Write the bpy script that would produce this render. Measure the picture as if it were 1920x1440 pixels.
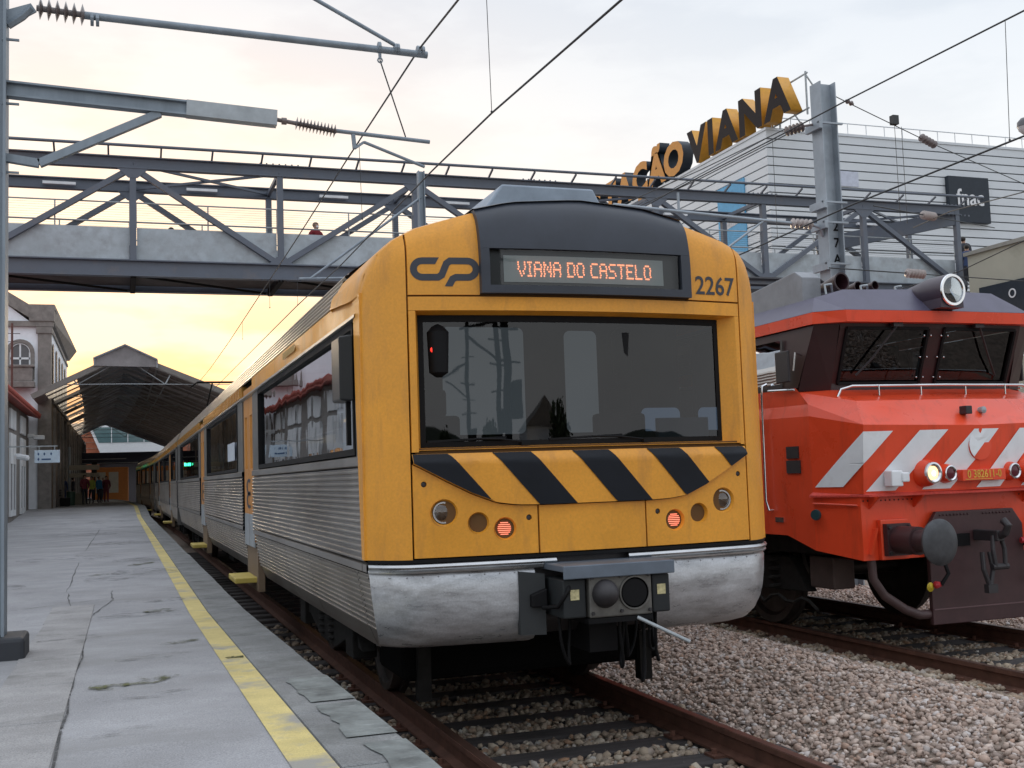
import bpy, bmesh, math, random
import numpy as np
from mathutils import Vector, Matrix

random.seed(7)
rng = np.random.default_rng(11)
S = bpy.context.scene
for o in list(bpy.data.objects):
    bpy.data.objects.remove(o)

# ------------------------------------------------------------------ camera
cam = bpy.data.cameras.new('camera')
cam.lens = 39.124
cam.sensor_width = 36.0
cam.clip_start = 0.05
cam.clip_end = 3000
camo = bpy.data.objects.new('camera', cam)
S.collection.objects.link(camo)
RM = ((0.943471, 0.004741, -0.331422), (-0.329752, -0.087844, -0.939972), (-0.033569, 0.996123, -0.081315))
camo.matrix_world = Matrix.Translation((0, 0, 1.76)) @ Matrix(RM).to_4x4()
S.camera = camo

# ------------------------------------------------------------------ sky
SUN_AZ = math.radians(-1.0)      # compass angle of the sunset, measured from +Y
SUN_EL = math.radians(4.0)
W = bpy.data.worlds.new('World')
S.world = W
W.use_nodes = True
nt = W.node_tree
nt.nodes.clear()


def wn(t, **k):
    n = nt.nodes.new(t)
    for a, b in k.items():
        setattr(n, a, b)
    return n


def wmath(op, a, b=None, clamp=False):
    n = wn('ShaderNodeMath', operation=op, use_clamp=clamp)
    for i, s in enumerate((a, b)):
        if s is None:
            continue
        if hasattr(s, 'links'):
            nt.links.new(s, n.inputs[i])
        else:
            n.inputs[i].default_value = s
    return n.outputs[0]


def wmix(fac, a, b, mode='MIX'):
    n = wn('ShaderNodeMix', data_type='RGBA', blend_type=mode)
    for s, i in ((fac, 0), (a, 6), (b, 7)):
        if hasattr(s, 'links'):
            nt.links.new(s, n.inputs[i])
        else:
            n.inputs[i].default_value = s if i == 0 else (*s, 1)
    return n.outputs[2]


tc = wn('ShaderNodeTexCoord')
sep = wn('ShaderNodeSeparateXYZ')
nt.links.new(tc.outputs['Generated'], sep.inputs[0])
zc = wmath('MAXIMUM', sep.outputs[2], 0.0)
ramp = wn('ShaderNodeValToRGB')
nt.links.new(zc, ramp.inputs[0])
cr = ramp.color_ramp
cr.elements[0].position = 0.0
cr.elements[0].color = (0.70, 0.71, 0.73, 1)
cr.elements[1].position = 1.0
cr.elements[1].color = (0.92, 0.98, 1.08, 1)
for p, c in ((0.10, (0.69, 0.70, 0.715)), (0.22, (0.595, 0.625, 0.665)), (0.42, (0.455, 0.51, 0.59)), (0.65, (0.72, 0.775, 0.86))):
    e = cr.elements.new(p)
    e.color = (*c, 1)
# sunset glow round the sun's place in the sky
sd = (math.sin(SUN_AZ) * math.cos(SUN_EL), math.cos(SUN_AZ) * math.cos(SUN_EL), math.sin(SUN_EL))
dot = wn('ShaderNodeVectorMath', operation='DOT_PRODUCT')
nt.links.new(tc.outputs['Generated'], dot.inputs[0])
dot.inputs[1].default_value = sd
dmax = wmath('MAXIMUM', dot.outputs['Value'], 0.0)
glow = wmath('MULTIPLY', wmath('POWER', dmax, 16.0), 1.5, True)
lowm = wmath('POWER', wmath('SUBTRACT', 1.0, zc, True), 4.5)
glow = wmath('MULTIPLY', glow, lowm, True)
# soft clouds, flattened towards the horizon
mp = wn('ShaderNodeMapping')
mp.inputs['Scale'].default_value = (4.0, 4.0, 13.0)
nt.links.new(tc.outputs['Generated'], mp.inputs[0])
nz = wn('ShaderNodeTexNoise')
nz.inputs['Scale'].default_value = 1.6
nz.inputs['Detail'].default_value = 7
nz.inputs['Roughness'].default_value = 0.55
nt.links.new(mp.outputs[0], nz.inputs['Vector'])
cl = wn('ShaderNodeMapRange')
cl.inputs['From Min'].default_value = 0.42
cl.inputs['From Max'].default_value = 0.58
nt.links.new(nz.outputs[0], cl.inputs['Value'])
warm = wmix(cl.outputs[0], (0.76, 0.40, 0.125), (0.87, 0.69, 0.41))
base = wmix(wmath('MULTIPLY', cl.outputs[0], 0.10), ramp.outputs[0], (1.0, 0.99, 0.98))
wide = wmath('MULTIPLY', wmath('MULTIPLY', wmath('POWER', dmax, 3.0), wmath('POWER', wmath('SUBTRACT', 1.0, zc, True), 3.0)), 0.75, True)
base = wmix(wide, base, (0.75, 0.69, 0.61))
col = wmix(glow, base, warm)
# thin wash of the physical sky under the cloud sheet
sky = wn('ShaderNodeTexSky', sky_type='NISHITA', sun_disc=False)
sky.sun_elevation = SUN_EL
sky.sun_rotation = SUN_AZ
sky.air_density = 1.5
sky.dust_density = 3.0
bg1 = wn('ShaderNodeBackground')
nt.links.new(col, bg1.inputs[0])
bg1.inputs[1].default_value = 0.95
bg2 = wn('ShaderNodeBackground')
nt.links.new(sky.outputs[0], bg2.inputs[0])
bg2.inputs[1].default_value = 0.02
ad = wn('ShaderNodeAddShader')
nt.links.new(bg1.outputs[0], ad.inputs[0])
nt.links.new(bg2.outputs[0], ad.inputs[1])
wo = wn('ShaderNodeOutputWorld')
nt.links.new(ad.outputs[0], wo.inputs[0])

# ------------------------------------------------------------------ sun (veiled, low, in front)
sl = bpy.data.lights.new('sun', 'SUN')
sl.energy = 0.8
sl.angle = math.radians(14)
sl.color = (1.0, 0.80, 0.55)
so = bpy.data.objects.new('sun', sl)
S.collection.objects.link(so)
so.rotation_euler = Vector(sd).to_track_quat('Z', 'Y').to_euler()

vs = S.view_settings
vs.view_transform = 'Standard'
vs.look = 'None'
vs.exposure = 0.6
vs.gamma = 1.0
vs.use_curve_mapping = False
S.render.engine = 'CYCLES'
S.cycles.use_denoising = True
S.cycles.max_bounces = 7
S.cycles.diffuse_bounces = 3
S.cycles.glossy_bounces = 4
S.cycles.transparent_max_bounces = 12
S.cycles.sample_clamp_indirect = 6


# ------------------------------------------------------------------ materials
MATS = {}


def mat(name, col, rough=0.5, metal=0.0, var=0.12, scale=4.0, bump=0.0, bscale=60.0, spec=0.5,
        stain=None, sscale=1.5, slo=0.55, shi=0.75, streak=False, coat=0.0, island=None, stretch=None, rvar=0.0, grain=0.0, gscale=140.0):
    if name in MATS:
        return MATS[name]
    m = bpy.data.materials.new(name)
    m.use_nodes = True
    t = m.node_tree
    b = t.nodes['Principled BSDF']
    L = t.links.new
    b.inputs['Roughness'].default_value = rough
    b.inputs['Metallic'].default_value = metal
    b.inputs['Specular IOR Level'].default_value = spec
    b.inputs['Coat Weight'].default_value = coat
    tcn = t.nodes.new('ShaderNodeTexCoord')
    vec = tcn.outputs['Object']
    if stretch:
        mpn = t.nodes.new('ShaderNodeMapping')
        mpn.inputs['Scale'].default_value = stretch
        L(vec, mpn.inputs[0])
        vec = mpn.outputs[0]
    n = t.nodes.new('ShaderNodeTexNoise')
    n.inputs['Scale'].default_value = scale
    n.inputs['Detail'].default_value = 8
    n.inputs['Roughness'].default_value = 0.62
    L(vec, n.inputs['Vector'])
    r = t.nodes.new('ShaderNodeValToRGB')
    r.color_ramp.elements[0].position = 0.28
    r.color_ramp.elements[1].position = 0.72
    r.color_ramp.elements[0].color = (*[max(0, c * (1 - var)) for c in col], 1)
    r.color_ramp.elements[1].color = (*[min(1, c * (1 + var)) for c in col], 1)
    L(n.outputs[0], r.inputs[0])
    out = r.outputs[0]
    if island:
        g = t.nodes.new('ShaderNodeNewGeometry')
        ir = t.nodes.new('ShaderNodeValToRGB')
        el = ir.color_ramp.elements
        el[0].position = 0.0
        el[0].color = (*island[0], 1)
        el[1].position = 1.0
        el[1].color = (*island[-1], 1)
        for i, c in enumerate(island[1:-1]):
            e2 = el.new((i + 1) / (len(island) - 1))
            e2.color = (*c, 1)
        L(g.outputs['Random Per Island'], ir.inputs[0])
        mx = t.nodes.new('ShaderNodeMix')
        mx.data_type = 'RGBA'
        mx.blend_type = 'MULTIPLY'
        mx.inputs[0].default_value = 1.0
        L(out, mx.inputs[6])
        L(ir.outputs[0], mx.inputs[7])
        out = mx.outputs[2]
    if grain:
        ng = t.nodes.new('ShaderNodeTexNoise')
        ng.inputs['Scale'].default_value = gscale
        ng.inputs['Detail'].default_value = 3
        L(tcn.outputs['Object'], ng.inputs['Vector'])
        rg = t.nodes.new('ShaderNodeMapRange')
        rg.inputs['From Min'].default_value = 0.3
        rg.inputs['From Max'].default_value = 0.7
        rg.inputs['To Min'].default_value = 1 - grain
        rg.inputs['To Max'].default_value = 1 + grain
        L(ng.outputs[0], rg.inputs['Value'])
        mx = t.nodes.new('ShaderNodeMix')
        mx.data_type = 'RGBA'
        mx.blend_type = 'MULTIPLY'
        mx.inputs[0].default_value = 1.0
        L(out, mx.inputs[6])
        L(rg.outputs[0], mx.inputs[7])
        out = mx.outputs[2]
    if stain:
        n2 = t.nodes.new('ShaderNodeTexNoise')
        n2.inputs['Scale'].default_value = sscale
        n2.inputs['Detail'].default_value = 9
        n2.inputs['Roughness'].default_value = 0.65
        v2 = tcn.outputs['Object']
        if streak:
            m2 = t.nodes.new('ShaderNodeMapping')
            m2.inputs['Scale'].default_value = streak if isinstance(streak, tuple) else (6, 6, 0.7)
            L(v2, m2.inputs[0])
            v2 = m2.outputs[0]
        L(v2, n2.inputs['Vector'])
        mr = t.nodes.new('ShaderNodeMapRange')
        mr.inputs['From Min'].default_value = slo
        mr.inputs['From Max'].default_value = shi
        L(n2.outputs[0], mr.inputs['Value'])
        mx = t.nodes.new('ShaderNodeMix')
        mx.data_type = 'RGBA'
        L(mr.outputs[0], mx.inputs[0])
        L(out, mx.inputs[6])
        mx.inputs[7].default_value = (*stain, 1)
        out = mx.outputs[2]
    L(out, b.inputs['Base Color'])
    if rvar:
        rr = t.nodes.new('ShaderNodeMapRange')
        rr.inputs['From Min'].default_value = 0.3
        rr.inputs['From Max'].default_value = 0.7
        rr.inputs['To Min'].default_value = max(0.02, rough - rvar)
        rr.inputs['To Max'].default_value = min(1, rough + rvar)
        L(n.outputs[0], rr.inputs['Value'])
        L(rr.outputs[0], b.inputs['Roughness'])
    if bump:
        n3 = t.nodes.new('ShaderNodeTexNoise')
        n3.inputs['Scale'].default_value = bscale
        n3.inputs['Detail'].default_value = 5
        L(vec, n3.inputs['Vector'])
        bp = t.nodes.new('ShaderNodeBump')
        bp.inputs['Strength'].default_value = bump
        bp.inputs['Distance'].default_value = 0.01
        L(n3.outputs[0], bp.inputs['Height'])
        L(bp.outputs[0], b.inputs['Normal'])
    MATS[name] = m
    return m


def emis(name, col, st, base=(0.1, 0.1, 0.1)):
    m = bpy.data.materials.new(name)
    m.use_nodes = True
    b = m.node_tree.nodes['Principled BSDF']
    b.inputs['Base Color'].default_value = (*base, 1)
    b.inputs['Emission Color'].default_value = (*col, 1)
    b.inputs['Emission Strength'].default_value = st
    b.inputs['Roughness'].default_value = 0.3
    MATS[name] = m
    return m


def glass(name, tint, refl=0.05, mult=1.3):
    m = bpy.data.materials.new(name)
    m.use_nodes = True
    t = m.node_tree
    t.nodes.clear()
    fr = t.nodes.new('ShaderNodeFresnel')
    fr.inputs[0].default_value = 1.5
    ma = t.nodes.new('ShaderNodeMath')
    ma.operation = 'MULTIPLY_ADD'
    ma.use_clamp = True
    ma.inputs[1].default_value = mult
    ma.inputs[2].default_value = refl
    t.links.new(fr.outputs[0], ma.inputs[0])
    tr = t.nodes.new('ShaderNodeBsdfTransparent')
    tr.inputs[0].default_value = (*tint, 1)
    gl = t.nodes.new('ShaderNodeBsdfGlossy')
    gl.inputs[0].default_value = (0.95, 0.97, 1, 1)
    gl.inputs['Roughness'].default_value = 0.015
    tcn = t.nodes.new('ShaderNodeTexCoord')
    n3 = t.nodes.new('ShaderNodeTexNoise')
    n3.inputs['Scale'].default_value = 1.3
    bp = t.nodes.new('ShaderNodeBump')
    bp.inputs['Strength'].default_value = 0.06
    bp.inputs['Distance'].default_value = 0.05
    t.links.new(tcn.outputs['Object'], n3.inputs['Vector'])
    t.links.new(n3.outputs[0], bp.inputs['Height'])
    t.links.new(bp.outputs[0], gl.inputs['Normal'])
    mx = t.nodes.new('ShaderNodeMixShader')
    t.links.new(ma.outputs[0], mx.inputs[0])
    t.links.new(tr.outputs[0], mx.inputs[1])
    t.links.new(gl.outputs[0], mx.inputs[2])
    o = t.nodes.new('ShaderNodeOutputMaterial')
    t.links.new(mx.outputs[0], o.inputs[0])
    MATS[name] = m
    return m


yellow = mat('train_yellow', (0.76, 0.325, 0.028), 0.42, var=0.12, scale=1.6, stain=(0.40, 0.175, 0.040), sscale=1.3, slo=0.53, shi=0.92, streak=(5, 5, 1.1), bump=0.05, bscale=6, rvar=0.14, grain=0.06, gscale=60)
dark = mat('dark_fascia', (0.036, 0.042, 0.056), 0.42, var=0.2, spec=0.4, rvar=0.1)
black = mat('black_rubber', (0.009, 0.009, 0.010), 0.6, spec=0.15)
stripe_blk = mat('stripe_black', (0.010, 0.012, 0.017), 0.45, var=0.2, spec=0.2)
logo_m = mat('logo_charcoal', (0.035, 0.04, 0.055), 0.5)
steel = mat('corrugated_steel', (0.30, 0.28, 0.26), 0.38, 0.7, var=0.22, scale=1.4, stain=(0.13, 0.105, 0.085), sscale=1.0, slo=0.45, shi=0.8, streak=(0.6, 0.6, 2.2), rvar=0.08)
apron_m = mat('apron_steel', (0.47, 0.48, 0.50), 0.36, 0.55, var=0.28, scale=6, bump=0.22, bscale=9, stain=(0.17, 0.16, 0.15), sscale=2.4, slo=0.50, shi=0.78, rvar=0.16, stretch=(0.7, 1, 2.4), streak=(0.8, 1, 2.0), grain=0.10, gscale=90)
bumper_m = mat('bumper_metal', (0.50, 0.51, 0.52), 0.3, 0.85, var=0.3, scale=5, stretch=(0.6, 1, 4), rvar=0.12)
chrome = mat('chrome', (0.72, 0.73, 0.75), 0.18, 1.0, var=0.1)
under = mat('underframe_dark', (0.018, 0.017, 0.016), 0.85, spec=0.2, var=0.4, scale=9)
galv = mat('galvanised_steel', (0.36, 0.39, 0.41), 0.5, 0.35, var=0.22, scale=7, rvar=0.1)
galv_panel = mat('galvanised_sheet', (0.40, 0.445, 0.48), 0.5, 0.2, var=0.20, scale=1.3, stain=(0.30, 0.32, 0.34), sscale=3.0, slo=0.45, shi=0.7, rvar=0.1)
bridge_m = mat('bridge_paint', (0.112, 0.130, 0.165), 0.5, var=0.14, scale=1.2, stain=(0.17, 0.15, 0.15), sscale=1.6, slo=0.56, shi=0.8, rvar=0.1)
mast_m = mat('mast_steel', (0.23, 0.27, 0.31), 0.5, 0.3, var=0.22, scale=2.0, stretch=(3, 3, 0.5))
insul = mat('porcelain_brown', (0.17, 0.14, 0.135), 0.25, var=0.2)
insul_l = mat('porcelain_grey', (0.42, 0.37, 0.35), 0.3, var=0.2)
wire_m = mat('wire', (0.045, 0.048, 0.05), 0.5, 0.4)
glass_d = glass('tinted_glass', (0.22, 0.245, 0.26), 0.0, 1.15)
glass_s = glass('side_glass', (0.24, 0.28, 0.27), 0.05, 1.25)
glass_c = glass('clear_glass', (0.6, 0.65, 0.65), 0.05, 1.3)
cab_in = mat('cab_interior', (0.025, 0.026, 0.029), 0.8, spec=0.1)
cab_lt = mat('cab_panel_light', (0.78, 0.80, 0.82), 0.6)
red_lens = emis('red_lamp', (1.0, 0.03, 0.012), 0.9, (0.5, 0.02, 0.02))
led_m = emis('led_orange', (1.0, 0.30, 0.14), 1.3)
screen_m = mat('display_screen', (0.33, 0.375, 0.375), 0.35, var=0.08)
step_y = mat('step_yellow', (0.52, 0.40, 0.09), 0.55, var=0.2)

loco_red = mat('loco_red', (0.80, 0.072, 0.022), 0.32, var=0.09, scale=1.8, coat=0.2, stain=(0.40, 0.045, 0.018), sscale=1.4, slo=0.52, shi=0.9, streak=(4, 4, 0.9), rvar=0.1, bump=0.03, bscale=5)
loco_white = mat('loco_white', (0.82, 0.85, 0.88), 0.4, var=0.10, scale=3, stain=(0.5, 0.47, 0.45), sscale=3, slo=0.55, shi=0.85)
loco_roof = mat('loco_roof', (0.078, 0.072, 0.115), 0.45, var=0.15)
loco_marn = mat('loco_maroon', (0.055, 0.024, 0.026), 0.5, var=0.25)
loco_band = mat('loco_window_band', (0.035, 0.012, 0.014), 0.35, var=0.2)
loco_blk = mat('loco_dark', (0.03, 0.027, 0.03), 0.55, var=0.3)

concrete = mat('platform_concrete', (0.30, 0.302, 0.315), 0.85, var=0.22, scale=1.1, bump=0.35, bscale=70, stain=(0.235, 0.235, 0.235), sscale=0.9, slo=0.50, shi=0.74, streak=(0.7, 1.3, 1), grain=0.28)
kerb_m = mat('kerb_concrete', (0.20, 0.205, 0.205), 0.85, var=0.30, scale=3, bump=0.6, bscale=40, stain=(0.13, 0.135, 0.13), sscale=2.5, slo=0.5, shi=0.7, grain=0.3)
slab_m = mat('slab_concrete', (0.29, 0.285, 0.285), 0.85, var=0.22, scale=2.2, bump=0.4, bscale=50, stain=(0.17, 0.17, 0.165), sscale=2.0, slo=0.55, shi=0.72, grain=0.3)
conc_lt = mat('light_concrete', (0.44, 0.44, 0.43), 0.85, var=0.18, scale=1.6, bump=0.3, bscale=50)
yline = mat('yellow_paint', (0.58, 0.475, 0.19), 0.8, var=0.18, scale=3, bump=0.3, bscale=60, stain=(0.30, 0.29, 0.26), sscale=1.9, slo=0.525, shi=0.66, grain=0.15)
moss = mat('moss', (0.075, 0.085, 0.03), 0.95, var=0.4, scale=20)
crack_m = mat('crack_fill', (0.07, 0.07, 0.065), 0.9)
ballast = mat('ballast_stone', (0.80, 0.76, 0.74), 0.85, var=0.25, scale=9, bump=0.4, bscale=60,
              island=[(0.27, 0.215, 0.185), (0.60, 0.49, 0.42), (0.40, 0.31, 0.26), (0.76, 0.67, 0.60), (0.50, 0.35, 0.27), (0.66, 0.64, 0.63), (0.56, 0.45, 0.38), (0.34, 0.28, 0.25)])
ballast_t = mat('track_ballast_stone', (0.80, 0.76, 0.70), 0.9, var=0.3, scale=9, bump=0.4, bscale=60, stain=(0.10, 0.06, 0.04), sscale=1.2, slo=0.5, shi=0.75,
                island=[(0.22, 0.16, 0.12), (0.52, 0.43, 0.35), (0.33, 0.26, 0.21), (0.60, 0.54, 0.47), (0.38, 0.23, 0.15), (0.50, 0.50, 0.50)])
ballast_g = mat('ballast_ground', (0.24, 0.19, 0.155), 0.95, var=0.6, scale=16, bump=1.0, bscale=26)
rail_m = mat('rusty_rail', (0.115, 0.052, 0.035), 0.7, 0.2, var=0.35, scale=8)
rail_top = mat('rail_head', (0.15, 0.085, 0.065), 0.38, 0.6, var=0.25)
sleeper_m = mat('timber_sleeper', (0.055, 0.048, 0.047), 0.85, var=0.45, scale=5, bump=0.6, bscale=30, stretch=(0.6, 5, 5))

stucco = mat('white_stucco', (0.84, 0.87, 0.92), 0.85, var=0.06)
granite = mat('granite', (0.22, 0.20, 0.185), 0.8, var=0.3, scale=3, bump=0.3, bscale=30)
facade_b = mat('facade_stone', (0.23, 0.175, 0.125), 0.85, var=0.45, scale=1.2, stretch=(2, 2, 0.6))
white_p = mat('white_paint', (0.72, 0.74, 0.76), 0.5, var=0.05)
tile_r = mat('red_tile', (0.34, 0.07, 0.05), 0.7, var=0.25)
roof_dk = mat('canopy_sheet', (0.24, 0.215, 0.21), 0.7, var=0.3)
roof_lt = mat('canopy_light_sheet', (0.55, 0.57, 0.60), 0.6, var=0.25)
brick_o = mat('brick_orange', (0.36, 0.115, 0.06), 0.85, var=0.3)
dk_blue = mat('dark_blue_steel', (0.02, 0.025, 0.05), 0.5)
white_clad = mat('white_cladding', (0.66, 0.69, 0.72), 0.45, var=0.05, scale=0.3)
clad_dk = mat('cladding_joint', (0.12, 0.13, 0.14), 0.7)
beige = mat('beige_render', (0.45, 0.43, 0.35), 0.9, var=0.12, scale=0.5, stain=(0.26, 0.25, 0.2), sscale=0.35, slo=0.6, shi=0.8)
sign_dk = mat('sign_grey', (0.028, 0.036, 0.048), 0.5, spec=0.3)
sign_wh = mat('sign_white', (0.75, 0.76, 0.78), 0.5)
letter_d = mat('letter_dark', (0.014, 0.011, 0.014), 0.6, spec=0.15)
letter_y = mat('letter_yellow', (0.62, 0.30, 0.03), 0.5)
letter_o = mat('letter_orange', (0.60, 0.24, 0.02), 0.5)
banner_b = mat('banner_blue', (0.10, 0.36, 0.60), 0.6, var=0.1)


def worn(name, col, lo=0.46, hi=0.60, scale=9.0, stretch=(1, 1, 1)):
    """thin film (moss, soot, crack dirt) broken up by noise so the ground shows through"""
    m = mat(name, col, 0.95, var=0.4, scale=12, spec=0.1)
    t = m.node_tree
    b = t.nodes['Principled BSDF']
    out = t.nodes['Material Output']
    tcn = t.nodes.new('ShaderNodeTexCoord')
    mpn = t.nodes.new('ShaderNodeMapping')
    mpn.inputs['Scale'].default_value = stretch
    n = t.nodes.new('ShaderNodeTexNoise')
    n.inputs['Scale'].default_value = scale
    n.inputs['Detail'].default_value = 9
    n.inputs['Roughness'].default_value = 0.7
    t.links.new(tcn.outputs['Object'], mpn.inputs[0])
    t.links.new(mpn.outputs[0], n.inputs['Vector'])
    mr = t.nodes.new('ShaderNodeMapRange')
    mr.inputs['From Min'].default_value = lo
    mr.inputs['From Max'].default_value = hi
    t.links.new(n.outputs[0], mr.inputs['Value'])
    tr = t.nodes.new('ShaderNodeBsdfTransparent')
    mx = t.nodes.new('ShaderNodeMixShader')
    t.links.new(mr.outputs[0], mx.inputs[0])
    t.links.new(tr.outputs[0], mx.inputs[1])
    t.links.new(b.outputs[0], mx.inputs[2])
    t.links.new(mx.outputs[0], out.inputs[0])
    return m


moss_f = worn('moss_film', (0.11, 0.115, 0.06), 0.47, 0.62, 7.0, (1, 1, 1))
grime_f = worn('grime_film', (0.17, 0.17, 0.17), 0.50, 0.74, 5.0, (1, 2.2, 1))
crack_f = worn('crack_film', (0.085, 0.085, 0.085), 0.40, 0.52, 14.0)

# ------------------------------------------------------------------ mesh helpers
ORG = {}
COL = S.collection


class MB:
    def __init__(self):
        self.v, self.f = [], []

    def add(self, vs, fs):
        n = len(self.v)
        self.v += [tuple(p) for p in vs]
        self.f += [tuple(i + n for i in q) for q in fs]
        return self

    def box(self, x0, x1, y0, y1, z0, z1):
        return self.add([(x0, y0, z0), (x1, y0, z0), (x1, y1, z0), (x0, y1, z0), (x0, y0, z1), (x1, y0, z1), (x1, y1, z1), (x0, y1, z1)],
                        [(0, 3, 2, 1), (4, 5, 6, 7), (0, 1, 5, 4), (1, 2, 6, 5), (2, 3, 7, 6), (3, 0, 4, 7)])

    def bar(self, p, q, w, h, up=(0, 0, 1)):
        p, q = Vector(p), Vector(q)
        d = (q - p).normalized()
        u = Vector(up)
        s = d.cross(u)
        if s.length < 1e-4:
            s = d.cross(Vector((1, 0, 0)))
        s.normalize()
        u = s.cross(d).normalized()
        vs = []
        for c in (p, q):
            for a, b in ((-1, -1), (1, -1), (1, 1), (-1, 1)):
                vs.append(c + s * (a * w / 2) + u * (b * h / 2))
        return self.add(vs, [(0, 1, 2, 3), (7, 6, 5, 4), (0, 4, 5, 1), (1, 5, 6, 2), (2, 6, 7, 3), (3, 7, 4, 0)])

    def ibeam(self, p, q, w, h, t=0.03, up=(0, 0, 1)):
        p, q = Vector(p), Vector(q)
        d = (q - p).normalized()
        s = d.cross(Vector(up))
        s.normalize()
        u = s.cross(d).normalized()
        self.bar(p + u * (h / 2 - t / 2), q + u * (h / 2 - t / 2), w, t, up)
        self.bar(p - u * (h / 2 - t / 2), q - u * (h / 2 - t / 2), w, t, up)
        return self.bar(p, q, t, h - 2 * t, up)

    def cyl(self, p, q, r, r2=None, n=12, caps=True):
        return self.lathe(p, Vector(q) - Vector(p), [(0, r), (1, r if r2 is None else r2)], n, caps, True)

    def lathe(self, o, axis, prof, n=16, caps=True, rel=False):
        o, a = Vector(o), Vector(axis)
        ln = a.length if rel else 1.0
        a = a.normalized()
        s = a.cross(Vector((0, 0, 1)))
        if s.length < 1e-3:
            s = Vector((1, 0, 0))
        s.normalize()
        u = s.cross(a)
        vs, fs = [], []
        for (d, r) in prof:
            for i in range(n):
                t = 2 * math.pi * i / n
                vs.append(o + a * (d * ln) + s * (math.cos(t) * r) + u * (math.sin(t) * r))
        for k in range(len(prof) - 1):
            for i in range(n):
                j = (i + 1) % n
                fs.append((k * n + i, k * n + j, (k + 1) * n + j, (k + 1) * n + i))
        if caps:
            fs.append(tuple(range(n - 1, -1, -1)))
            fs.append(tuple((len(prof) - 1) * n + i for i in range(n)))
        return self.add(vs, fs)

    def tube(self, pts, r, n=8, closed=False):
        pts = [Vector(p) for p in pts]
        vs, fs = [], []
        m = len(pts)
        prev = None
        for k, p in enumerate(pts):
            a = pts[max(k - 1, 0)]
            b = pts[min(k + 1, m - 1)]
            d = (b - a).normalized()
            if prev is None:
                s = d.cross(Vector((0, 0, 1)))
                if s.length < 1e-3:
                    s = d.cross(Vector((1, 0, 0)))
            else:
                s = prev - d * prev.dot(d)
            s.normalize()
            prev = s
            u = s.cross(d)
            rr = r[k] if isinstance(r, (list, tuple)) else r
            for i in range(n):
                t = 2 * math.pi * i / n
                vs.append(p + s * (math.cos(t) * rr) + u * (math.sin(t) * rr))
        for k in range(m - 1):
            for i in range(n):
                j = (i + 1) % n
                fs.append((k * n + i, k * n + j, (k + 1) * n + j, (k + 1) * n + i))
        fs.append(tuple(range(n - 1, -1, -1)))
        fs.append(tuple((m - 1) * n + i for i in range(n)))
        return self.add(vs, fs)

    def prism(self, poly, ext):
        e = Vector(ext)
        n = len(poly)
        vs = [Vector(p) for p in poly] + [Vector(p) + e for p in poly]
        fs = [tuple(range(n)), tuple(range(2 * n - 1, n - 1, -1))]
        for i in range(n):
            j = (i + 1) % n
            fs.append((i, i + n, j + n, j))
        return self.add(vs, fs)

    def sweep(self, prof, ys, shift=None, cap=True, closed=False):
        """prof: (x,z) points swept along y"""
        n = len(prof)
        vs, fs = [], []
        for y in ys:
            dx = shift(y) if shift else 0
            vs += [(x + dx, y, z) for x, z in prof]
        m = n if closed else n - 1
        for k in range(len(ys) - 1):
            for i in range(m):
                j = (i + 1) % n
                fs.append((k * n + i, (k + 1) * n + i, (k + 1) * n + j, k * n + j))
        if closed and cap:
            fs.append(tuple(range(n)))
            fs.append(tuple(reversed([(len(ys) - 1) * n + i for i in range(n)])))
        return self.add(vs, fs)

    def sphere(self, c, r, n=12, m=8, sc=(1, 1, 1)):
        c = Vector(c)
        vs, fs = [], []
        for i in range(m + 1):
            t = math.pi * i / m
            for j in range(n):
                p = 2 * math.pi * j / n
                vs.append(c + Vector((math.sin(t) * math.cos(p) * r * sc[0], math.sin(t) * math.sin(p) * r * sc[1], math.cos(t) * r * sc[2])))
        for i in range(m):
            for j in range(n):
                k = (j + 1) % n
                fs.append((i * n + j, (i + 1) * n + j, (i + 1) * n + k, i * n + k))
        return self.add(vs, fs)

    def build(self, name, m, parent=None, smooth=None, bevel=0.0, loc=None, label=None, cat=None, group=None, kind=None, raw=False):
        me = bpy.data.meshes.new(name)
        if parent is not None:
            og = ORG[parent.name]
        elif loc is not None:
            og = Vector(loc)
        else:
            a = np.array(self.v)
            lo, hi = a.min(0), a.max(0)
            og = Vector(((lo[0] + hi[0]) / 2, (lo[1] + hi[1]) / 2, lo[2]))
        me.from_pydata([(p[0] - og[0], p[1] - og[1], p[2] - og[2]) for p in self.v], [], self.f)
        if not raw:
            bm = bmesh.new()
            bm.from_mesh(me)
            bmesh.ops.remove_doubles(bm, verts=bm.verts, dist=1e-5)
            bmesh.ops.recalc_face_normals(bm, faces=bm.faces)
            if bevel:
                es = [e for e in bm.edges if len(e.link_faces) == 2 and e.calc_face_angle(0) > 0.6]
                bmesh.ops.bevel(bm, geom=es, offset=bevel, segments=2, profile=0.5, affect='EDGES', clamp_overlap=True)
            bm.to_mesh(me)
            bm.free()
        if smooth:
            me.shade_smooth()
            me.set_sharp_from_angle(angle=math.radians(smooth if smooth > 1 else 35))
        if isinstance(m, (list, tuple)):
            for q in m:
                me.materials.append(q)
        else:
            me.materials.append(m)
        o = bpy.data.objects.new(name, me)
        COL.objects.link(o)
        ORG[o.name] = og
        if parent is not None:
            o.parent = parent
        else:
            o.location = og
        tag(o, label, cat, group, kind)
        return o


def tag(o, label=None, cat=None, group=None, kind=None):
    if label:
        o['label'] = label
    if cat:
        o['category'] = cat
    if group:
        o['group'] = group
    if kind:
        o['kind'] = kind
    return o


def empty(name, loc, label=None, cat=None, group=None, kind=None):
    o = bpy.data.objects.new(name, None)
    COL.objects.link(o)
    o.location = loc
    ORG[o.name] = Vector(loc)
    return tag(o, label, cat, group, kind)


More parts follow.
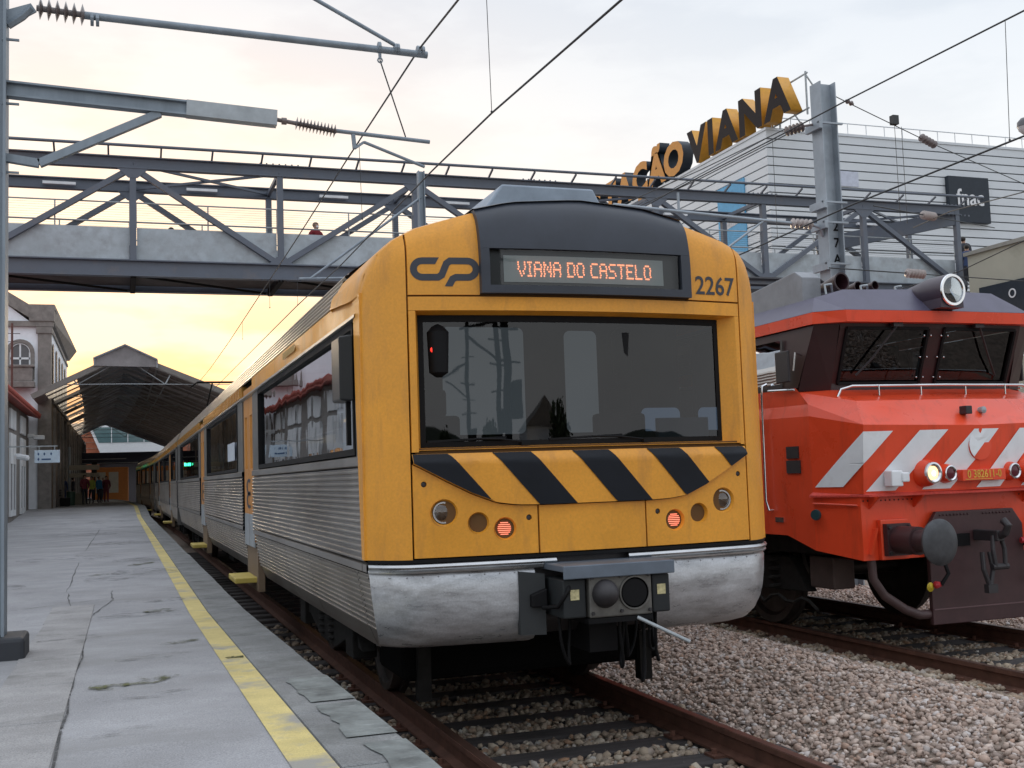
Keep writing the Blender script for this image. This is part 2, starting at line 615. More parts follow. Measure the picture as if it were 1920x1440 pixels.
def inst(src, name, off, parent, rz=0.0, sc=None):
    o = bpy.data.objects.new(name, src if isinstance(src, bpy.types.Mesh) else src.data)
    COL.objects.link(o)
    o.parent = parent
    o.location = off
    o.rotation_euler = (0, 0, rz)
    if sc:
        o.scale = sc
    ORG[o.name] = ORG[parent.name]
    return o


def copy_tree(o, off, parent=None, label=None):
    c = o.copy()
    COL.objects.link(c)
    if parent is None:
        c.location = o.location + Vector(off)
        ORG[c.name] = ORG[o.name] + Vector(off)
        if label:
            c['label'] = label
    else:
        c.parent = parent
    for ch in o.children:
        copy_tree(ch, off, c)
    return c


def text_mesh(txt, size, extrude, offset=0.0, res=3, align='CENTER', shear=0.0):
    cu = bpy.data.curves.new('t', 'FONT')
    cu.body = txt
    cu.size = size
    cu.extrude = extrude
    cu.offset = offset
    cu.resolution_u = res
    cu.align_x = align
    cu.shear = shear
    ob = bpy.data.objects.new('t', cu)
    COL.objects.link(ob)
    dg = bpy.context.evaluated_depsgraph_get()
    me = bpy.data.meshes.new_from_object(ob.evaluated_get(dg))
    bpy.data.objects.remove(ob)
    return me


def text_part(name, txt, size, ext, m, parent, fn, offset=0.0, align='CENTER', shear=0.0, subdiv=False):
    """fn maps text coordinates (a along, b up, c depth) to world"""
    me = text_mesh(txt, size, ext, offset, align=align, shear=shear)
    og = ORG[parent.name]
    for v in me.vertices:
        v.co = Vector(fn(*v.co)) - og
    me.materials.clear()
    me.materials.append(m)
    o = bpy.data.objects.new(name, me)
    me.name = name
    COL.objects.link(o)
    o.parent = parent
    ORG[o.name] = og
    return o


def cx(y):
    """the line bends gently to the left beyond 48 m"""
    return -0.0007 * (y - 48) ** 2 if y > 48 else 0.0


def pz(y):
    """height of the platform above the rail"""
    if y <= 4.3:
        return 0.65
    if y <= 11.5:
        return 0.65 - 0.14 * (y - 4.3) / 7.2
    if y <= 50:
        return 0.51
    if y <= 58:
        return 0.51 + 0.35 * (y - 50) / 8
    return 0.86


def insulator(mb, p, q, r, n, core=0.3, seg=12):
    """a row of sheds along p-q"""
    p, q = Vector(p), Vector(q)
    L = (q - p).length
    prof = [(0, r * core)]
    for i in range(n):
        a = L * (i + 0.2) / n
        b = L * (i + 0.45) / n
        c = L * (i + 0.8) / n
        prof += [(a, r * core), (b, r), (c, r * core)]
    prof += [(L, r * core)]
    mb.lathe(p, q - p, prof, seg)


# ------------------------------------------------------------------ ground
XC = 3.0          # centre line of the near track
XL = 7.85          # centre line of the second track
g = MB()
g.add([(-1500, -1500, -0.62), (1500, -1500, -0.62), (1500, 1500, -0.62), (-1500, 1500, -0.62)], [(0, 1, 2, 3)])
g.build('ground', mat('ground_soil', (0.16, 0.14, 0.12), 0.95, var=0.4, scale=0.2), kind='structure')
# ballast bed: one sheet across both tracks, shaped
xs = [1.16, 1.5, 1.75, 4.35, 4.9, 5.5, 6.1, 6.6, 9.3, 10.0, 14.0, 24.0]
zs = [-0.34, -0.30, -0.235, -0.235, -0.10, -0.01, -0.02, -0.15, -0.235, -0.15, -0.14, -0.2]
ys = [-20, 0, 4, 8, 14, 20, 30, 40, 48] + list(range(54, 150, 6))
b = MB()
for y in ys:
    b.v += [(x + cx(y), y, z) for x, z in zip(xs, zs)]
n = len(xs)
for k in range(len(ys) - 1):
    for i in range(n - 1):
        b.f.append((k * n + i, k * n + i + 1, (k + 1) * n + i + 1, (k + 1) * n + i))
b.build('ballast_bed', ballast_g, kind='structure', loc=(0, 0, -0.3))


def ballast_height(x, y):
    return np.interp(x, xs, zs)


# ------------------------------------------------------------------ tracks
RH = 0.165
rail_prof = [(-0.036, 0.0), (-0.036, -0.035), (-0.012, -0.05), (-0.010, -0.13), (-0.07, -0.15), (-0.07, -RH),
             (0.07, -RH), (0.07, -0.15), (0.010, -0.13), (0.012, -0.05), (0.036, -0.035), (0.036, 0.0)]


def make_track(xc, y0, y1, label):
    t = empty('railway_track', (xc, y0, -0.2), label, 'railway track')
    yy = [y0, 0, 10, 20, 30, 40, 48] + list(range(54, int(y1) + 1, 6))
    for s in (-1, 1):
        pr = [(xc + s * 0.87 + a, c) for a, c in rail_prof]
        r = MB().sweep(pr, yy, cx, closed=True).build('rail', rail_m, t, smooth=30)
        MB().sweep([(xc + s * 0.87 - 0.030, 0.003), (xc + s * 0.87 + 0.030, 0.003)], yy, cx).build('rail_head', rail_top, r)
    me = None
    y = 3.2
    k = 0
    while y < 60:
        if me is None:
            so_ = MB().box(xc - 1.3, xc + 1.3, y - 0.125, y + 0.125, -0.42, -RH - 0.003).build('sleeper', sleeper_m, t, bevel=0.012)
            me = so_.data
            y_first = y
        else:
            if y < 22 or y < 34:
                inst(me, 'sleeper', (random.uniform(-0.03, 0.03), y - y_first, random.uniform(-0.012, 0)), t, random.uniform(-0.012, 0.012))
        y += 0.60 + random.uniform(-0.02, 0.02)
        k += 1
        if y > 34:
            break
    # rail fastenings on the nearest sleepers
    ck = None
    for i in range(14):
        yk = y_first + i * 0.6
        for s in (-1, 1):
            if ck is None:
                mbk = MB().box(xc + s * 0.87 - 0.16, xc + s * 0.87 + 0.16, yk - 0.07, yk + 0.07, -RH - 0.006, -RH + 0.012)
                for q in (-1, 1):
                    mbk.cyl((xc + s * 0.87 + q * 0.12, yk, -RH), (xc + s * 0.87 + q * 0.12, yk, -RH + 0.045), 0.02, n=6)
                ck = mbk.build('rail_chair', rail_m, t)
                ck_o = (s, yk)
            else:
                inst(ck.data, 'rail_chair', ((s - ck_o[0]) * 0.87, yk - ck_o[1], 0), t)
    return t


make_track(XC, -6, 138, 'rusty rails on dark timber sleepers beneath the yellow train, beside the platform')
make_track(XL, -6, 138, 'rusty rails on sleepers beneath the red locomotive')

# ballast stones, nobody could count them
phi = (1 + 5 ** 0.5) / 2
ico = np.array([(-1, phi, 0), (1, phi, 0), (-1, -phi, 0), (1, -phi, 0), (0, -1, phi), (0, 1, phi), (0, -1, -phi), (0, 1, -phi),
                (phi, 0, -1), (phi, 0, 1), (-phi, 0, -1), (-phi, 0, 1)]) / math.sqrt(1 + phi * phi)
icf = np.array([(0, 11, 5), (0, 5, 1), (0, 1, 7), (0, 7, 10), (0, 10, 11), (1, 5, 9), (5, 11, 4), (11, 10, 2), (10, 7, 6), (7, 1, 8),
                (3, 9, 4), (3, 4, 2), (3, 2, 6), (3, 6, 8), (3, 8, 9), (4, 9, 5), (2, 4, 11), (6, 2, 10), (8, 6, 7), (9, 8, 1)])


def stones(name, px, py, pzz, size, label, material):
    n = len(px)
    jit = rng.uniform(0.62, 1.3, (n, 12, 1))
    v = ico[None] * jit * (size[:, None, None] * rng.uniform(0.7, 1.25, (n, 1, 3)) * np.array([1, 1, 0.72]))
    a = rng.uniform(0, 2 * math.pi, n)
    tl = rng.normal(0, 0.5, n)
    ca, sa, ct, st = np.cos(a)[:, None], np.sin(a)[:, None], np.cos(tl)[:, None], np.sin(tl)[:, None]
    x, y, z = v[..., 0], v[..., 1], v[..., 2]
    y, z = y * ct - z * st, y * st + z * ct
    x, y = x * ca - y * sa, x * sa + y * ca
    V = np.stack([x + px[:, None], y + py[:, None], z + pzz[:, None]], -1).reshape(-1, 3)
    F = (icf[None] + (np.arange(n) * 12)[:, None, None]).reshape(-1, 3)
    me = bpy.data.meshes.new(name)
    me.vertices.add(len(V))
    me.vertices.foreach_set('co', V.astype(np.float32).ravel())
    me.loops.add(F.size)
    me.loops.foreach_set('vertex_index', F.astype(np.int32).ravel())
    me.polygons.add(len(F))
    me.polygons.foreach_set('loop_start', np.arange(0, F.size, 3, dtype=np.int32))
    me.polygons.foreach_set('loop_total', np.full(len(F), 3, dtype=np.int32))
    me.update()
    me.validate()
    me.materials.append(material)
    o = bpy.data.objects.new(name, me)
    COL.objects.link(o)
    return tag(o, label, 'ballast', kind='stuff')


N = 96000
px = rng.uniform(1.2, 10.8, N)
py = 3.6 + 12.0 * rng.uniform(0, 1, N) ** 1.35
sz = rng.uniform(0.011, 0.025, N) + 0.016 * (rng.uniform(0, 1, N) ** 4)
pzv = ballast_height(px, py) + rng.uniform(-0.004, 0.028, N)
intr = (np.abs(px - XC) < 1.32) | (np.abs(px - XL) < 1.32)
ph = ((py - 3.2 + 0.3) % 0.6) - 0.3
onsl = intr & (np.abs(ph) < 0.135)
pzv = np.where(intr & (px < 6), -0.225 + rng.uniform(-0.01, 0.045, N), pzv)
pzv = np.where(intr & (px > 6), np.minimum(np.maximum(pzv, -0.225), -0.04), pzv)
onrail = (np.abs(np.abs(px - XC) - 0.87) < 0.07) | (np.abs(np.abs(px - XL) - 0.87) < 0.07)
keep = ~onrail & ~(onsl & (rng.uniform(0, 1, N) > 0.05)) & (px > 1.22)
k1, k2 = keep & ~intr, keep & intr
stones('ballast_gravel', px[k1], py[k1], pzv[k1], sz[k1], 'loose pinkish brown ballast stones banked between the two tracks', ballast)
stones('track_gravel', px[k2], py[k2], pzv[k2], sz[k2] * 1.25, 'yellowish ballast stones between the sleepers', ballast_t)

# ------------------------------------------------------------------ platform
EDGE = 1.15
yy = [-8, 0, 2, 4.3, 6, 8, 10, 11.5, 20, 30, 40, 48, 50, 52, 54, 56, 58] + list(range(64, 131, 6))
p = MB()
cols = [-14.0, -4.6, -0.27, 0.62, 0.795]
for y in yy:
    p.v += [(x + (cx(y) if x > -4 else 0), y, pz(y)) for x in cols] + [(EDGE - 0.36 + cx(y), y, -0.6)]
n = 6
for k in range(len(yy) - 1):
    for i in range(n - 1):
        p.f.append((k * n + i, k * n + i + 1, (k + 1) * n + i + 1, (k + 1) * n + i))
plat = p.build('platform', concrete, kind='structure', loc=(0, 0, 0))
# painted safety line
yl = MB()
ly = [-8, 0, 2, 4.3, 6, 8, 10, 11.5, 20, 30, 40, 48, 50, 54, 58, 64, 70]
for y in ly:
    yl.v += [(0.622 + cx(y), y, pz(y) + 0.005), (0.792 + cx(y), y, pz(y) + 0.005)]
for k in range(len(ly) - 1):
    yl.f.append((2 * k, 2 * k + 1, 2 * k + 3, 2 * k + 2))
yl.build('safety_line', yline, plat, label='worn yellow painted line along the platform edge')
# edge blocks, each one apart
ky = -0.4
while ky < 46:
    ln = 1.2 if ky < 20 else 2.4
    jx = random.uniform(-0.008, 0.006)
    a = MB()
    y0_, y1_ = ky + 0.005, ky + ln - 0.006
    z0, z1 = pz(y0_) + 0.006 + random.uniform(0, 0.004), pz(y1_) + 0.006 + random.uniform(0, 0.004)
    x0, x1 = 0.80, EDGE + jx
    a.add([(x0, y0_, -0.6), (x1, y0_, -0.6), (x1, y1_, -0.6), (x0, y1_, -0.6), (x0, y0_, z0), (x1, y0_, z0), (x1, y1_, z1), (x0, y1_, z1)],
          [(0, 3, 2, 1), (4, 5, 6, 7), (0, 1, 5, 4), (1, 2, 6, 5), (2, 3, 7, 6), (3, 0, 4, 7)])
    a.build('kerb_block', kerb_m, plat, bevel=0.012)
    ky += ln
e = MB()
ey = [46, 48, 50, 54, 58] + list(range(64, 131, 6))
for y in ey:
    e.v += [(0.80 + cx(y), y, pz(y) + 0.006), (EDGE + cx(y), y, pz(y) + 0.006), (EDGE + cx(y), y, -0.6)]
for k in range(len(ey) - 1):
    for i in range(2):
        e.f.append((3 * k + i, 3 * k + i + 1, 3 * k + i + 4, 3 * k + i + 3))
e.build('kerb_run', kerb_m, plat)
# worn repair patches on the edge blocks
for (x0, x1, y0_, y1_) in ((0.93, 1.14, 4.9, 5.75), (0.90, 1.14, 5.85, 6.7), (0.96, 1.14, 3.75, 4.75)):
    q = MB()
    pts = []
    m_ = 9
    for i in range(m_):
        t = i / (m_ - 1)
        pts.append((x0 + random.uniform(-0.02, 0.025), y0_ + (y1_ - y0_) * t))
    for (a_, b_) in pts:
        q.v += [(a_, b_, pz(b_) + 0.0135), (x1, b_, pz(b_) + 0.0135)]
    for i in range(m_ - 1):
        q.f.append((2 * i, 2 * i + 1, 2 * i + 3, 2 * i + 2))
    q.build('repair_patch', mat('patch_concrete', (0.17, 0.185, 0.18), 0.85, var=0.45, scale=7, bump=0.9, bscale=26, stain=(0.33, 0.34, 0.34), sscale=6, slo=0.6, shi=0.72, streak=(1, 2.5, 1)), plat)
# slabs on the left
sy = 1.0
k = 0
for (ln) in (1.1, 1.35, 1.2, 1.4, 1.3, 1.25, 1.5, 1.3, 1.6):
    a = MB()
    y0_, y1_ = sy + 0.006, sy + ln - 0.006
    x0, x1 = -0.70 + 0.01 * (k % 2), -0.282
    a.add([(x0, y0_, 0.3), (x1, y0_, 0.3), (x1, y1_, 0.3), (x0, y1_, 0.3), (x0, y0_, pz(y0_) + 0.008), (x1, y0_, pz(y0_) + 0.008), (x1, y1_, pz(y1_) + 0.008), (x0, y1_, pz(y1_) + 0.008)],
          [(0, 3, 2, 1), (4, 5, 6, 7), (0, 1, 5, 4), (1, 2, 6, 5), (2, 3, 7, 6), (3, 0, 4, 7)])
    a.build('paving_slab', slab_m, plat, bevel=0.006)
    sy += ln
    k += 1
q = MB()
for y in (1.0, 2.5, 4.3, 6.0, 7.2):
    q.v += [(-2.6, y, pz(y) + 0.006), (-0.80 + 0.03 * math.sin(y * 3), y, pz(y) + 0.006)]
for i in range(4):
    q.f.append((2 * i, 2 * i + 1, 2 * i + 3, 2 * i + 2))
q.build('pale_patch', conc_lt, plat)


def strip(name, pts, w, m_, dz=0.006):
    q = MB()
    for i, (a_, b_) in enumerate(pts):
        ww = w * (0.5 + random.random()) * (0.25 if i in (0, len(pts) - 1) else 1)
        a2, b2 = pts[min(i + 1, len(pts) - 1)]
        a0, b0 = pts[max(i - 1, 0)]
        d = Vector((a2 - a0, b2 - b0)).normalized()
        nx, ny = -d.y, d.x
        q.v += [(a_ + nx * ww, b_ + ny * ww, pz(b_) + dz), (a_ - nx * ww, b_ - ny * ww, pz(b_) + dz)]
    for i in range(len(pts) - 1):
        q.f.append((2 * i, 2 * i + 1, 2 * i + 3, 2 * i + 2))
    return q.build(name, m_, plat)


def wig(p0, p1, n=10, a=0.02):
    return [(p0[0] + (p1[0] - p0[0]) * i / n + random.uniform(-a, a), p0[1] + (p1[1] - p0[1]) * i / n + random.uniform(-a, a)) for i in range(n + 1)]


for pp in (((-0.35, 10.3), (-0.62, 14.6)), ((-0.64, 14.8), (-0.69, 20.7)), ((-0.70, 24.0), (-0.64, 37.0)), ((-0.41, 10.8), (-0.10, 13.4)),
           ((-0.10, 13.3), (-0.12, 14.6)), ((-1.4, 12.7), (-0.12, 13.6)), ((-0.274, 3.5), (-0.276, 10.0)), ((0.1, 11.6), (0.55, 11.4)), ((0.15, 17.9), (0.5, 18.6))):
    strip('crack', wig(*pp, n=14, a=0.012), 0.0055, crack_f)
for pp, w_ in ((((-0.2, 7.0), (0.33, 7.3)), 0.09), (((0.26, 9.0), (0.6, 9.17)), 0.06), (((-0.5, 17.2), (-0.2, 17.6)), 0.12), (((0.67, 7.92), (0.78, 7.91)), 0.05), (((0.2, 11.9), (0.55, 12.0)), 0.10), (((0.1, 19.0), (0.5, 19.6)), 0.16)):
    strip('moss_patch', wig(*pp, n=7, a=0.015), w_, moss_f, 0.008)
for (x_, y_, w_, l_) in ((0.1, 11.7, 0.16, 0.9), (0.35, 13.0, 0.2, 0.6), (-0.2, 16.5, 0.3, 0.9), (0.3, 17.5, 0.4, 0.9), (0.2, 20.5, 0.5, 0.8), (-1.0, 22.0, 0.6, 1.6), (0.0, 27.0, 0.7, 1.4), (-1.2, 33.0, 0.9, 2.2),
                         (0.1, 38.0, 0.8, 0.9), (-0.4, 9.9, 0.12, 0.5), (0.2, 8.3, 0.1, 0.5), (-1.6, 16.0, 0.5, 0.8), (0.15, 6.6, 0.06, 0.5), (-0.05, 5.6, 0.05, 0.35), (0.2, 45.0, 1.0, 1.2), (-1.6, 44.0, 1.2, 2.0)):
    strip('grime_patch', wig((x_ - l_ / 2, y_ - 0.1), (x_ + l_ / 2, y_ + 0.1), n=7, a=0.02), w_, grime_f, 0.0085)

# ------------------------------------------------------------------ yellow electric train
HW = 1.5
ZT = [(0, 3.63), (0.5, 3.59), (0.83, 3.51), (1.15, 3.41), (1.3, 3.33), (1.4, 3.24), (1.47, 3.12), (1.5, 2.98)]


def ztop(x):
    d = abs(x - XC)
    return float(np.interp(d, [a for a, _ in ZT], [b for _, b in ZT]))


def fy(x, z):
    d = abs(x - XC)
    y = 6.91 + 0.1 * (d / 1.235) ** 2
    if d > 1.22:
        y += 0.19 * ((min(d, 1.55) - 1.22) / 0.28) ** 2
    if z > 3.15:
        y += 0.55 * (z - 3.15) ** 2
    zt = ztop(x)
    if z > zt - 0.10:
        y += 3.0 * (z - zt + 0.10) ** 2
    return y


def fpanel(name, x0, x1, zl, zu, m, parent, off=0.0, th=0.03, nx=12, nz=6, smooth=40, xs_=None):
    """a piece of the cab front between two height curves, bent onto the front"""
    L = (lambda x: zl) if not callable(zl) else zl
    U = (lambda x: zu) if not callable(zu) else zu
    X = xs_ or [x0 + (x1 - x0) * i / nx for i in range(nx + 1)]
    vs, fs = [], []
    nn = len(X)
    for back in (0, 1):
        for x in X:
            a, b_ = L(x), U(x)
            for j in range(nz + 1):
                z = a + (b_ - a) * j / nz
                vs.append((x, fy(x, z) - off + back * th, z))
    w = nz + 1
    o = nn * w
    for i in range(nn - 1):
        for j in range(nz):
            q = (i * w + j, (i + 1) * w + j, (i + 1) * w + j + 1, i * w + j + 1)
            fs.append(q)
            fs.append(tuple(o + k for k in reversed(q)))
        a, b_ = i * w, (i + 1) * w
        fs.append((a, a + o, b_ + o, b_))
        fs.append((a + nz, b_ + nz, b_ + nz + o, a + nz + o))
    for j in range(nz):
        fs.append((j, j + 1, j + 1 + o, j + o))
        a = (nn - 1) * w + j
        fs.append((a, a + o, a + 1 + o, a + 1))
    return MB().add(vs, fs).build(name, m, parent, smooth=smooth)


# cross-section of a car (dx from the centre, z), with ribs
def rib_run(z0, z1, x0, x1, n, depth):
    out = []
    for i in range(n):
        for f_, dd in ((0.0, 0), (0.22, depth), (0.5, depth), (0.72, 0)):
            t = (i + f_) / n
            out.append((x0 + (x1 - x0) * t + dd, z0 + (z1 - z0) * t))
    out.append((x1, z1))
    return out


def car_ribs(side, y0, y1, name, parent, prof, m, shift=None):
    ys_ = [y0, y1] if not shift else [y0 + (y1 - y0) * i / 6 for i in range(7)]
    return MB().sweep([(XC + side * a, c) for a, c in prof], ys_, shift).build(name, m, parent)


skirt_p = [(1.34, 0.62), (1.37, 0.68), (1.395, 0.74)] + rib_run(0.76, 1.14, 1.405, 1.473, 10, 0.014)
lower_p = rib_run(1.22, 1.84, 1.486, 1.486, 15, 0.015)
roof_p = rib_run(3.055, 3.33, 1.475, 1.36, 6, 0.022) + [(1.22, 3.43), (0.95, 3.50), (0.5, 3.55), (0.0, 3.57)]
roof_end = [(1.475, 3.05), (1.36, 3.33), (1.22, 3.43), (0.95, 3.50), (0.5, 3.55), (0.0, 3.57)]


def window(parent, side, y0, y1, z0, z1, sh=None, mm=None, x=1.488):
    s = sh or (lambda y: 0)
    xo = XC + side * (x - 0.03)
    w = MB()
    fr = 0.045
    xa, xb = sorted((XC + side * (x + 0.008), XC + side * (x - 0.06)))
    w.box(xa, xb, y0, y1, z0, z0 + fr).box(xa, xb, y0, y1, z1 - fr, z1).box(xa, xb, y0, y0 + fr, z0 + fr, z1 - fr).box(xa, xb, y1 - fr, y1, z0 + fr, z1 - fr)
    w.v = [(a + s(b_), b_, c) for a, b_, c in w.v]
    f_ = w.build('window', black, parent)
    q = MB().add([(xo + s(y0), y0 + fr, z0 + fr), (xo + s(y1), y1 - fr, z0 + fr), (xo + s(y1), y1 - fr, z1 - fr), (xo + s(y0), y0 + fr, z1 - fr)], [(0, 1, 2, 3)])
    q.build('pane', mm or glass_s, f_)
    return f_


def door(parent, side, yc, sh=None):
    s = sh or (lambda y: 0)
    x = XC + side * 1.47
    d = MB()
    xa, xb = sorted((x, XC + side * 1.43))
    for (y0, y1) in ((yc - 0.56, yc - 0.012), (yc + 0.012, yc + 0.56)):
        for (za, zb) in ((1.05, 1.95), (2.62, 2.98)):
            d.box(xa, xb, y0, y1, za, zb)
        d.box(xa, xb, y0, y0 + 0.13, 1.95, 2.62).box(xa, xb, y1 - 0.13, y1, 1.95, 2.62)
    d.v = [(a + s(b_), b_, c) for a, b_, c in d.v]
    dr = d.build('door', mat('door_orange', (0.60, 0.25, 0.045), 0.45, var=0.1), parent)
    lo = MB()
    xa2, xb2 = sorted((XC + side * 1.474, XC + side * 1.46))
    for (y0, y1) in ((yc - 0.555, yc - 0.014), (yc + 0.014, yc + 0.555)):
        lo.box(xa2, xb2, y0, y1, 0.98, 1.38)
    lo.v = [(a + s(b_), b_, c) for a, b_, c in lo.v]
    lo.build('door_kick_plate', galv, dr)
    gl = MB()
    for (y0, y1) in ((yc - 0.44, yc - 0.13), (yc + 0.13, yc + 0.44)):
        xx = XC + side * 1.455
        gl.add([(xx + s(y0), y0, 1.95), (xx + s(y1), y1, 1.95), (xx + s(y1), y1, 2.62), (xx + s(y0), y0, 2.62)], [(0, 1, 2, 3)])
    gl.build('door_pane', glass_s, dr)
    # dark ring emblem, split by the two leaves
    em = MB()
    for hz in (1.72, 1.55):
        for k in range(14):
            a0, a1 = math.pi * 2 * k / 14, math.pi * 2 * (k + 1) / 14
            if 5 <= k <= 8:
                continue
            xx = XC + side * 1.4745
            em.add([(xx + s(yc), yc + math.cos(a) * r * 1.9, hz + math.sin(a) * r * 0.7) for a, r in ((a0, 0.15), (a1, 0.15), (a1, 0.09), (a0, 0.09))], [(0, 1, 2, 3)])
    em.build('door_emblem', logo_m, dr)
    # step well and folding step
    st = MB()
    xs0, xs1 = sorted((XC + side * 1.36, XC + side * 1.44))
    st.box(xs0, xs1, yc - 0.6, yc + 0.6, 0.45, 1.03)
    st.v = [(a + s(b_), b_, c) for a, b_, c in st.v]
    st.build('step_well', mat('step_well', (0.20, 0.14, 0.09), 0.7), parent)
    sp = MB()
    xs0, xs1 = sorted((XC + side * 1.40, XC + side * 1.70))
    sp.box(xs0, xs1, yc - 0.45, yc + 0.45, 0.55, 0.615)
    sp.v = [(a + s(b_), b_, c) for a, b_, c in sp.v]
    sp.build('door_step', step_y, parent, bevel=0.01)
    return dr


def bogie(parent, yc, sh=None):
    dx = sh(yc) if sh else 0
    for side in (-1, 1):
        fr = MB()
        x = XC + side * 1.12 + dx
        fr.prism([(x - 0.06, yc - 1.6, 0.38), (x - 0.06, yc - 1.2, 0.62), (x - 0.06, yc - 0.5, 0.50), (x - 0.06, yc + 0.5, 0.50), (x - 0.06, yc + 1.2, 0.62), (x - 0.06, yc + 1.6, 0.38),
                  (x - 0.06, yc + 1.0, 0.42), (x - 0.06, yc + 0.4, 0.26), (x - 0.06, yc - 0.4, 0.26), (x - 0.06, yc - 1.0, 0.42)], (0.12, 0, 0))
        fr.box(x - 0.1, x + 0.1, yc - 1.42, yc - 1.10, 0.30, 0.58).box(x - 0.1, x + 0.1, yc + 1.10, yc + 1.42, 0.30, 0.58)
        f_ = fr.build('bogie_frame', under, parent, bevel=0.01)
        for q in (-0.25, 0.25):
            pts = [(x + math.cos(t * 0.7) * 0.09, yc + q + math.sin(t * 0.7) * 0.09, 0.30 + t * 0.0065) for t in range(48)]
            MB().tube(pts, 0.016, 6).build('coil_spring', under, f_)
    for q in (-1.25, 1.25):
        w = MB()
        for side in (-1, 1):
            x = XC + side * 0.84 + dx
            w.lathe((x, yc + q, 0.43), (side, 0, 0), [(-0.05, 0.46), (0.0, 0.46), (0.0, 0.43), (0.09, 0.425), (0.09, 0.37), (0.05, 0.34), (0.06, 0.14), (0.13, 0.12), (0.13, 0.0)], 28)
        w.cyl((XC - 0.84 + dx, yc + q, 0.43), (XC + 0.84 + dx, yc + q, 0.43), 0.08)
        w.build('wheelset', mat('wheel_steel', (0.07, 0.06, 0.055), 0.5, 0.6, var=0.4), parent, smooth=35)


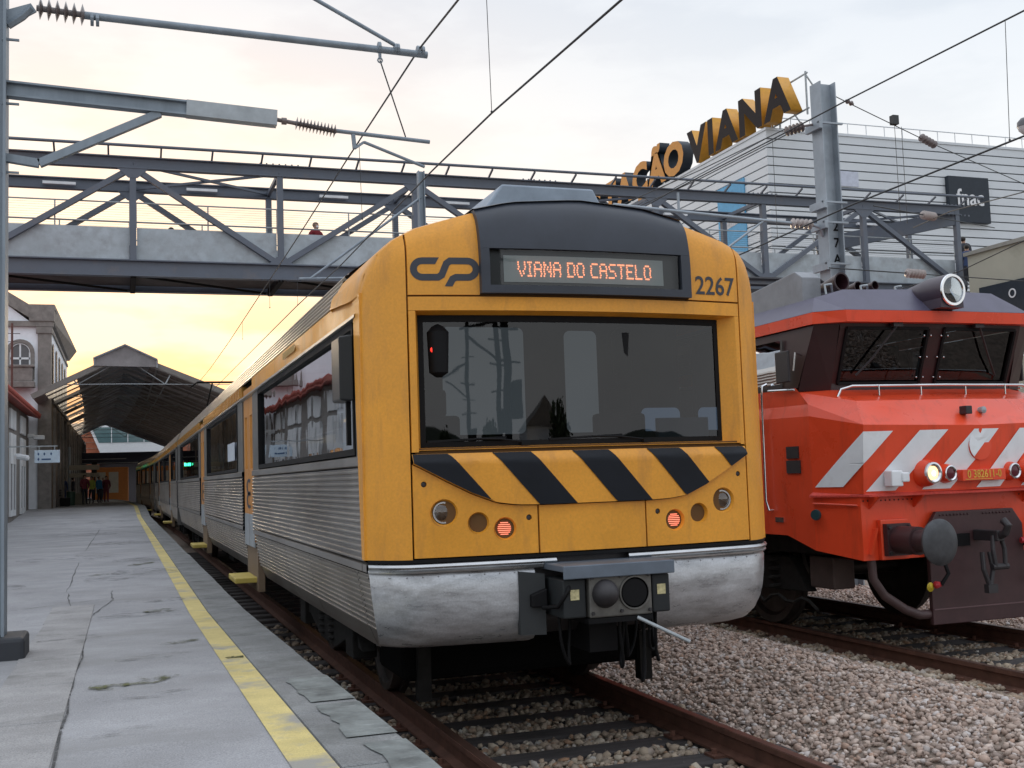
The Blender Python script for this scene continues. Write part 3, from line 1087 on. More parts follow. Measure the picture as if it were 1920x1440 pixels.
def shell(parent, y0, y1, doors, windows, sh=None, first=False):
    """sides, roof and floor of one car"""
    ya = 7.38 if first else y0
    for side in (-1, 1):
        a = 7.30 if first else ya
        for d in list(doors) + [None]:
            car_ribs(side, a, d - 0.6 if d else y1, 'corrugated_side', parent, lower_p, steel, sh)
            a = d + 0.6 if d else y1
        # skirt in lengths between the steps
        cuts = []
        a = ya if not first else 7.62
        for d in doors:
            cuts.append((a, d - 0.62))
            a = d + 0.62
        cuts.append((a, y1))
        for (a, b_) in cuts:
            if b_ - a > 6:
                mid = (a + b_) / 2
                car_ribs(side, a, a + 2.1, 'skirt_panel', parent, skirt_p, steel, sh)
                car_ribs(side, b_ - 2.6, b_, 'skirt_panel', parent, skirt_p, steel, sh)
                car_ribs(side, a + 2.112, b_ - 2.612, 'skirt_panel', parent, skirt_p, steel, sh)
            else:
                k = max(1, int((b_ - a) / 2.0))
                for i in range(k):
                    car_ribs(side, a + (b_ - a) * i / k + 0.006, a + (b_ - a) * (i + 1) / k - 0.006, 'skirt_panel', parent, skirt_p, steel, sh)
        # flat bands: trim, window belt and cant rail
        xx = XC + side * 1.49
        for nm, z0, z1, m_, xo in (('waist_trim', 1.145, 1.215, steel, 1.497), ('window_sill_trim', 1.845, 1.925, steel, 1.502), ('gutter', 2.845, 2.89, mat('gutter_steel', (0.5, 0.49, 0.47), 0.3, 0.8), 1.515)):
            a = ya
            for d in (list(doors) if nm != 'gutter' else []) + [None]:
                e_ = d - 0.6 if d else y1
                w = MB().sweep([(XC + side * 1.47, z0), (XC + side * xo, z0 + 0.012), (XC + side * xo, z1 - 0.012), (XC + side * 1.47, z1)], [a, e_] if not sh else [a + (e_ - a) * i / 4 for i in range(5)], sh)
                w.build(nm, m_, parent)
                a = d + 0.6 if d else y1
        # window belt pieces between openings
        op = sorted([(a, b_) for a, b_ in windows] + [(d - 0.6, d + 0.6) for d in doors])
        a = ya
        belt = MB()
        for (o0, o1) in op + [(y1, y1)]:
            if o0 - a > 0.02:
                x0_, x1_ = sorted((XC + side * 1.40, XC + side * 1.485))
                belt = MB().box(x0_, x1_, a, o0, 1.92, 2.85)
                if sh:
                    belt.v = [(p_[0] + sh(p_[1]), p_[1], p_[2]) for p_ in belt.v]
                belt.build('window_belt', mat('belt_grey', (0.15, 0.145, 0.135), 0.4, 0.4, var=0.25), parent)
            a = max(a, o1)
        for (o0, o1) in windows:
            window(parent, side, o0, o1, 1.93, 2.845, sh)
        for d in doors:
            door(parent, side, d, sh)
        # yellow cant rail panels above the windows, in lengths
        a = ya
        for (o0, o1) in [(d - 0.62, d + 0.62) for d in doors] + [(y1, y1)]:
            if o0 - a > 0.1:
                x0_, x1_ = sorted((XC + side * 1.42, XC + side * 1.49))
                w = MB().box(x0_, x1_, a + 0.01, o0 - 0.01, 2.892, 3.05)
                if not (first and a < 8):
                    y = a + 0.15
                    while y < o0 - 0.15:
                        w.box(*sorted((XC + side * 1.485, XC + side * 1.505)), y, y + 0.10, 2.91, 3.035)
                        y += 0.24
                if sh:
                    w.v = [(p_[0] + sh(p_[1]), p_[1], p_[2]) for p_ in w.v]
                w.build('cant_rail_panel', yellow if first and a < 8 else mat('cant_rail_ochre', (0.55, 0.30, 0.07), 0.22, 0.55, var=0.2), parent)
            a = o1
    yr = [ya + 0.9 if first else y0, y1] if not sh else [y0 + (y1 - y0) * i / 6 for i in range(7)]
    pr = [(XC - a, c) for a, c in roof_p] + [(XC + a, c) for a, c in reversed(roof_p[:-1])]
    MB().sweep(pr, yr, sh).build('roof', mat('roof_steel', (0.40, 0.36, 0.31), 0.34, 0.7, var=0.15, scale=1.5), parent)
    fl = MB().box(XC - 1.32, XC + 1.32, y0 + 0.4, y1, 0.80, 0.9)
    for i in range(9):
        a = y0 + 4.5 + i * 1.5
        fl.box(XC - 1.1, XC + 1.1, a, a + 1.1, 0.38 + 0.05 * (i % 3), 0.8)
    if sh:
        fl.v = [(p_[0] + sh(p_[1]), p_[1], p_[2]) for p_ in fl.v]
    fl.build('underframe', under, parent)
    en = MB()
    for y in ((y1,) if first else (y0, y1)):
        dx = sh(y) if sh else 0
        poly = [(XC - 1.488 + dx, y, 0.66), (XC + 1.488 + dx, y, 0.66), (XC + 1.488 + dx, y, 3.04)] + [(XC + a + dx, y, c) for a, c in roof_end] + [(XC - a + dx, y, c) for a, c in reversed(roof_end[:-1])]
        en.prism(poly, (0, 0.03 if y == y1 else -0.03, 0))
    en.build('end_wall', mat('end_grey', (0.10, 0.095, 0.09), 0.6), parent)
    # interior: floor and pale ceiling so that the windows read as a lit saloon with seats
    it = MB().box(XC - 1.38, XC + 1.38, y0 + 3.0, y1 - 0.3, 1.08, 1.12)
    if sh:
        it.v = [(p_[0] + sh(p_[1]), p_[1], p_[2]) for p_ in it.v]
    it.build('saloon_floor', cab_in, parent)
    y = y0 + 4.2
    while y < y1 - 1.2:
        if all(abs(y - d) > 1.0 for d in doors):
            for side in (-1, 1):
                dx = sh(y) if sh else 0
                se = MB().box(XC + side * 0.85 - 0.45 + dx, XC + side * 0.85 + 0.45 + dx, y, y + 0.12, 1.12, 2.15)
                se.box(XC + side * 0.85 - 0.45 + dx, XC + side * 0.85 + 0.45 + dx, y - 0.4, y + 0.02, 1.45, 1.58)
                se.build('seat', mat('seat_blue', (0.05, 0.07, 0.12), 0.8), parent)
        y += 0.95


# ---- leading car
car = empty('train_carriage', (XC, 20, 0), 'leading train carriage with yellow cab front, wide windscreen and lit destination display', 'train carriage', 'carriages of the yellow and silver train')
DO1 = [14.5, 23.0]
shell(car, 7.2, 33.0, DO1, [(7.55, 13.25), (15.75, 21.6), (24.1, 31.6)], first=True)
bogie(car, 10.6)
bogie(car, 29.8)

# cab front shell behind the panels (dark joints)
GAP = 0.006
LG, RG = XC - 1.235, XC + 1.235
fpanel('joint_backing', XC - 1.2, XC + 1.2, 1.24, 1.95, mat('joint_dark', (0.13, 0.06, 0.015), 0.8), car, off=-0.022, th=0.02, nx=30)
fpanel('joint_backing', XC - 1.24, XC + 1.24, 2.85, lambda x: ztop(x) - 0.03, MATS['joint_dark'], car, off=-0.022, th=0.02, nx=30)
for s in (-1, 1):
    xa, xb = sorted((XC + s * (1.235 + GAP), XC + s * 1.5))
    fpanel('corner_pillar', xa, xb, 1.235, lambda x: ztop(x), yellow, car, nx=14, nz=26)
    # side return of the mask
    x0_, x1_ = sorted((XC + s * 1.44, XC + s * 1.5))
    xo_, xi_ = XC + s * 1.507, XC + s * 1.44
    y0_ = fy(XC + s * 1.5, 2) - 0.004
    MB().add([(xo_, y0_, 1.235), (xo_, 7.325, 1.235), (xo_, 7.42, 2.2), (xo_, 7.45, 3.0), (xo_, y0_, 3.0),
              (xi_, y0_, 1.235), (xi_, 7.325, 1.235), (xi_, 7.42, 2.2), (xi_, 7.45, 3.0), (xi_, y0_, 3.0)],
             [(0, 1, 2, 3, 4), (9, 8, 7, 6, 5), (0, 5, 6, 1), (1, 6, 7, 2), (2, 7, 8, 3), (3, 8, 9, 4), (4, 9, 5, 0)]).build('mask_side', yellow, car)
FL, FR = 2.245, 3.80
fpanel('top_panel', LG + GAP, FL, 2.955, lambda x: ztop(x), yellow, car, nz=10)
fpanel('top_panel', FR, RG - GAP, 2.955, lambda x: ztop(x), yellow, car, nz=10)
fpanel('windscreen_header', LG + GAP, RG - GAP, 2.852, 2.943, yellow, car, nx=24, nz=2)
fpanel('windscreen_post', LG + GAP, 1.815, 1.925, 2.85, yellow, car, nx=3)
fpanel('windscreen_post', 4.195, RG - GAP, 1.925, 2.85, yellow, car, nx=3)
# windscreen reveal and glass
SX0, SX1, SZ0, SZ1 = 1.815, 4.195, 1.935, 2.852
GX0, GX1, GZ0, GZ1 = 1.855, 4.10, 1.955, 2.835
DEP = 0.115
rv = MB()
nx_ = 24
for i in range(nx_):
    for (za, zb) in ((SZ0, GZ0), (SZ1, GZ1)):
        t0, t1 = i / nx_, (i + 1) / nx_
        o0, o1 = SX0 + (SX1 - SX0) * t0, SX0 + (SX1 - SX0) * t1
        g0, g1 = GX0 + (GX1 - GX0) * t0, GX0 + (GX1 - GX0) * t1
        rv.add([(o0, fy(o0, 2), za), (o1, fy(o1, 2), za), (g1, fy(g1, 2) + DEP, zb), (g0, fy(g0, 2) + DEP, zb)], [(0, 1, 2, 3)])
for (xo, xg) in ((SX0, GX0), (SX1, GX1)):
    rv.add([(xo, fy(xo, 2), SZ0), (xo, fy(xo, 2), SZ1), (xg, fy(xg, 2) + DEP, GZ1), (xg, fy(xg, 2) + DEP, GZ0)], [(0, 1, 2, 3)])
rv.build('windscreen_reveal', yellow, car)
gk = MB()
for (a, b_, c, d) in ((GX0, GX1, GZ0, GZ0 + 0.035), (GX0, GX1, GZ1 - 0.045, GZ1), (GX0, GX0 + 0.035, GZ0 + 0.035, GZ1 - 0.045), (GX1 - 0.035, GX1, GZ0 + 0.035, GZ1 - 0.045)):
    k = 20 if b_ - a > 1 else 1
    for i in range(k):
        x0_, x1_ = a + (b_ - a) * i / k, a + (b_ - a) * (i + 1) / k
        gk.add([(x0_, fy(x0_, 2) + DEP - 0.006, c), (x1_, fy(x1_, 2) + DEP - 0.006, c), (x1_, fy(x1_, 2) + DEP - 0.006, d), (x0_, fy(x0_, 2) + DEP - 0.006, d)], [(0, 1, 2, 3)])
gk.build('windscreen_seal', black, car)
ws = MB()
for i in range(24):
    x0_, x1_ = GX0 + (GX1 - GX0) * i / 24, GX0 + (GX1 - GX0) * (i + 1) / 24
    ws.add([(x0_, fy(x0_, 2) + DEP, GZ0), (x1_, fy(x1_, 2) + DEP, GZ0), (x1_, fy(x1_, 2) + DEP, GZ1), (x0_, fy(x0_, 2) + DEP, GZ1)], [(0, 1, 2, 3)])
ws.build('windscreen', glass_d, car, smooth=40)
# cab inside
ci = MB().box(1.62, 4.38, 8.25, 8.30, 1.0, 3.12)
ci.build('cab_bulkhead', cab_in, car)
slm = emis('saloon_pane_glow', (0.78, 0.86, 0.92), 0.12, (0.35, 0.37, 0.38))  # bulkhead panes glow by themselves, in place of light coming through the saloon
slm2 = emis('saloon_pane_glow_blue', (0.45, 0.60, 0.85), 0.22, (0.2, 0.25, 0.3))


def rrect(x0, x1, z0, z1, r, y):
    out = []
    for cx_, cz_, a0 in ((x1 - r, z0 + r, -90), (x1 - r, z1 - r, 0), (x0 + r, z1 - r, 90), (x0 + r, z0 + r, 180)):
        out += [(cx_ + r * math.cos(math.radians(a0 + 15 * k)), y, cz_ + r * math.sin(math.radians(a0 + 15 * k))) for k in range(7)]
    return out


for (a, b_, c_, d_, m_) in ((2.34, 3.01, 2.08, 2.92, slm), (3.36, 3.64, 2.08, 2.90, slm), (4.02, 4.37, 2.08, 2.27, slm2)):
    MB().prism(rrect(a, b_, c_, d_, 0.05, 8.245), (0, -0.01, 0)).build('bulkhead_window', m_, car)
MB().prism([(1.7, 7.15, 1.2), (1.7, 7.15, 1.75), (1.7, 7.35, 1.88), (1.7, 7.75, 1.80), (1.7, 7.75, 1.2)], (2.6, 0, 0)).build('driver_desk', mat('desk', (0.03, 0.03, 0.035), 0.6), car, bevel=0.02)
for x in (2.2, 3.75):
    q = MB().box(x - 0.22, x + 0.22, 8.05, 8.15, 1.5, 2.22).box(x - 0.12, x + 0.12, 8.06, 8.14, 2.21, 2.42).box(x - 0.23, x + 0.23, 7.8, 8.06, 1.42, 1.54)
    q.build('driver_seat', black, car, bevel=0.03)
for x, m_ in ((1.99, black), (3.33, black)):
    q = MB().lathe((x, 7.10, 2.42), (0, 0, 1), [(0, 0.02), (0.03, 0.065), (0.30, 0.075), (0.34, 0.04), (0.36, 0.0)], 14)
    q.build('sun_visor', m_, car, smooth=40)
MB().lathe((1.945, 7.06, 2.60), (0, -1, 0), [(0, 0.02), (0.004, 0.018), (0.006, 0.0)], 12).build('indicator_lamp', red_lens, car)
MB().box(3.62, 4.02, 7.15, 7.2, 1.98, 2.13).build('bulkhead_notice', mat('blue_grey_panel', (0.16, 0.22, 0.32), 0.5), car)

for (x_, x2_) in ((2.55, 2.20), (3.45, 3.05)):
    yw = fy(x_, 2) + DEP - 0.03
    MB().box(x_ - 0.03, x_ + 0.03, yw - 0.02, yw + 0.02, 1.955, 1.985).tube([(x_, yw - 0.01, 1.975), ((x_ + x2_) / 2, yw, 2.0), (x2_, yw + 0.01, 2.005)], 0.007, 6).bar((x2_ - 0.32, yw + 0.012, 1.992), (x2_ + 0.22, yw + 0.012, 2.012), 0.012, 0.014).build('wiper', black, car)
# waist panel with warning stripes
SM = [(1.774, 1.851), (1.994, 1.729), (2.15, 1.648), (2.312, 1.585), (2.45, 1.566), (2.606, 1.561), (3.395, 1.560), (3.56, 1.566), (3.69, 1.582), (3.85, 1.648), (4.006, 1.729), (4.226, 1.851)]


def smile(x):
    return float(np.interp(x, [a for a, _ in SM], [b_ for _, b_ in SM]))


BT = 1.912
SP = 0.03


def wy(x, z):
    """protrusion of the waist band: bevel at its upper edge"""
    return SP if z < 1.86 else SP - 0.036 * (z - 1.86) / 0.052


def band_poly(name, x0, x1, zl, zu, m, off, nx=10, nz=6):
    X = [x0 + (x1 - x0) * i / nx for i in range(nx + 1)]
    vs, fs = [], []
    for x in X:
        a, b_ = zl(x), max(zl(x) + 1e-4, zu(x))
        for j in range(nz + 1):
            z = a + (b_ - a) * j / nz
            vs.append((x, fy(x, z) - wy(x, z) - off, z))
    w = nz + 1
    for i in range(nx):
        for j in range(nz):
            fs.append((i * w + j, (i + 1) * w + j, (i + 1) * w + j + 1, i * w + j + 1))
        if off == 0:
            a, b_ = i * w, (i + 1) * w
            n0 = len(vs)
            vs += [(vs[a][0], vs[a][1] + 0.05, vs[a][2]), (vs[b_][0], vs[b_][1] + 0.05, vs[b_][2])]
            fs.append((a, n0, n0 + 1, b_))
    return MB().add(vs, fs).build(name, m, car, smooth=30)


band_poly('waist_panel', LG + GAP, RG - GAP, smile, lambda x: BT, yellow, 0, 60, 16)
stripes = [(1.774, 2.007, 2.312, None), (2.293, 2.557, 2.606, 2.888), (2.847, 3.115, 3.166, 3.43), (3.403, 3.669, 3.706, 3.95), (3.958, 4.205, 4.26, 4.60)]
SLP = 0.86     # sideways run of a stripe per metre of height


def stripe(x0t, x1t):
    """parallelogram leaning down to the right, cut by the smile curve"""
    xb1 = x1t + SLP * (BT - 1.555)
    def zu(x):
        return BT - 0.001 if x <= x1t else BT - (x - x1t) / SLP
    def zl(x):
        a = smile(x)
        if x > x0t + 1e-6:
            pass
        return max(a, BT - (x - x0t) / SLP)
    xe = xb1
    for i in range(400):
        x = x0t + (xb1 - x0t) * i / 399
        if x > x1t and zu(x) <= smile(x):
            xe = x
            break
    xe = min(xe, RG - GAP - 0.002)
    X0 = x0t
    return X0, xe, zl, zu


for i, (a, b_, c, d) in enumerate(stripes):
    if i == 0:
        x1t = b_
        def zu0(x, x1t=x1t):
            return BT - 0.001 if x <= x1t else BT - (x - x1t) / SLP
        band_poly('warning_stripe', LG + GAP + 0.002, 2.315, lambda x: smile(x) + 0.002, zu0, stripe_blk, 0.006, 24, 12)
    else:
        X0, xe, zl, zu = stripe(a, b_)
        band_poly('warning_stripe', X0, xe, zl, zu, stripe_blk, 0.006, 28, 12)

# lower panels: two lamp panels and the middle one
zb = 1.245


def lamp_panel(x0, x1, holes):
    o = fpanel('lamp_panel', x0, x1, zb, lambda x: smile(x) - 0.007, yellow, car, th=0.02, nx=16, nz=8)
    for (x, z, r, kind) in holes:
        c = MB().cyl((x, 6.6, z), (x, 7.6, z), r, n=28).build('cutter', yellow, car)
        md = o.modifiers.new('b', 'BOOLEAN')
        md.object = c
        md.operation = 'DIFFERENCE'
        md.solver = 'EXACT'
        dg = bpy.context.evaluated_depsgraph_get()
        me = bpy.data.meshes.new_from_object(o.evaluated_get(dg))
        o.modifiers.clear()
        old = o.data
        o.data = me
        bpy.data.objects.remove(c)
    for p_ in o.data.polygons:
        p_.use_smooth = True
    o.data.set_sharp_from_angle(angle=math.radians(35))
    for (x, z, r, kind) in holes:
        y = fy(x, z)
        if kind == 'bolt':
            MB().lathe((x, y + 0.012, z), (0, -1, 0), [(0, r), (0.004, r * 0.8), (0.006, 0)], 10).build('bolt', loco_blk, o)
            continue
        cup = MB().lathe((x, y + 0.001, z), (0, 1, 0), [(0.0, r), (0.03, r * 0.82), (0.05, r * 0.80)], 28, caps=False).build('lamp_cup', yellow, o, smooth=40)
        if kind == 'head':
            lm = MB().lathe((x, y + 0.02, z), (0, 1, 0), [(0.0, r * 0.80), (0.0, r * 0.68), (0.01, r * 0.66)], 28, caps=False).build('bezel', chrome, cup)
            MB().lathe((x, y + 0.10, z), (0, -1, 0), [(0.0, 0.004), (0.004, r * 0.25), (0.03, r * 0.5), (0.075, r * 0.78)], 28, caps=False).build('reflector', mat('mirror', (0.92, 0.93, 0.95), 0.16, 1.0, var=0.02), cup, smooth=60)
            MB().sphere((x, y + 0.06, z), r * 0.16).build('bulb', sign_wh, cup, smooth=60)
            MB().lathe((x, y + 0.028, z), (0, -1, 0), [(0, r * 0.68), (0.008, r * 0.5), (0.012, 0.001)], 28).build('lens', glass('lens_clear', (0.92, 0.94, 0.95), 0.06, 1.0) if 'lens_clear' not in MATS else MATS['lens_clear'], cup, smooth=60)
        elif kind == 'blank':
            MB().lathe((x, y + 0.045, z), (0, -1, 0), [(0, r * 0.81), (0.004, r * 0.5), (0.005, 0.001)], 24).build('blank_plate', mat('orange_blank', (0.42, 0.16, 0.03), 0.5), cup)
        else:
            ln = MB().lathe((x, y + 0.04, z), (0, -1, 0), [(0, r * 0.81), (0.012, r * 0.6), (0.016, 0.001)], 28).build('lens', red_lens, cup, smooth=60)
            bars = MB()
            for q in range(-3, 4):
                hw_ = math.sqrt(max(0, (0.62 * r) ** 2 - (q * r * 0.17) ** 2))
                bars.box(x - hw_, x + hw_, y + 0.018, y + 0.024, z + q * r * 0.17 - r * 0.035, z + q * r * 0.17 + r * 0.035)
            bars.build('led_row', emis('led_red_white', (1.0, 0.22, 0.12), 1.25) if 'led_red_white' not in MATS else MATS['led_red_white'], ln)
    return o


lamp_panel(LG + GAP, 2.588, [(1.967, 1.530, 0.088, 'head'), (2.190, 1.456, 0.070, 'blank'), (2.366, 1.412, 0.074, 'red'), (1.841, 1.717, 0.019, 'bolt'), (2.529, 1.478, 0.019, 'bolt')])
lamp_panel(3.382, RG - GAP, [(4.015, 1.534, 0.088, 'head'), (3.803, 1.453, 0.070, 'blank'), (3.605, 1.414, 0.074, 'red'), (4.155, 1.714, 0.019, 'bolt'), (3.470, 1.478, 0.019, 'bolt')])
fpanel('coupler_hatch', 2.60, 3.37, zb, lambda x: smile(x) - 0.007, yellow, car, off=0.002, th=0.02, nx=8, nz=4)

# dark roof fascia with the destination display
FO = 0.05


def fbx(name, x0, x1, zl, zu, m, off=FO, th=0.06, nx=10, nz=4):
    return fpanel(name, x0, x1, zl, zu, m, car, off=off, th=th, nx=nx, nz=nz)


DZ0, DZ1, DX0, DX1 = 3.015, 3.262, 2.305, 3.725
fbx('fascia_top', FL, FR, DZ1 + 0.001, lambda x: ztop(x) + 0.02, dark, nx=20, nz=8)
fbx('fascia_side', FL, DX0, 2.962, DZ1, dark, nx=3)
fbx('fascia_side', DX1, FR, 2.962, DZ1, dark, nx=3)
fbx('fascia_bottom', DX0, DX1, 2.962, DZ0, dark, nx=16, nz=1)
fpanel('display_box', DX0, DX1, DZ0, DZ1, mat('display_black', (0.02, 0.022, 0.025), 0.4), car, off=-0.012, th=0.02, nx=16, nz=2)
fpanel('display_screen', 2.415, 3.60, 3.045, 3.225, screen_m, car, off=-0.004, th=0.004, nx=16, nz=1)
MB().add([p_ for x in (DX0, DX0 + 0.355, DX0 + 0.71, DX0 + 1.065, DX1) for p_ in ((x, fy(x, 3.1) - 0.024, DZ0), (x, fy(x, 3.1) - 0.024, DZ1))], [(0, 2, 3, 1), (2, 4, 5, 3), (4, 6, 7, 5), (6, 8, 9, 7)]).build('display_glass', glass('display_glass', (0.9, 0.92, 0.92), 0.0, 0.9), car, smooth=30)
F57 = {'V': ('10001', '10001', '10001', '10001', '01010', '01010', '00100'), 'I': ('111', '010', '010', '010', '010', '010', '111'),
       'A': ('01110', '10001', '10001', '11111', '10001', '10001', '10001'), 'N': ('10001', '11001', '10101', '10101', '10011', '10001', '10001'),
       'D': ('11110', '10001', '10001', '10001', '10001', '10001', '11110'), 'O': ('01110', '10001', '10001', '10001', '10001', '10001', '01110'),
       'C': ('01111', '10000', '10000', '10000', '10000', '10000', '01111'), 'S': ('01111', '10000', '10000', '01110', '00001', '00001', '11110'),
       'T': ('11111', '00100', '00100', '00100', '00100', '00100', '00100'), 'E': ('11111', '10000', '10000', '11110', '10000', '10000', '11111'),
       'L': ('10000', '10000', '10000', '10000', '10000', '10000', '11111'), ' ': ('00', '00', '00', '00', '00', '00', '00')}
cur = 0
dots = []
for ch in 'VIANA DO CASTELO':
    gph = F57[ch]
    for r_, row in enumerate(gph):
        for c_, v_ in enumerate(row):
            if v_ == '1':
                dots.append((cur + c_, 6 - r_))
    cur += len(gph[0]) + 1
led = MB()
px_ = (3.505 - 2.515) / (cur - 1)
for (c_, r_) in dots:
    x = 2.515 + c_ * px_ + (0.004 if r_ % 3 == 1 else 0)
    z = 3.088 + r_ * 0.0152
    y = fy(x, z) + 0.002
    led.add([(x - px_ * 0.40, y, z - 0.0052), (x + px_ * 0.40, y, z - 0.0052), (x + px_ * 0.40, y, z + 0.0052), (x - px_ * 0.40, y, z + 0.0052)], [(0, 1, 2, 3)])
led.build('led_lettering', led_m, car, label='lit orange lettering VIANA DO CASTELO on the display')

# roof cap of the cab, from the front rim back
rim = [XC + s for s in (-1.5, -1.497, -1.485, -1.47, -1.44, -1.40, -1.35, -1.3, -1.23, -1.15, -1.0, -0.9)]


def cap(name, X, m, lift=0.0, end=8.32, low=None):
    vs, fs = [], []
    for x in X:
        z = ztop(x) + lift
        y = fy(x, ztop(x)) - (FO if lift else 0)
        d = Vector((x - XC, z - 2.6)).normalized()
        lf_ = 0.06 if abs(x - XC) > 1.48 else (0.02 if abs(x - XC) > 1.45 else 0.0)
        vs += [(x, y, z), (x + d.x * 0.010, y + 0.03, z + d.y * 0.010), (x + d.x * 0.014, y + 0.25, z + d.y * 0.014), (x + d.x * 0.014, end - 0.03, z + d.y * 0.012 + lf_), (x + d.x * 0.004, end, z + lf_), (x * 0.96 + XC * 0.04, end + 0.01, z - 0.05 + lf_)]
    w = 6
    for i in range(len(X) - 1):
        for j in range(w - 1):
            fs.append((i * w + j, (i + 1) * w + j, (i + 1) * w + j + 1, i * w + j + 1))
    return MB().add(vs, fs).build(name, m, car, smooth=50)


cap('cab_roof', rim[:-1] + [FL], yellow)
cap('cab_roof', [2 * XC - x for x in reversed(rim[:-1])][0:0] + [FR] + [2 * XC - x for x in reversed(rim[:-1])], yellow)
cap('fascia_cap', [FL + (FR - FL) * i / 16 for i in range(17)], dark, 0.02, 8.6)
for s in (-1, 1):
    # mirror housing at the cab side
    MB().prism([(XC + s * 1.50, 7.52, 2.30), (XC + s * 1.50, 7.52, 2.76), (XC + s * 1.585, 7.57, 2.75), (XC + s * 1.585, 7.57, 2.31)], (0, 0.30, 0)).build('mirror_housing', mat('mirror_black', (0.012, 0.013, 0.014), 0.3, spec=0.3), car, bevel=0.012)
    MB().box(*sorted((XC + s * 1.50, XC + s * 1.53)), 7.62, 7.66, 2.0, 2.31).build('mirror_bracket', black, car)
# roof gear
MB().prism([(2.42, 7.5, 3.60), (2.62, 7.5, 3.87), (3.34, 7.5, 3.87), (3.48, 7.5, 3.60)], (0, 1.5, 0)).build('roof_unit', mat('roof_unit_blue', (0.26, 0.31, 0.37), 0.5, 0.2, var=0.2), car, bevel=0.015)
for (a, b_) in ((12.0, 16.2), (17.4, 20.0)):
    MB().prism([(XC - 0.95, a, 3.45), (XC - 0.85, a, 3.78), (XC + 0.85, a, 3.78), (XC + 0.95, a, 3.45)], (0, b_ - a, 0)).build('roof_equipment', galv, car, bevel=0.02)

# first length of skirt, its front edge following the rolled apron
for s_ in (-1, 1):
    vs, fs = [], []
    for (a_, c_) in skirt_p:
        d_ = float(np.interp(c_, [0.64, 0.645, 0.675, 0.74, 0.82, 0.90, 1.146], [0.34, 0.26, 0.14, 0.06, 0.02, 0.0, 0.0]))
        vs += [(XC + s_ * a_, 7.245 + d_, c_), (XC + s_ * a_, 7.608, c_)]
    for i in range(len(skirt_p) - 1):
        fs.append((2 * i, 2 * i + 1, 2 * i + 3, 2 * i + 2))
    MB().add(vs, fs).build('skirt_panel', steel, car)
    MB().sweep([(XC + s_ * 1.47, 1.145), (XC + s_ * 1.495, 1.157), (XC + s_ * 1.495, 1.203), (XC + s_ * 1.47, 1.215)], [7.245, 7.38]).build('waist_trim', steel, car)
# chrome bumper strip and rolled apron
ax = [XC - 1.49 + 2.98 * i / 40 for i in range(41)]


def ay(x):
    return fy(x, 1.2) - 0.005


def hstrip(name, X, prof, m, smooth=40, taper=False):
    """prof: list of (depth, z) swept across the front"""
    vs, fs = [], []
    w = len(prof)
    for x in X:
        for (d, z) in prof:
            kx = 1.0 if not taper else float(np.interp(z, [0.64, 0.70, 0.80, 0.95, 1.12], [0.925, 0.945, 0.965, 0.983, 0.993]))
            vs.append((XC + (x - XC) * kx, ay(x) + d, z))
    for i in range(len(X) - 1):
        for j in range(w - 1):
            fs.append((i * w + j, (i + 1) * w + j, (i + 1) * w + j + 1, i * w + j + 1))
    return MB().add(vs, fs).build(name, m, car, smooth=smooth)


hstrip('bumper_seal', ax, [(0.05, 1.238), (0.0, 1.236), (0.0, 1.215), (0.05, 1.212)], black)
bp_ = [(0.04, 1.213), (-0.015, 1.205), (-0.025, 1.19), (-0.012, 1.172), (0.0, 1.168), (-0.012, 1.160), (-0.008, 1.15), (0.03, 1.147)]
hstrip('bumper_strip', [x for x in ax if x < 2.72], bp_, bumper_m)
hstrip('bumper_strip', [x for x in ax if x > 3.22], bp_, bumper_m)
ap_ = [(0.02, 1.146), (0.004, 1.12), (0.0, 1.0), (0.004, 0.90), (0.02, 0.82), (0.06, 0.74), (0.14, 0.675), (0.26, 0.645), (0.34, 0.64)]
hstrip('apron', [x for x in ax if x < 2.57], ap_, apron_m, taper=True)
hstrip('apron', [x for x in ax if x > 3.42], ap_, apron_m, taper=True)
hstrip('apron_middle', [x for x in ax if 2.5 < x < 3.5], [(0.06, 1.21), (0.06, 0.8), (0.2, 0.7)], loco_blk)
riv = MB()
for x in [1.62 + 0.1 * i for i in range(9)] + [3.5 + 0.1 * i for i in range(9)]:
    riv.sphere((x, ay(x) + 0.006, 1.125), 0.006, 6, 4)
riv.build('rivet', apron_m, car)

# coupler
cp = MB().box(2.62, 3.40, 6.58, 6.98, 1.135, 1.175).box(2.62, 3.40, 6.575, 6.59, 1.09, 1.175)
cp.build('coupler_cover', mat('coupler_blue_grey', (0.14, 0.17, 0.21), 0.5, 0.3, var=0.2), car, bevel=0.006)
head = MB().box(2.80, 3.24, 6.60, 6.72, 0.835, 1.12).build('coupler_head', mat('coupler_metal', (0.13, 0.125, 0.115), 0.55, 0.4, var=0.35, scale=10), car, bevel=0.01)
MB().lathe((2.91, 6.61, 0.985), (0, -1, 0), [(0, 0.092), (0.02, 0.09), (0.06, 0.075), (0.10, 0.045), (0.115, 0.0)], 24).build('coupling_cone', loco_blk, head, smooth=50)
MB().lathe((3.115, 6.595, 0.98), (0, 1, 0), [(0, 0.098), (0.0, 0.088), (0.05, 0.06), (0.08, 0.02), (0.08, 0.0)], 24).build('coupling_socket', black, head, smooth=50)
for (a, b_) in ((2.63, 2.785), (3.255, 3.38)):
    bx_ = MB().box(a, b_, 6.62, 6.95, 0.84, 1.085).build('coupler_box', mat('coupler_dark', (0.022, 0.025, 0.027), 0.55, spec=0.3), car, bevel=0.01)
    MB().box((a + b_) / 2 - 0.03, (a + b_) / 2 + 0.03, 6.616, 6.6195, 0.955, 1.02).build('warning_sticker', mat('sticker', (0.52, 0.46, 0.25), 0.6, var=0.4, scale=40), bx_)
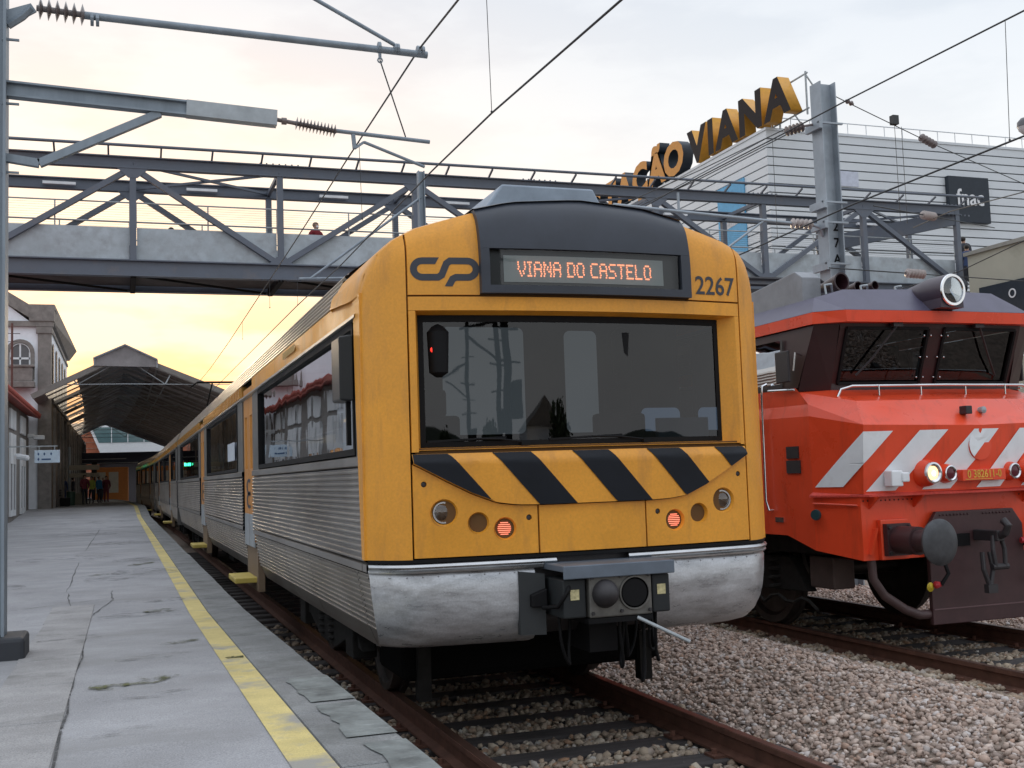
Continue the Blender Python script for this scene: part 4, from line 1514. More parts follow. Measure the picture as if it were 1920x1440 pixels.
for (x_, z_) in ((2.82, 1.09), (3.02, 1.09), (3.22, 1.09), (2.82, 0.865), (3.02, 0.87), (3.22, 0.865)):
    MB().cyl((x_, 6.602, z_), (x_, 6.585, z_), 0.012, n=6).build('bolt', loco_blk, head)
MB().lathe((3.115, 6.60, 0.98), (0, -1, 0), [(0, 0.112), (0.012, 0.108), (0.012, 0.098), (0, 0.096)], 28, caps=False).build('socket_rim', MATS['coupler_metal'], head, smooth=40)
MB().tube([(2.70, 6.70, 1.10), (2.66, 6.60, 1.02), (2.60, 6.64, 0.92), (2.56, 6.80, 0.90)], 0.014, 8).build('jumper_cable', black, car, smooth=50)
MB().box(2.79, 3.24, 6.60, 6.95, 0.80, 0.832).box(2.90, 3.10, 6.86, 7.6, 0.58, 0.80).build('coupler_draft_gear', black, car)
MB().tube([(3.13, 6.60, 0.82), (3.20, 6.55, 0.78), (3.42, 6.45, 0.66)], 0.012, 8).build('uncoupling_lever', galv, car)
MB().prism([(2.44, 6.905, 0.72), (2.60, 6.86, 0.72), (2.60, 6.86, 1.11), (2.44, 6.905, 1.13)], (0, 0.06, 0)).build('jumper_recess', mat('jumper_dark', (0.035, 0.038, 0.04), 0.6, spec=0.3), car)
MB().prism([(2.50, 6.84, 0.90), (2.60, 6.82, 0.90), (2.60, 6.82, 1.02), (2.50, 6.84, 0.98)], (0, 0.05, 0)).build('jumper_socket', black, car, bevel=0.008)
for i, (x, zl_, y_, sp_) in enumerate(((3.06, 0.46, 6.74, 0.10), (3.12, 0.52, 6.80, 0.16), (3.22, 0.36, 6.72, 0.07), (3.30, 0.55, 6.78, 0.12), (3.35, 0.48, 6.76, 0.05), (2.68, 0.50, 6.80, 0.14))):
    pts = []
    for k in range(17):
        t = k / 16
        sag = (4 * t * (1 - t)) ** 0.55
        pts.append((x + sp_ * t + 0.015 * math.sin(7 * t + i), y_ + 0.16 * t, 0.85 - (0.85 - zl_) * sag + 0.03 * t))
    MB().tube(pts, 0.0105, 8).build('air_hose', black, car, smooth=50)
# life guards ahead of the wheels and an added black box blocking light underneath
for s in (-1, 1):
    MB().box(XC + s * 0.9 - 0.05, XC + s * 0.9 + 0.05, 8.1, 8.2, 0.12, 0.8).build('rail_guard', under, car)
MB().box(1.95, 4.05, 8.15, 9.0, 0.26, 0.82).build('light_block_box', mat('light_block_black', (0.006, 0.006, 0.006), 0.95, spec=0.05), car, bevel=0.05)

# emblem and number on the brow
def fmap(x0, z0, sx=1.0, sz=1.0, off=0.002):
    return lambda a, b_, c: (x0 + a * sx, fy(x0 + a * sx, z0 + b_ * sz) - off - c, z0 + b_ * sz)


def ribbon(path, w, caps=None):
    """2D ribbon with mitred corners -> quads"""
    P_ = [Vector(p_) for p_ in path]
    Lp, Rp = [], []
    for i, p_ in enumerate(P_):
        d0 = (P_[i] - P_[i - 1]).normalized() if i else (P_[1] - P_[0]).normalized()
        d1 = (P_[i + 1] - P_[i]).normalized() if i < len(P_) - 1 else d0
        t = (d0 + d1).normalized()
        nrm = Vector((-t.y, t.x))
        k = w / 2 / max(0.4, nrm.dot(Vector((-d0.y, d0.x))))
        off = nrm * k
        if caps and i in (0, len(P_) - 1):
            cdir = Vector(caps[0 if i == 0 else 1])
            off = cdir * (w / 2 / abs(Vector((-d0.y, d0.x)).dot(cdir))) * (1 if Vector((-d0.y, d0.x)).dot(cdir) > 0 else -1)
        Lp.append(p_ + off)
        Rp.append(p_ - off)
    return Lp, Rp


def arc(c, r, a0, a1, n=12):
    return [(c[0] + r * math.cos(math.radians(a0 + (a1 - a0) * i / n)), c[1] + r * math.sin(math.radians(a0 + (a1 - a0) * i / n))) for i in range(n + 1)]


path = [(1125, -737)] + arc((1005, -808), 71, 90, 270) + [(1130, -879)] + [(1160, -860)] + [(1200, -760)] + [(1230, -737)] + arc((1370, -808), 71, 90, -90) + [(1275, -879), (1248, -893)] + [(1213, -957)]
path = [((a - 925) / 515 * 0.42 + 1.803, (b_ + 737) * 0.42 / 515 * 0.95 + 3.181) for a, b_ in path]
Lp, Rp = ribbon(path, 0.045, ((0.5, 0.866), (1, 0)))
lg = MB()
for i in range(len(Lp) - 1):
    lg.add([(q.x, fy(q.x, q.y) - 0.0025, q.y) for q in (Lp[i], Lp[i + 1], Rp[i + 1], Rp[i])], [(0, 1, 2, 3)])
lg.build('operator_emblem', logo_m, car, label='dark linked CP emblem on the yellow brow')
text_part('fleet_number', '2267', 0.185, 0.001, logo_m, car, fmap(4.03, 3.0, 0.93, 1.0, 0.003), offset=0.002)
# paint marks: white notice and lines of small print along the cab side
MB().box(1.4985, 1.5005, 10.2, 11.0, 2.96, 3.02).build('side_print', mat('faded_print', (0.42, 0.25, 0.06), 0.6, var=0.5, scale=60), car)
MB().add([(1.522, 16.3, 2.10), (1.522, 17.4, 2.10), (1.522, 17.4, 2.36), (1.522, 16.3, 2.36)], [(0, 1, 2, 3)]).build('window_notice', mat('notice_white', (0.55, 0.6, 0.66), 0.5), car)

# ---- following cars
for (a, b_, dd, ww, lab) in ((33.7, 55.2, [38.8, 50.0], [(34.6, 38.0), (39.6, 44.2), (44.6, 49.2), (50.8, 54.4)], 'second silver carriage behind the leading one, seen edge on'),
                             (55.9, 77.5, [61.0, 72.2], [(56.8, 60.2), (61.8, 66.4), (66.8, 71.4), (73.0, 76.7)], 'last silver carriage, farthest away under the station canopy')):
    c2 = empty('train_carriage', (XC, (a + b_) / 2, 0), lab, 'train carriage', 'carriages of the yellow and silver train')
    shell(c2, a, b_, dd, ww, cx)
    bogie(c2, a + 3.2, cx)
    bogie(c2, b_ - 3.2, cx)
    MB().prism([(XC - 0.8, a + 8, 3.45), (XC - 0.7, a + 8, 3.75), (XC + 0.7, a + 8, 3.75), (XC + 0.8, a + 8, 3.45)], (0, 3, 0)).build('roof_equipment', galv, c2)
    if a < 40:
        P = a + 2.0
        pg = MB()
        for s in (-1, 1):
            pg.tube([(XC + s * 0.5, P, 3.75), (XC + s * 0.35, P + 1.8, 4.35), (XC + s * 0.3, P + 0.2, 4.95)], 0.025, 6)
            pg.cyl((XC + s * 0.5, P, 3.5), (XC + s * 0.5, P, 3.78), 0.06, n=8)
            pg.cyl((XC + s * 0.5, P + 1.8, 3.5), (XC + s * 0.5, P + 1.8, 3.75), 0.06, n=8)
        for a in (P + 0.1, P + 0.4):
            pg.tube([(XC - 0.95, a, 4.82), (XC - 0.75, a, 4.97), (XC + 0.75, a, 4.97), (XC + 0.95, a, 4.82)], 0.022, 6)
        pg.tube([(XC - 0.6, P, 3.78), (XC + 0.6, P, 3.78), (XC + 0.6, P + 1.8, 3.78), (XC - 0.6, P + 1.8, 3.78), (XC - 0.6, P, 3.78)], 0.03, 6)
        pg.build('pantograph', under, c2)
gang = MB().box(XC - 0.7, XC + 0.7, 33.03, 33.67, 1.0, 3.2)
gang.build('gangway_bellows', black, car)

# ------------------------------------------------------------------ red locomotive
loco = empty('locomotive', (XL, 15, 0), 'orange red electric locomotive with white slanted stripes on its nose', 'locomotive')


def both(fn):
    for s in (-1, 1):
        fn(s)


def lq(name, quads, m, parent=None, smooth=None, bevel=0.0):
    """quads given as lists of (dx,y,z); mirrored about the centre line"""
    joined = any(p_[0] == 0 for q in quads for p_ in q)
    b_ = MB()
    for s in (-1, 1):
        for q in quads:
            b_.add([(XL + s * p_[0], p_[1], p_[2]) for p_ in q], [tuple(range(len(q)))])
        if not joined or s == 1:
            o = b_.build(name, m, parent or loco, smooth=smooth, bevel=bevel)
            b_ = MB()
    return o


YB = 27.8
# nose: front face, chamfered corner, bevel and bonnet top
A = {'f0': (0, 8.74, 1.47), 'c0': (1.36, 8.86, 1.47), 's0': (1.55, 9.42, 1.47),
     'f1': (0, 8.665, 2.09), 'c1': (1.37, 8.79, 2.12), 's1': (1.55, 9.42, 2.24),
     'f2': (0, 8.90, 2.36), 'c2': (1.26, 9.02, 2.36), 's2': (1.52, 9.46, 2.36),
     'f3': (0, 9.40, 2.50), 'c3': (1.22, 9.46, 2.50), 's3': (1.52, 9.66, 2.50)}
lq('nose_front', [[A['f0'], A['c0'], A['c1'], A['f1']]], loco_red)
lq('nose_corner', [[A['c0'], A['s0'], A['s1'], A['c1']]], loco_red)
lq('bonnet', [[A['f1'], A['c1'], A['c2'], A['f2']], [A['c1'], A['s1'], A['s2'], A['c2']], [A['f2'], A['c2'], A['c3'], A['f3']], [A['c2'], A['s2'], A['s3'], A['c3']]], loco_red)
# body side
lq('body_side', [[(1.55, 9.42, 1.44), (1.55, 9.9, 1.44), (1.55, 9.9, 1.05), (1.55, YB, 1.05), (1.55, YB, 2.52), (1.55, 9.42, 2.24)], [(1.55, 9.42, 2.24), (1.55, YB, 2.52), (1.52, YB, 2.54), (1.52, 9.66, 2.54), (1.52, 9.46, 2.36)]], loco_red)
lq('body_upper', [[(1.52, 11.6, 2.54), (1.52, YB, 2.54), (1.47, YB, 3.14), (1.47, 11.6, 3.14)]], loco_red)
lq('cab_side_band', [[(1.519, 9.62, 2.54), (1.519, 11.6, 2.54), (1.468, 11.6, 3.14), (1.468, 9.36, 3.14)]], loco_band)
lq('cab_side_window', [[(1.516, 9.92, 2.60), (1.516, 10.62, 2.60), (1.488, 10.62, 3.06), (1.488, 9.92, 3.06)]], glass_d)
lq('cab_side_window_frame', [[(1.530, 9.88, 2.56), (1.530, 10.66, 2.56), (1.530, 10.66, 2.60), (1.530, 9.88, 2.60)], [(1.530, 9.88, 2.60), (1.530, 9.92, 2.60), (1.502, 9.92, 3.06), (1.502, 9.88, 3.06)]], loco_blk)
# windscreen wall, leaning out towards the top
WB, WT = 9.41, 9.20
lq('windscreen_wall', [[(0, WB, 2.50), (1.22, WB + 0.05, 2.50), (1.22, WB + 0.05, 2.565), (0, WB, 2.565)],
                       [(0, WB, 2.565), (0.11, WB, 2.565), (0.11, WT, 3.10), (0, WT, 3.10)],
                       [(1.14, WB + 0.045, 2.565), (1.22, WB + 0.05, 2.565), (1.22, WT + 0.05, 3.10), (1.14, WT + 0.045, 3.10)],
                       [(0, WT, 3.10), (1.22, WT + 0.05, 3.10), (1.22, WT + 0.04, 3.15), (0, WT - 0.01, 3.15)],
                       [(1.22, WB + 0.05, 2.50), (1.52, 9.62, 2.50), (1.468, 9.36, 3.15), (1.22, WT + 0.05, 3.15)]], loco_band)
for s in (-1, 1):
    MB().add([(XL + s * 0.11, WB + 0.012, 2.565), (XL + s * 1.14, WB + 0.057, 2.565), (XL + s * 1.14, WT + 0.057, 3.10), (XL + s * 0.11, WT + 0.012, 3.10)], [(0, 1, 2, 3)]).build('windscreen', glass_d, loco)
    fr = MB()
    c4 = [(0.11, WB - 0.006, 2.565), (1.14, WB + 0.039, 2.565), (1.14, WT + 0.039, 3.10), (0.11, WT - 0.006, 3.10)]
    for i in range(4):
        a, b_ = c4[i], c4[(i + 1) % 4]
        fr.bar((XL + s * a[0], a[1], a[2]), (XL + s * b_[0], b_[1], b_[2]), 0.03, 0.03)
    fr.build('windscreen_frame', black, loco)
    # wiper
    wp = MB().box(XL + s * 0.55 - 0.06, XL + s * 0.55 + 0.06, WT - 0.06, WT, 3.11, 3.17)
    wp.tube([(XL + s * 0.55, WT - 0.05, 3.13), (XL + s * 0.80, WB - 0.12, 2.80), (XL + s * 0.95, WB - 0.03, 2.64)], 0.012, 6)
    wp.build('wiper', loco_blk, loco)
    for (dx, z) in ((0.16, 2.62), (0.16, 2.82), (0.16, 3.03), (0.07, 2.62), (0.07, 2.82), (0.07, 3.03)):
        t = (z - 2.565) / 0.535
        MB().sphere((XL + s * dx, WB + (WT - WB) * t - 0.02, z), 0.012, 8, 6).build('clip', chrome, loco)
# cab interior
MB().box(XL - 1.4, XL + 1.4, 11.4, 11.45, 1.4, 3.2).build('cab_rear_wall', cab_in, loco)
MB().box(XL - 1.4, XL + 1.4, 9.5, 11.4, 1.9, 1.95).build('cab_floor', cab_in, loco)
MB().prism([(XL - 1.3, 9.55, 2.3), (XL - 1.3, 9.55, 2.62), (XL - 1.3, 9.95, 2.58), (XL - 1.3, 10.0, 2.3)], (2.6, 0, 0)).build('control_desk', mat('desk_red_brown', (0.12, 0.03, 0.03), 0.6), loco, bevel=0.02)
for x in (XL - 0.75, XL + 0.75):
    MB().box(x - 0.25, x + 0.25, 10.5, 10.62, 2.2, 2.85).box(x - 0.25, x + 0.25, 10.15, 10.5, 2.2, 2.32).build('cab_seat', black, loco, bevel=0.03)
MB().box(XL + 0.28, XL + 0.40, 9.9, 9.95, 2.62, 2.95).box(XL + 0.40, XL + 0.44, 9.9, 9.95, 2.7, 2.9).build('document_holder', sign_wh, loco, bevel=0.01)
# red fascia over the windscreens and purple roof
lq('brow', [[(0, 9.09, 3.15), (1.22, 9.13, 3.15), (1.24, 9.12, 3.265), (0, 9.08, 3.265)], [(1.22, 9.13, 3.15), (1.50, 9.34, 3.15), (1.50, 9.33, 3.265), (1.24, 9.12, 3.265)],
            [(1.50, 9.34, 3.15), (1.50, YB, 3.15), (1.50, YB, 3.265), (1.50, 9.33, 3.265)], [(0, 9.09, 3.15), (1.22, 9.13, 3.15), (1.22, 9.4, 3.15), (0, 9.4, 3.15)], [(1.22, 9.13, 3.15), (1.50, 9.34, 3.15), (1.47, 9.6, 3.15), (1.22, 9.4, 3.15)],
            [(1.50, 9.34, 3.15), (1.50, YB, 3.15), (1.46, YB, 3.15), (1.46, 9.5, 3.15)]], loco_red)
lq('roof', [[(0, 9.085, 3.268), (1.235, 9.125, 3.268), (1.02, 9.42, 3.52), (0, 9.40, 3.54)], [(1.235, 9.125, 3.268), (1.498, 9.335, 3.268), (1.26, 9.60, 3.46), (1.02, 9.42, 3.52)],
            [(1.498, 9.335, 3.268), (1.498, YB, 3.268), (1.26, YB, 3.46), (1.26, 9.60, 3.46)], [(0, 9.40, 3.54), (1.02, 9.42, 3.52), (1.26, 9.60, 3.46), (1.26, YB, 3.46), (0, YB, 3.54)]], loco_roof)
MB().prism([(XL - 1.55, YB, 1.05), (XL + 1.55, YB, 1.05), (XL + 1.55, YB, 2.5), (XL + 1.47, YB, 3.2), (XL, YB, 3.54), (XL - 1.47, YB, 3.2), (XL - 1.55, YB, 2.5)], (0, 0.05, 0)).build('rear_wall', loco_red, loco)
# roof headlamp
hl = MB().lathe((XL, 8.93, 3.455), (0, 1, 0), [(0.0, 0.16), (0.0, 0.165), (0.30, 0.165), (0.75, 0.10)], 28)
hl.prism([(XL - 0.15, 8.94, 3.28), (XL + 0.15, 8.94, 3.28), (XL + 0.14, 8.94, 3.46), (XL - 0.14, 8.94, 3.46)], (0, 0.5, 0))
hl = hl.build('roof_headlamp', mat('lamp_housing', (0.05, 0.035, 0.05), 0.4, var=0.15), loco, smooth=35)
MB().lathe((XL, 8.925, 3.455), (0, -1, 0), [(0.0, 0.164), (0.014, 0.158), (0.014, 0.134), (0.002, 0.128)], 32, caps=False).build('headlamp_ring', chrome, hl, smooth=40)
MB().lathe((XL, 9.03, 3.455), (0, -1, 0), [(0.0, 0.005), (0.02, 0.06), (0.06, 0.105), (0.10, 0.129)], 32, caps=False).build('reflector', MATS['mirror'], hl, smooth=60)
MB().lathe((XL, 8.925, 3.455), (0, -1, 0), [(0.0, 0.129), (0.010, 0.09), (0.014, 0.001)], 32).build('lens', glass('lamp_glass', (0.70, 0.73, 0.74), 0.10, 1.0), hl, smooth=60)
# roof equipment: grey cover, horns, pipes, insulators, folded pantograph
MB().prism([(XL - 1.22, 9.85, 3.40), (XL - 1.22, 9.85, 3.72), (XL - 1.22, 9.98, 3.80), (XL - 1.22, 11.4, 3.66), (XL - 1.22, 11.5, 3.40)], (0.25, 0, 0)).build('roof_cover_plate', mat('roof_plate_grey', (0.25, 0.26, 0.28), 0.5, 0.3, var=0.2), loco, bevel=0.01)
for (dx, y, r) in ((-0.78, 9.75, 0.10), (-0.35, 10.0, 0.06), (-0.2, 9.9, 0.05)):
    MB().lathe((XL + dx, y, 3.66), (0, -1, 0.05), [(-0.4, r * 0.4), (0, r), (0.02, r * 1.02), (0.02, r * 0.85), (-0.2, r * 0.3)], 20, caps=False).build('horn', mat('horn_dark', (0.03, 0.012, 0.016), 0.35), loco, smooth=50)
for dx in (-1.1, -0.62, -0.15, 0.3):
    MB().tube([(XL + dx, 9.6, 3.50), (XL + dx, 9.62, 3.60), (XL + dx + 0.12, 9.66, 3.62), (XL + dx + 0.2, 9.75, 3.52)], 0.012, 6).build('roof_pipe', galv, loco)
for dx in (-1.1, 0.9):
    q = MB()
    insulator(q, (XL + dx, 11.9, 3.46), (XL + dx, 11.9, 3.95), 0.11, 5)
    q.build('roof_insulator', mat('insulator_brown', (0.06, 0.022, 0.02), 0.25), loco, smooth=50)
pg = MB()
for s in (-1, 1):
    pg.tube([(XL + s * 0.6, 12.0, 3.95), (XL + s * 0.5, 14.3, 4.02), (XL + s * 0.45, 12.4, 4.10)], 0.03, 6)
for y in (12.1, 12.5):
    pg.tube([(XL - 1.0, y, 3.98), (XL - 0.75, y, 4.13), (XL + 0.75, y, 4.13), (XL + 1.0, y, 3.98)], 0.025, 6)
pg.box(XL - 1.15, XL + 1.15, 12.0, 12.12, 3.92, 3.98).box(XL - 1.15, XL + 1.15, 14.2, 14.3, 3.92, 3.98)
pg.build('pantograph', loco_blk, loco)
MB().box(XL - 1.1, XL + 1.1, 14.6, 17.5, 3.42, 3.78).build('roof_equipment', galv, loco, bevel=0.03)
# white slanted stripes on the nose, in two planes where they cross the corner


def nose_pt(u, z):
    """point on the nose front / corner for a signed arc length u (negative = left), slightly proud"""
    a = abs(u)
    t = (z - 1.47) / 0.63
    s = -1 if u < 0 else 1
    cxn = 1.36 + 0.01 * t
    if a <= cxn:
        x, y = a, (8.74 - 0.075 * t) + (0.12 + 0.005 * t) * a / cxn
    else:
        k_ = min(1.0, (a - cxn) / 0.60)
        x, y = cxn + (1.55 - cxn) * k_, (8.86 - 0.07 * t) + (0.56 + 0.07 * t) * k_
    return Vector((XL + s * x, y - 0.007, z)) + Vector((s * 0.007 * min(1.0, max(0.0, (a - cxn + 0.05) / 0.05)), 0, 0))


SLO = 1.08     # run per height
for k in range(7):
    x0 = -1.98 + k * 0.645
    st = MB()
    nr = 48
    zz = [1.49 + (2.055 - 1.49) * i / nr for i in range(nr + 1)]
    for i in range(nr):
        za, zb_ = zz[i], zz[i + 1]
        la, lb = x0 + SLO * (za - 1.49), x0 + SLO * (zb_ - 1.49)
        if la < -1.93 or la + 0.335 > 1.93:
            continue
        ua, ub = [la, la + 0.168, la + 0.335], [lb, lb + 0.168, lb + 0.335]
        for s_ in (-1, 1):
            ca_, cb_ = s_ * (1.36 + 0.01 * (za - 1.47) / 0.63), s_ * (1.36 + 0.01 * (zb_ - 1.47) / 0.63)
            if la < ca_ < la + 0.335 and lb < cb_ < lb + 0.335:
                ua, ub = [la, ca_, la + 0.335], [lb, cb_, lb + 0.335]
        for u in range(2):
            st.add([nose_pt(ua[u], za), nose_pt(ua[u + 1], za), nose_pt(ub[u + 1], zb_), nose_pt(ub[u], zb_)], [(0, 1, 2, 3)])
    if st.f:
        st.build('white_stripe', loco_white, loco)
# marker lamps
for s in (-1, 1):
    base = MB().lathe((XL + s * 0.66, 8.80, 1.645), (0, -1, 0), [(0, 0.135), (0.08, 0.125), (0.14, 0.105)], 24)
    base.lathe((XL + s * 0.42, 8.80, 1.635), (0, -1, 0), [(0, 0.10), (0.08, 0.09), (0.12, 0.078)], 24)
    lo = base.build('lamp_bracket', loco_red, loco, smooth=40)
    MB().lathe((XL + s * 0.66, 8.66, 1.645), (0, -1, 0), [(0, 0.104), (0.02, 0.102), (0.025, 0.085), (0.01, 0.066)], 28, caps=False).build('headlight_ring', chrome, lo, smooth=40)
    MB().lathe((XL + s * 0.66, 8.655, 1.645), (0, -1, 0), [(0, 0.067), (0.008, 0.04), (0.012, 0.001)], 24).build('headlight_lens', emis('lamp_warm', (1.0, 0.60, 0.26), 1.1, (0.8, 0.6, 0.4)) if 'lamp_warm' not in MATS else MATS['lamp_warm'], lo, smooth=60)
    MB().sphere((XL + s * 0.66, 8.645, 1.64), 0.026, 10, 8, (1, 0.3, 1)).build('headlight_bulb', emis('lamp_core', (1.0, 0.78, 0.45), 3.0) if 'lamp_core' not in MATS else MATS['lamp_core'], lo, smooth=60)
    MB().lathe((XL + s * 0.42, 8.68, 1.635), (0, -1, 0), [(0, 0.077), (0.015, 0.076), (0.02, 0.066), (0.008, 0.055)], 28, caps=False).build('tail_ring', chrome, lo, smooth=40)
    MB().lathe((XL + s * 0.42, 8.676, 1.635), (0, -1, 0), [(0, 0.056), (0.006, 0.03), (0.008, 0.001)], 24).build('tail_lens', mat('tail_dark_red', (0.10, 0.008, 0.02), 0.2), lo, smooth=60)
    # jumper socket
    js = MB().box(XL + s * 1.08 - 0.07, XL + s * 1.08 + 0.07, 8.68, 8.80, 1.53, 1.68).box(XL + s * 0.99 - 0.045, XL + s * 0.99 + 0.045, 8.66, 8.76, 1.57, 1.66)
    js.build('jumper_socket', loco_white, loco, bevel=0.012)
# round white disc and number plate
MB().lathe((XL, 8.705, 1.90), (0, -1, 0), [(0, 0.15), (0.015, 0.148), (0.018, 0.0)], 36).build('round_badge_plate', loco_red, loco, smooth=40)
dp = []
for i in range(72):
    a_ = 2 * math.pi * i / 72
    x_, z_ = 0.147 * math.cos(a_), 0.147 * math.sin(a_)
    if x_ - 1.08 * z_ < 0.035:
        dp.append((XL + x_, 8.684, 1.90 + z_))
k_ = max(range(len(dp)), key=lambda i: (Vector(dp[i]) - Vector(dp[(i + 1) % len(dp)])).length)
dp = dp[k_ + 1:] + dp[:k_ + 1]
MB().prism(dp, (0, -0.003, 0)).build('badge_white', loco_white, loco)
npl = MB().box(XL - 0.28, XL + 0.28, 8.66, 8.74, 1.555, 1.665).build('number_plate', loco_red, loco, bevel=0.006)
text_part('plate_number', '0 382611-0', 0.105, 0.001, mat('plate_yellow', (0.72, 0.42, 0.05), 0.5), npl, lambda a, b_, c: (XL + a * 0.92, 8.657 - c, 1.585 + b_), offset=0.001)
MB().box(XL - 0.25, XL + 0.10, 8.655, 8.659, 1.568, 1.573).build('plate_line', MATS['plate_yellow'], npl)
# small bracket and fitting on the bonnet bevel
MB().box(XL - 0.16, XL - 0.08, 8.68, 8.78, 2.20, 2.28).build('bonnet_bracket', loco_blk, loco, bevel=0.008)
MB().lathe((XL + 0.13, 8.80, 2.24), (0, -1, 0), [(0, 0.03), (0.06, 0.035), (0.07, 0.0)], 12).build('bonnet_socket', galv, loco)
# handrails
hr = [(XL - 1.30, 9.26, 2.40), (XL - 1.26, 9.24, 2.49), (XL - 1.15, 9.20, 2.52), (XL, 9.12, 2.52), (XL + 1.15, 9.20, 2.52), (XL + 1.26, 9.24, 2.49), (XL + 1.30, 9.26, 2.40)]
hm = MB().tube(hr, 0.014, 8)
for dx in (-0.85, -0.3, 0.3, 0.85):
    hm.cyl((XL + dx, 9.15, 2.52), (XL + dx, 9.15, 2.42), 0.008, n=6)
hm.build('bonnet_handrail', chrome, loco, smooth=50)
for s in (-1, 1):
    x = XL + s * 1.60
    MB().tube([(XL + s * 1.55, 10.15, 2.62), (x, 10.16, 2.60), (x, 10.18, 2.5), (x, 10.2, 1.4), (x, 10.15, 1.30), (XL + s * 1.55, 10.15, 1.30)], 0.014, 8).build('door_handrail', chrome, loco, smooth=50)
    MB().tube([(XL + s * 1.57, 9.62, 2.52), (XL + s * 1.57, 10.1, 2.545)], 0.012, 6).build('drip_strip', chrome, loco)
    MB().tube([(XL + s * 1.50, 9.55, 2.86), (XL + s * 1.62, 9.50, 2.88), (XL + s * 1.64, 9.52, 2.70)], 0.010, 6).build('mirror_arm', chrome, loco)
    MB().box(*sorted((XL + s * 1.60, XL + s * 1.63)), 9.62, 9.86, 2.60, 2.92).build('side_mirror', loco_blk, loco, bevel=0.01)
    MB().box(*sorted((XL + s * 1.551, XL + s * 1.565)), 9.62, 9.83, 1.83, 1.95).build('builder_plate', loco_blk, loco)
    MB().box(*sorted((XL + s * 1.551, XL + s * 1.565)), 9.60, 9.84, 1.68, 1.81).build('builder_plate', loco_blk, loco)
# buffer beam
bb = MB()
for s in (-1, 1):
    bb.add([(XL, 8.90, 0.84), (XL + s * 1.37, 8.90, 0.84), (XL + s * 1.37, 8.90, 1.44), (XL, 8.90, 1.44)], [(0, 1, 2, 3)])
    bb.add([(XL + s * 1.37, 8.90, 0.84), (XL + s * 1.55, 9.42, 0.92), (XL + s * 1.55, 9.42, 1.44), (XL + s * 1.37, 8.90, 1.44)], [(0, 1, 2, 3)])
    bb.add([(XL + s * 1.55, 9.42, 0.92), (XL + s * 1.55, 9.9, 1.05), (XL + s * 1.55, 9.9, 1.44), (XL + s * 1.55, 9.42, 1.44)], [(0, 1, 2, 3)])
    bb.add([(XL, 8.90, 0.84), (XL + s * 1.37, 8.90, 0.84), (XL + s * 1.37, 9.3, 0.84), (XL, 9.3, 0.84)], [(0, 1, 2, 3)])
bb.build('buffer_beam', loco_red, loco)
ld = MB()
for s in (-1, 1):
    ld.prism([(XL, 8.70, 1.44), (XL + s * 1.34, 8.80, 1.44), (XL + s * 1.60, 9.42, 1.44), (XL + s * 1.55, 9.42, 1.47), (XL + s * 1.33, 8.9, 1.47), (XL, 8.9, 1.47)], (0, 0, 0.018))
ld.build('tread_ledge', mat('ledge_red', (0.62, 0.06, 0.04), 0.6, var=0.2, scale=40, bump=0.6, bscale=80), loco)
for dx in (-1.28, -0.72, 0.72, 1.28):
    MB().prism([(XL + dx, 8.90, 1.44), (XL + dx, 8.74, 1.44), (XL + dx, 8.90, 1.32)], (0.02, 0, 0)).build('ledge_gusset', loco_red, loco)
for s in (-1, 1):
    x = XL + s * 1.02
    bf = MB().box(x - 0.17, x + 0.17, 8.84, 8.898, 0.84, 1.22)
    bf.build('buffer_plate', loco_red, loco, bevel=0.01)
    bs = MB().box(x - 0.145, x + 0.145, 8.78, 8.84, 0.88, 1.18)
    bs.lathe((x, 8.80, 1.03), (0, -1, 0), [(0, 0.13), (0.30, 0.13), (0.30, 0.105), (0.55, 0.10)], 24)
    bs = bs.build('buffer_stock', loco_marn, loco, smooth=35)
    MB().lathe((x, 8.26, 1.03), (0, -1, 0), [(0, 0.10), (0.01, 0.205), (0.035, 0.21), (0.05, 0.19), (0.062, 0.11), (0.064, 0.0)], 40).build('buffer_head', mat('buffer_grey', (0.075, 0.078, 0.085), 0.5, 0.5, var=0.3, scale=8), bs, smooth=40)
    bo = MB()
    for a in (-0.12, 0.12):
        for c_ in (-0.12, 0.12):
            bo.cyl((x + a, 8.78, 1.03 + c_), (x + a, 8.755, 1.03 + c_), 0.018, n=6)
    bo.build('bolt', loco_blk, bs)
    MB().prism([(XL + s * 1.32, 8.90, 0.90), (XL + s * 1.32, 8.84, 0.90), (XL + s * 1.24, 8.84, 1.14), (XL + s * 1.24, 8.90, 1.14)], (0.02, 0, 0)).build('step_bracket', loco_red, loco)
# snowplough plate with draw gear
pw = MB().prism([(XL - 0.62, 8.82, 0.20), (XL + 0.62, 8.82, 0.20), (XL + 0.62, 8.82, 1.12), (XL + 0.5, 8.82, 1.27), (XL - 0.5, 8.82, 1.27), (XL - 0.62, 8.82, 1.12)], (0, 0.05, 0)).build('pilot_plate', loco_marn, loco, bevel=0.008)
MB().box(XL - 0.61, XL + 0.61, 8.812, 8.8195, 0.34, 0.352).build('plate_seam', mat('seam', (0.14, 0.08, 0.085), 0.6), pw)
dg_ = MB().box(XL - 0.34, XL - 0.10, 8.808, 8.8185, 0.93, 1.05).build('slot', black, pw)
hk = MB().box(XL - 0.05, XL + 0.05, 8.50, 8.82, 0.98, 1.08)
hk.tube([(XL, 8.52, 1.03), (XL, 8.44, 1.06), (XL, 8.40, 1.13), (XL, 8.46, 1.18)], 0.04, 10)
hk.build('draw_hook', loco_blk, loco, bevel=0.01)
sc_ = MB()
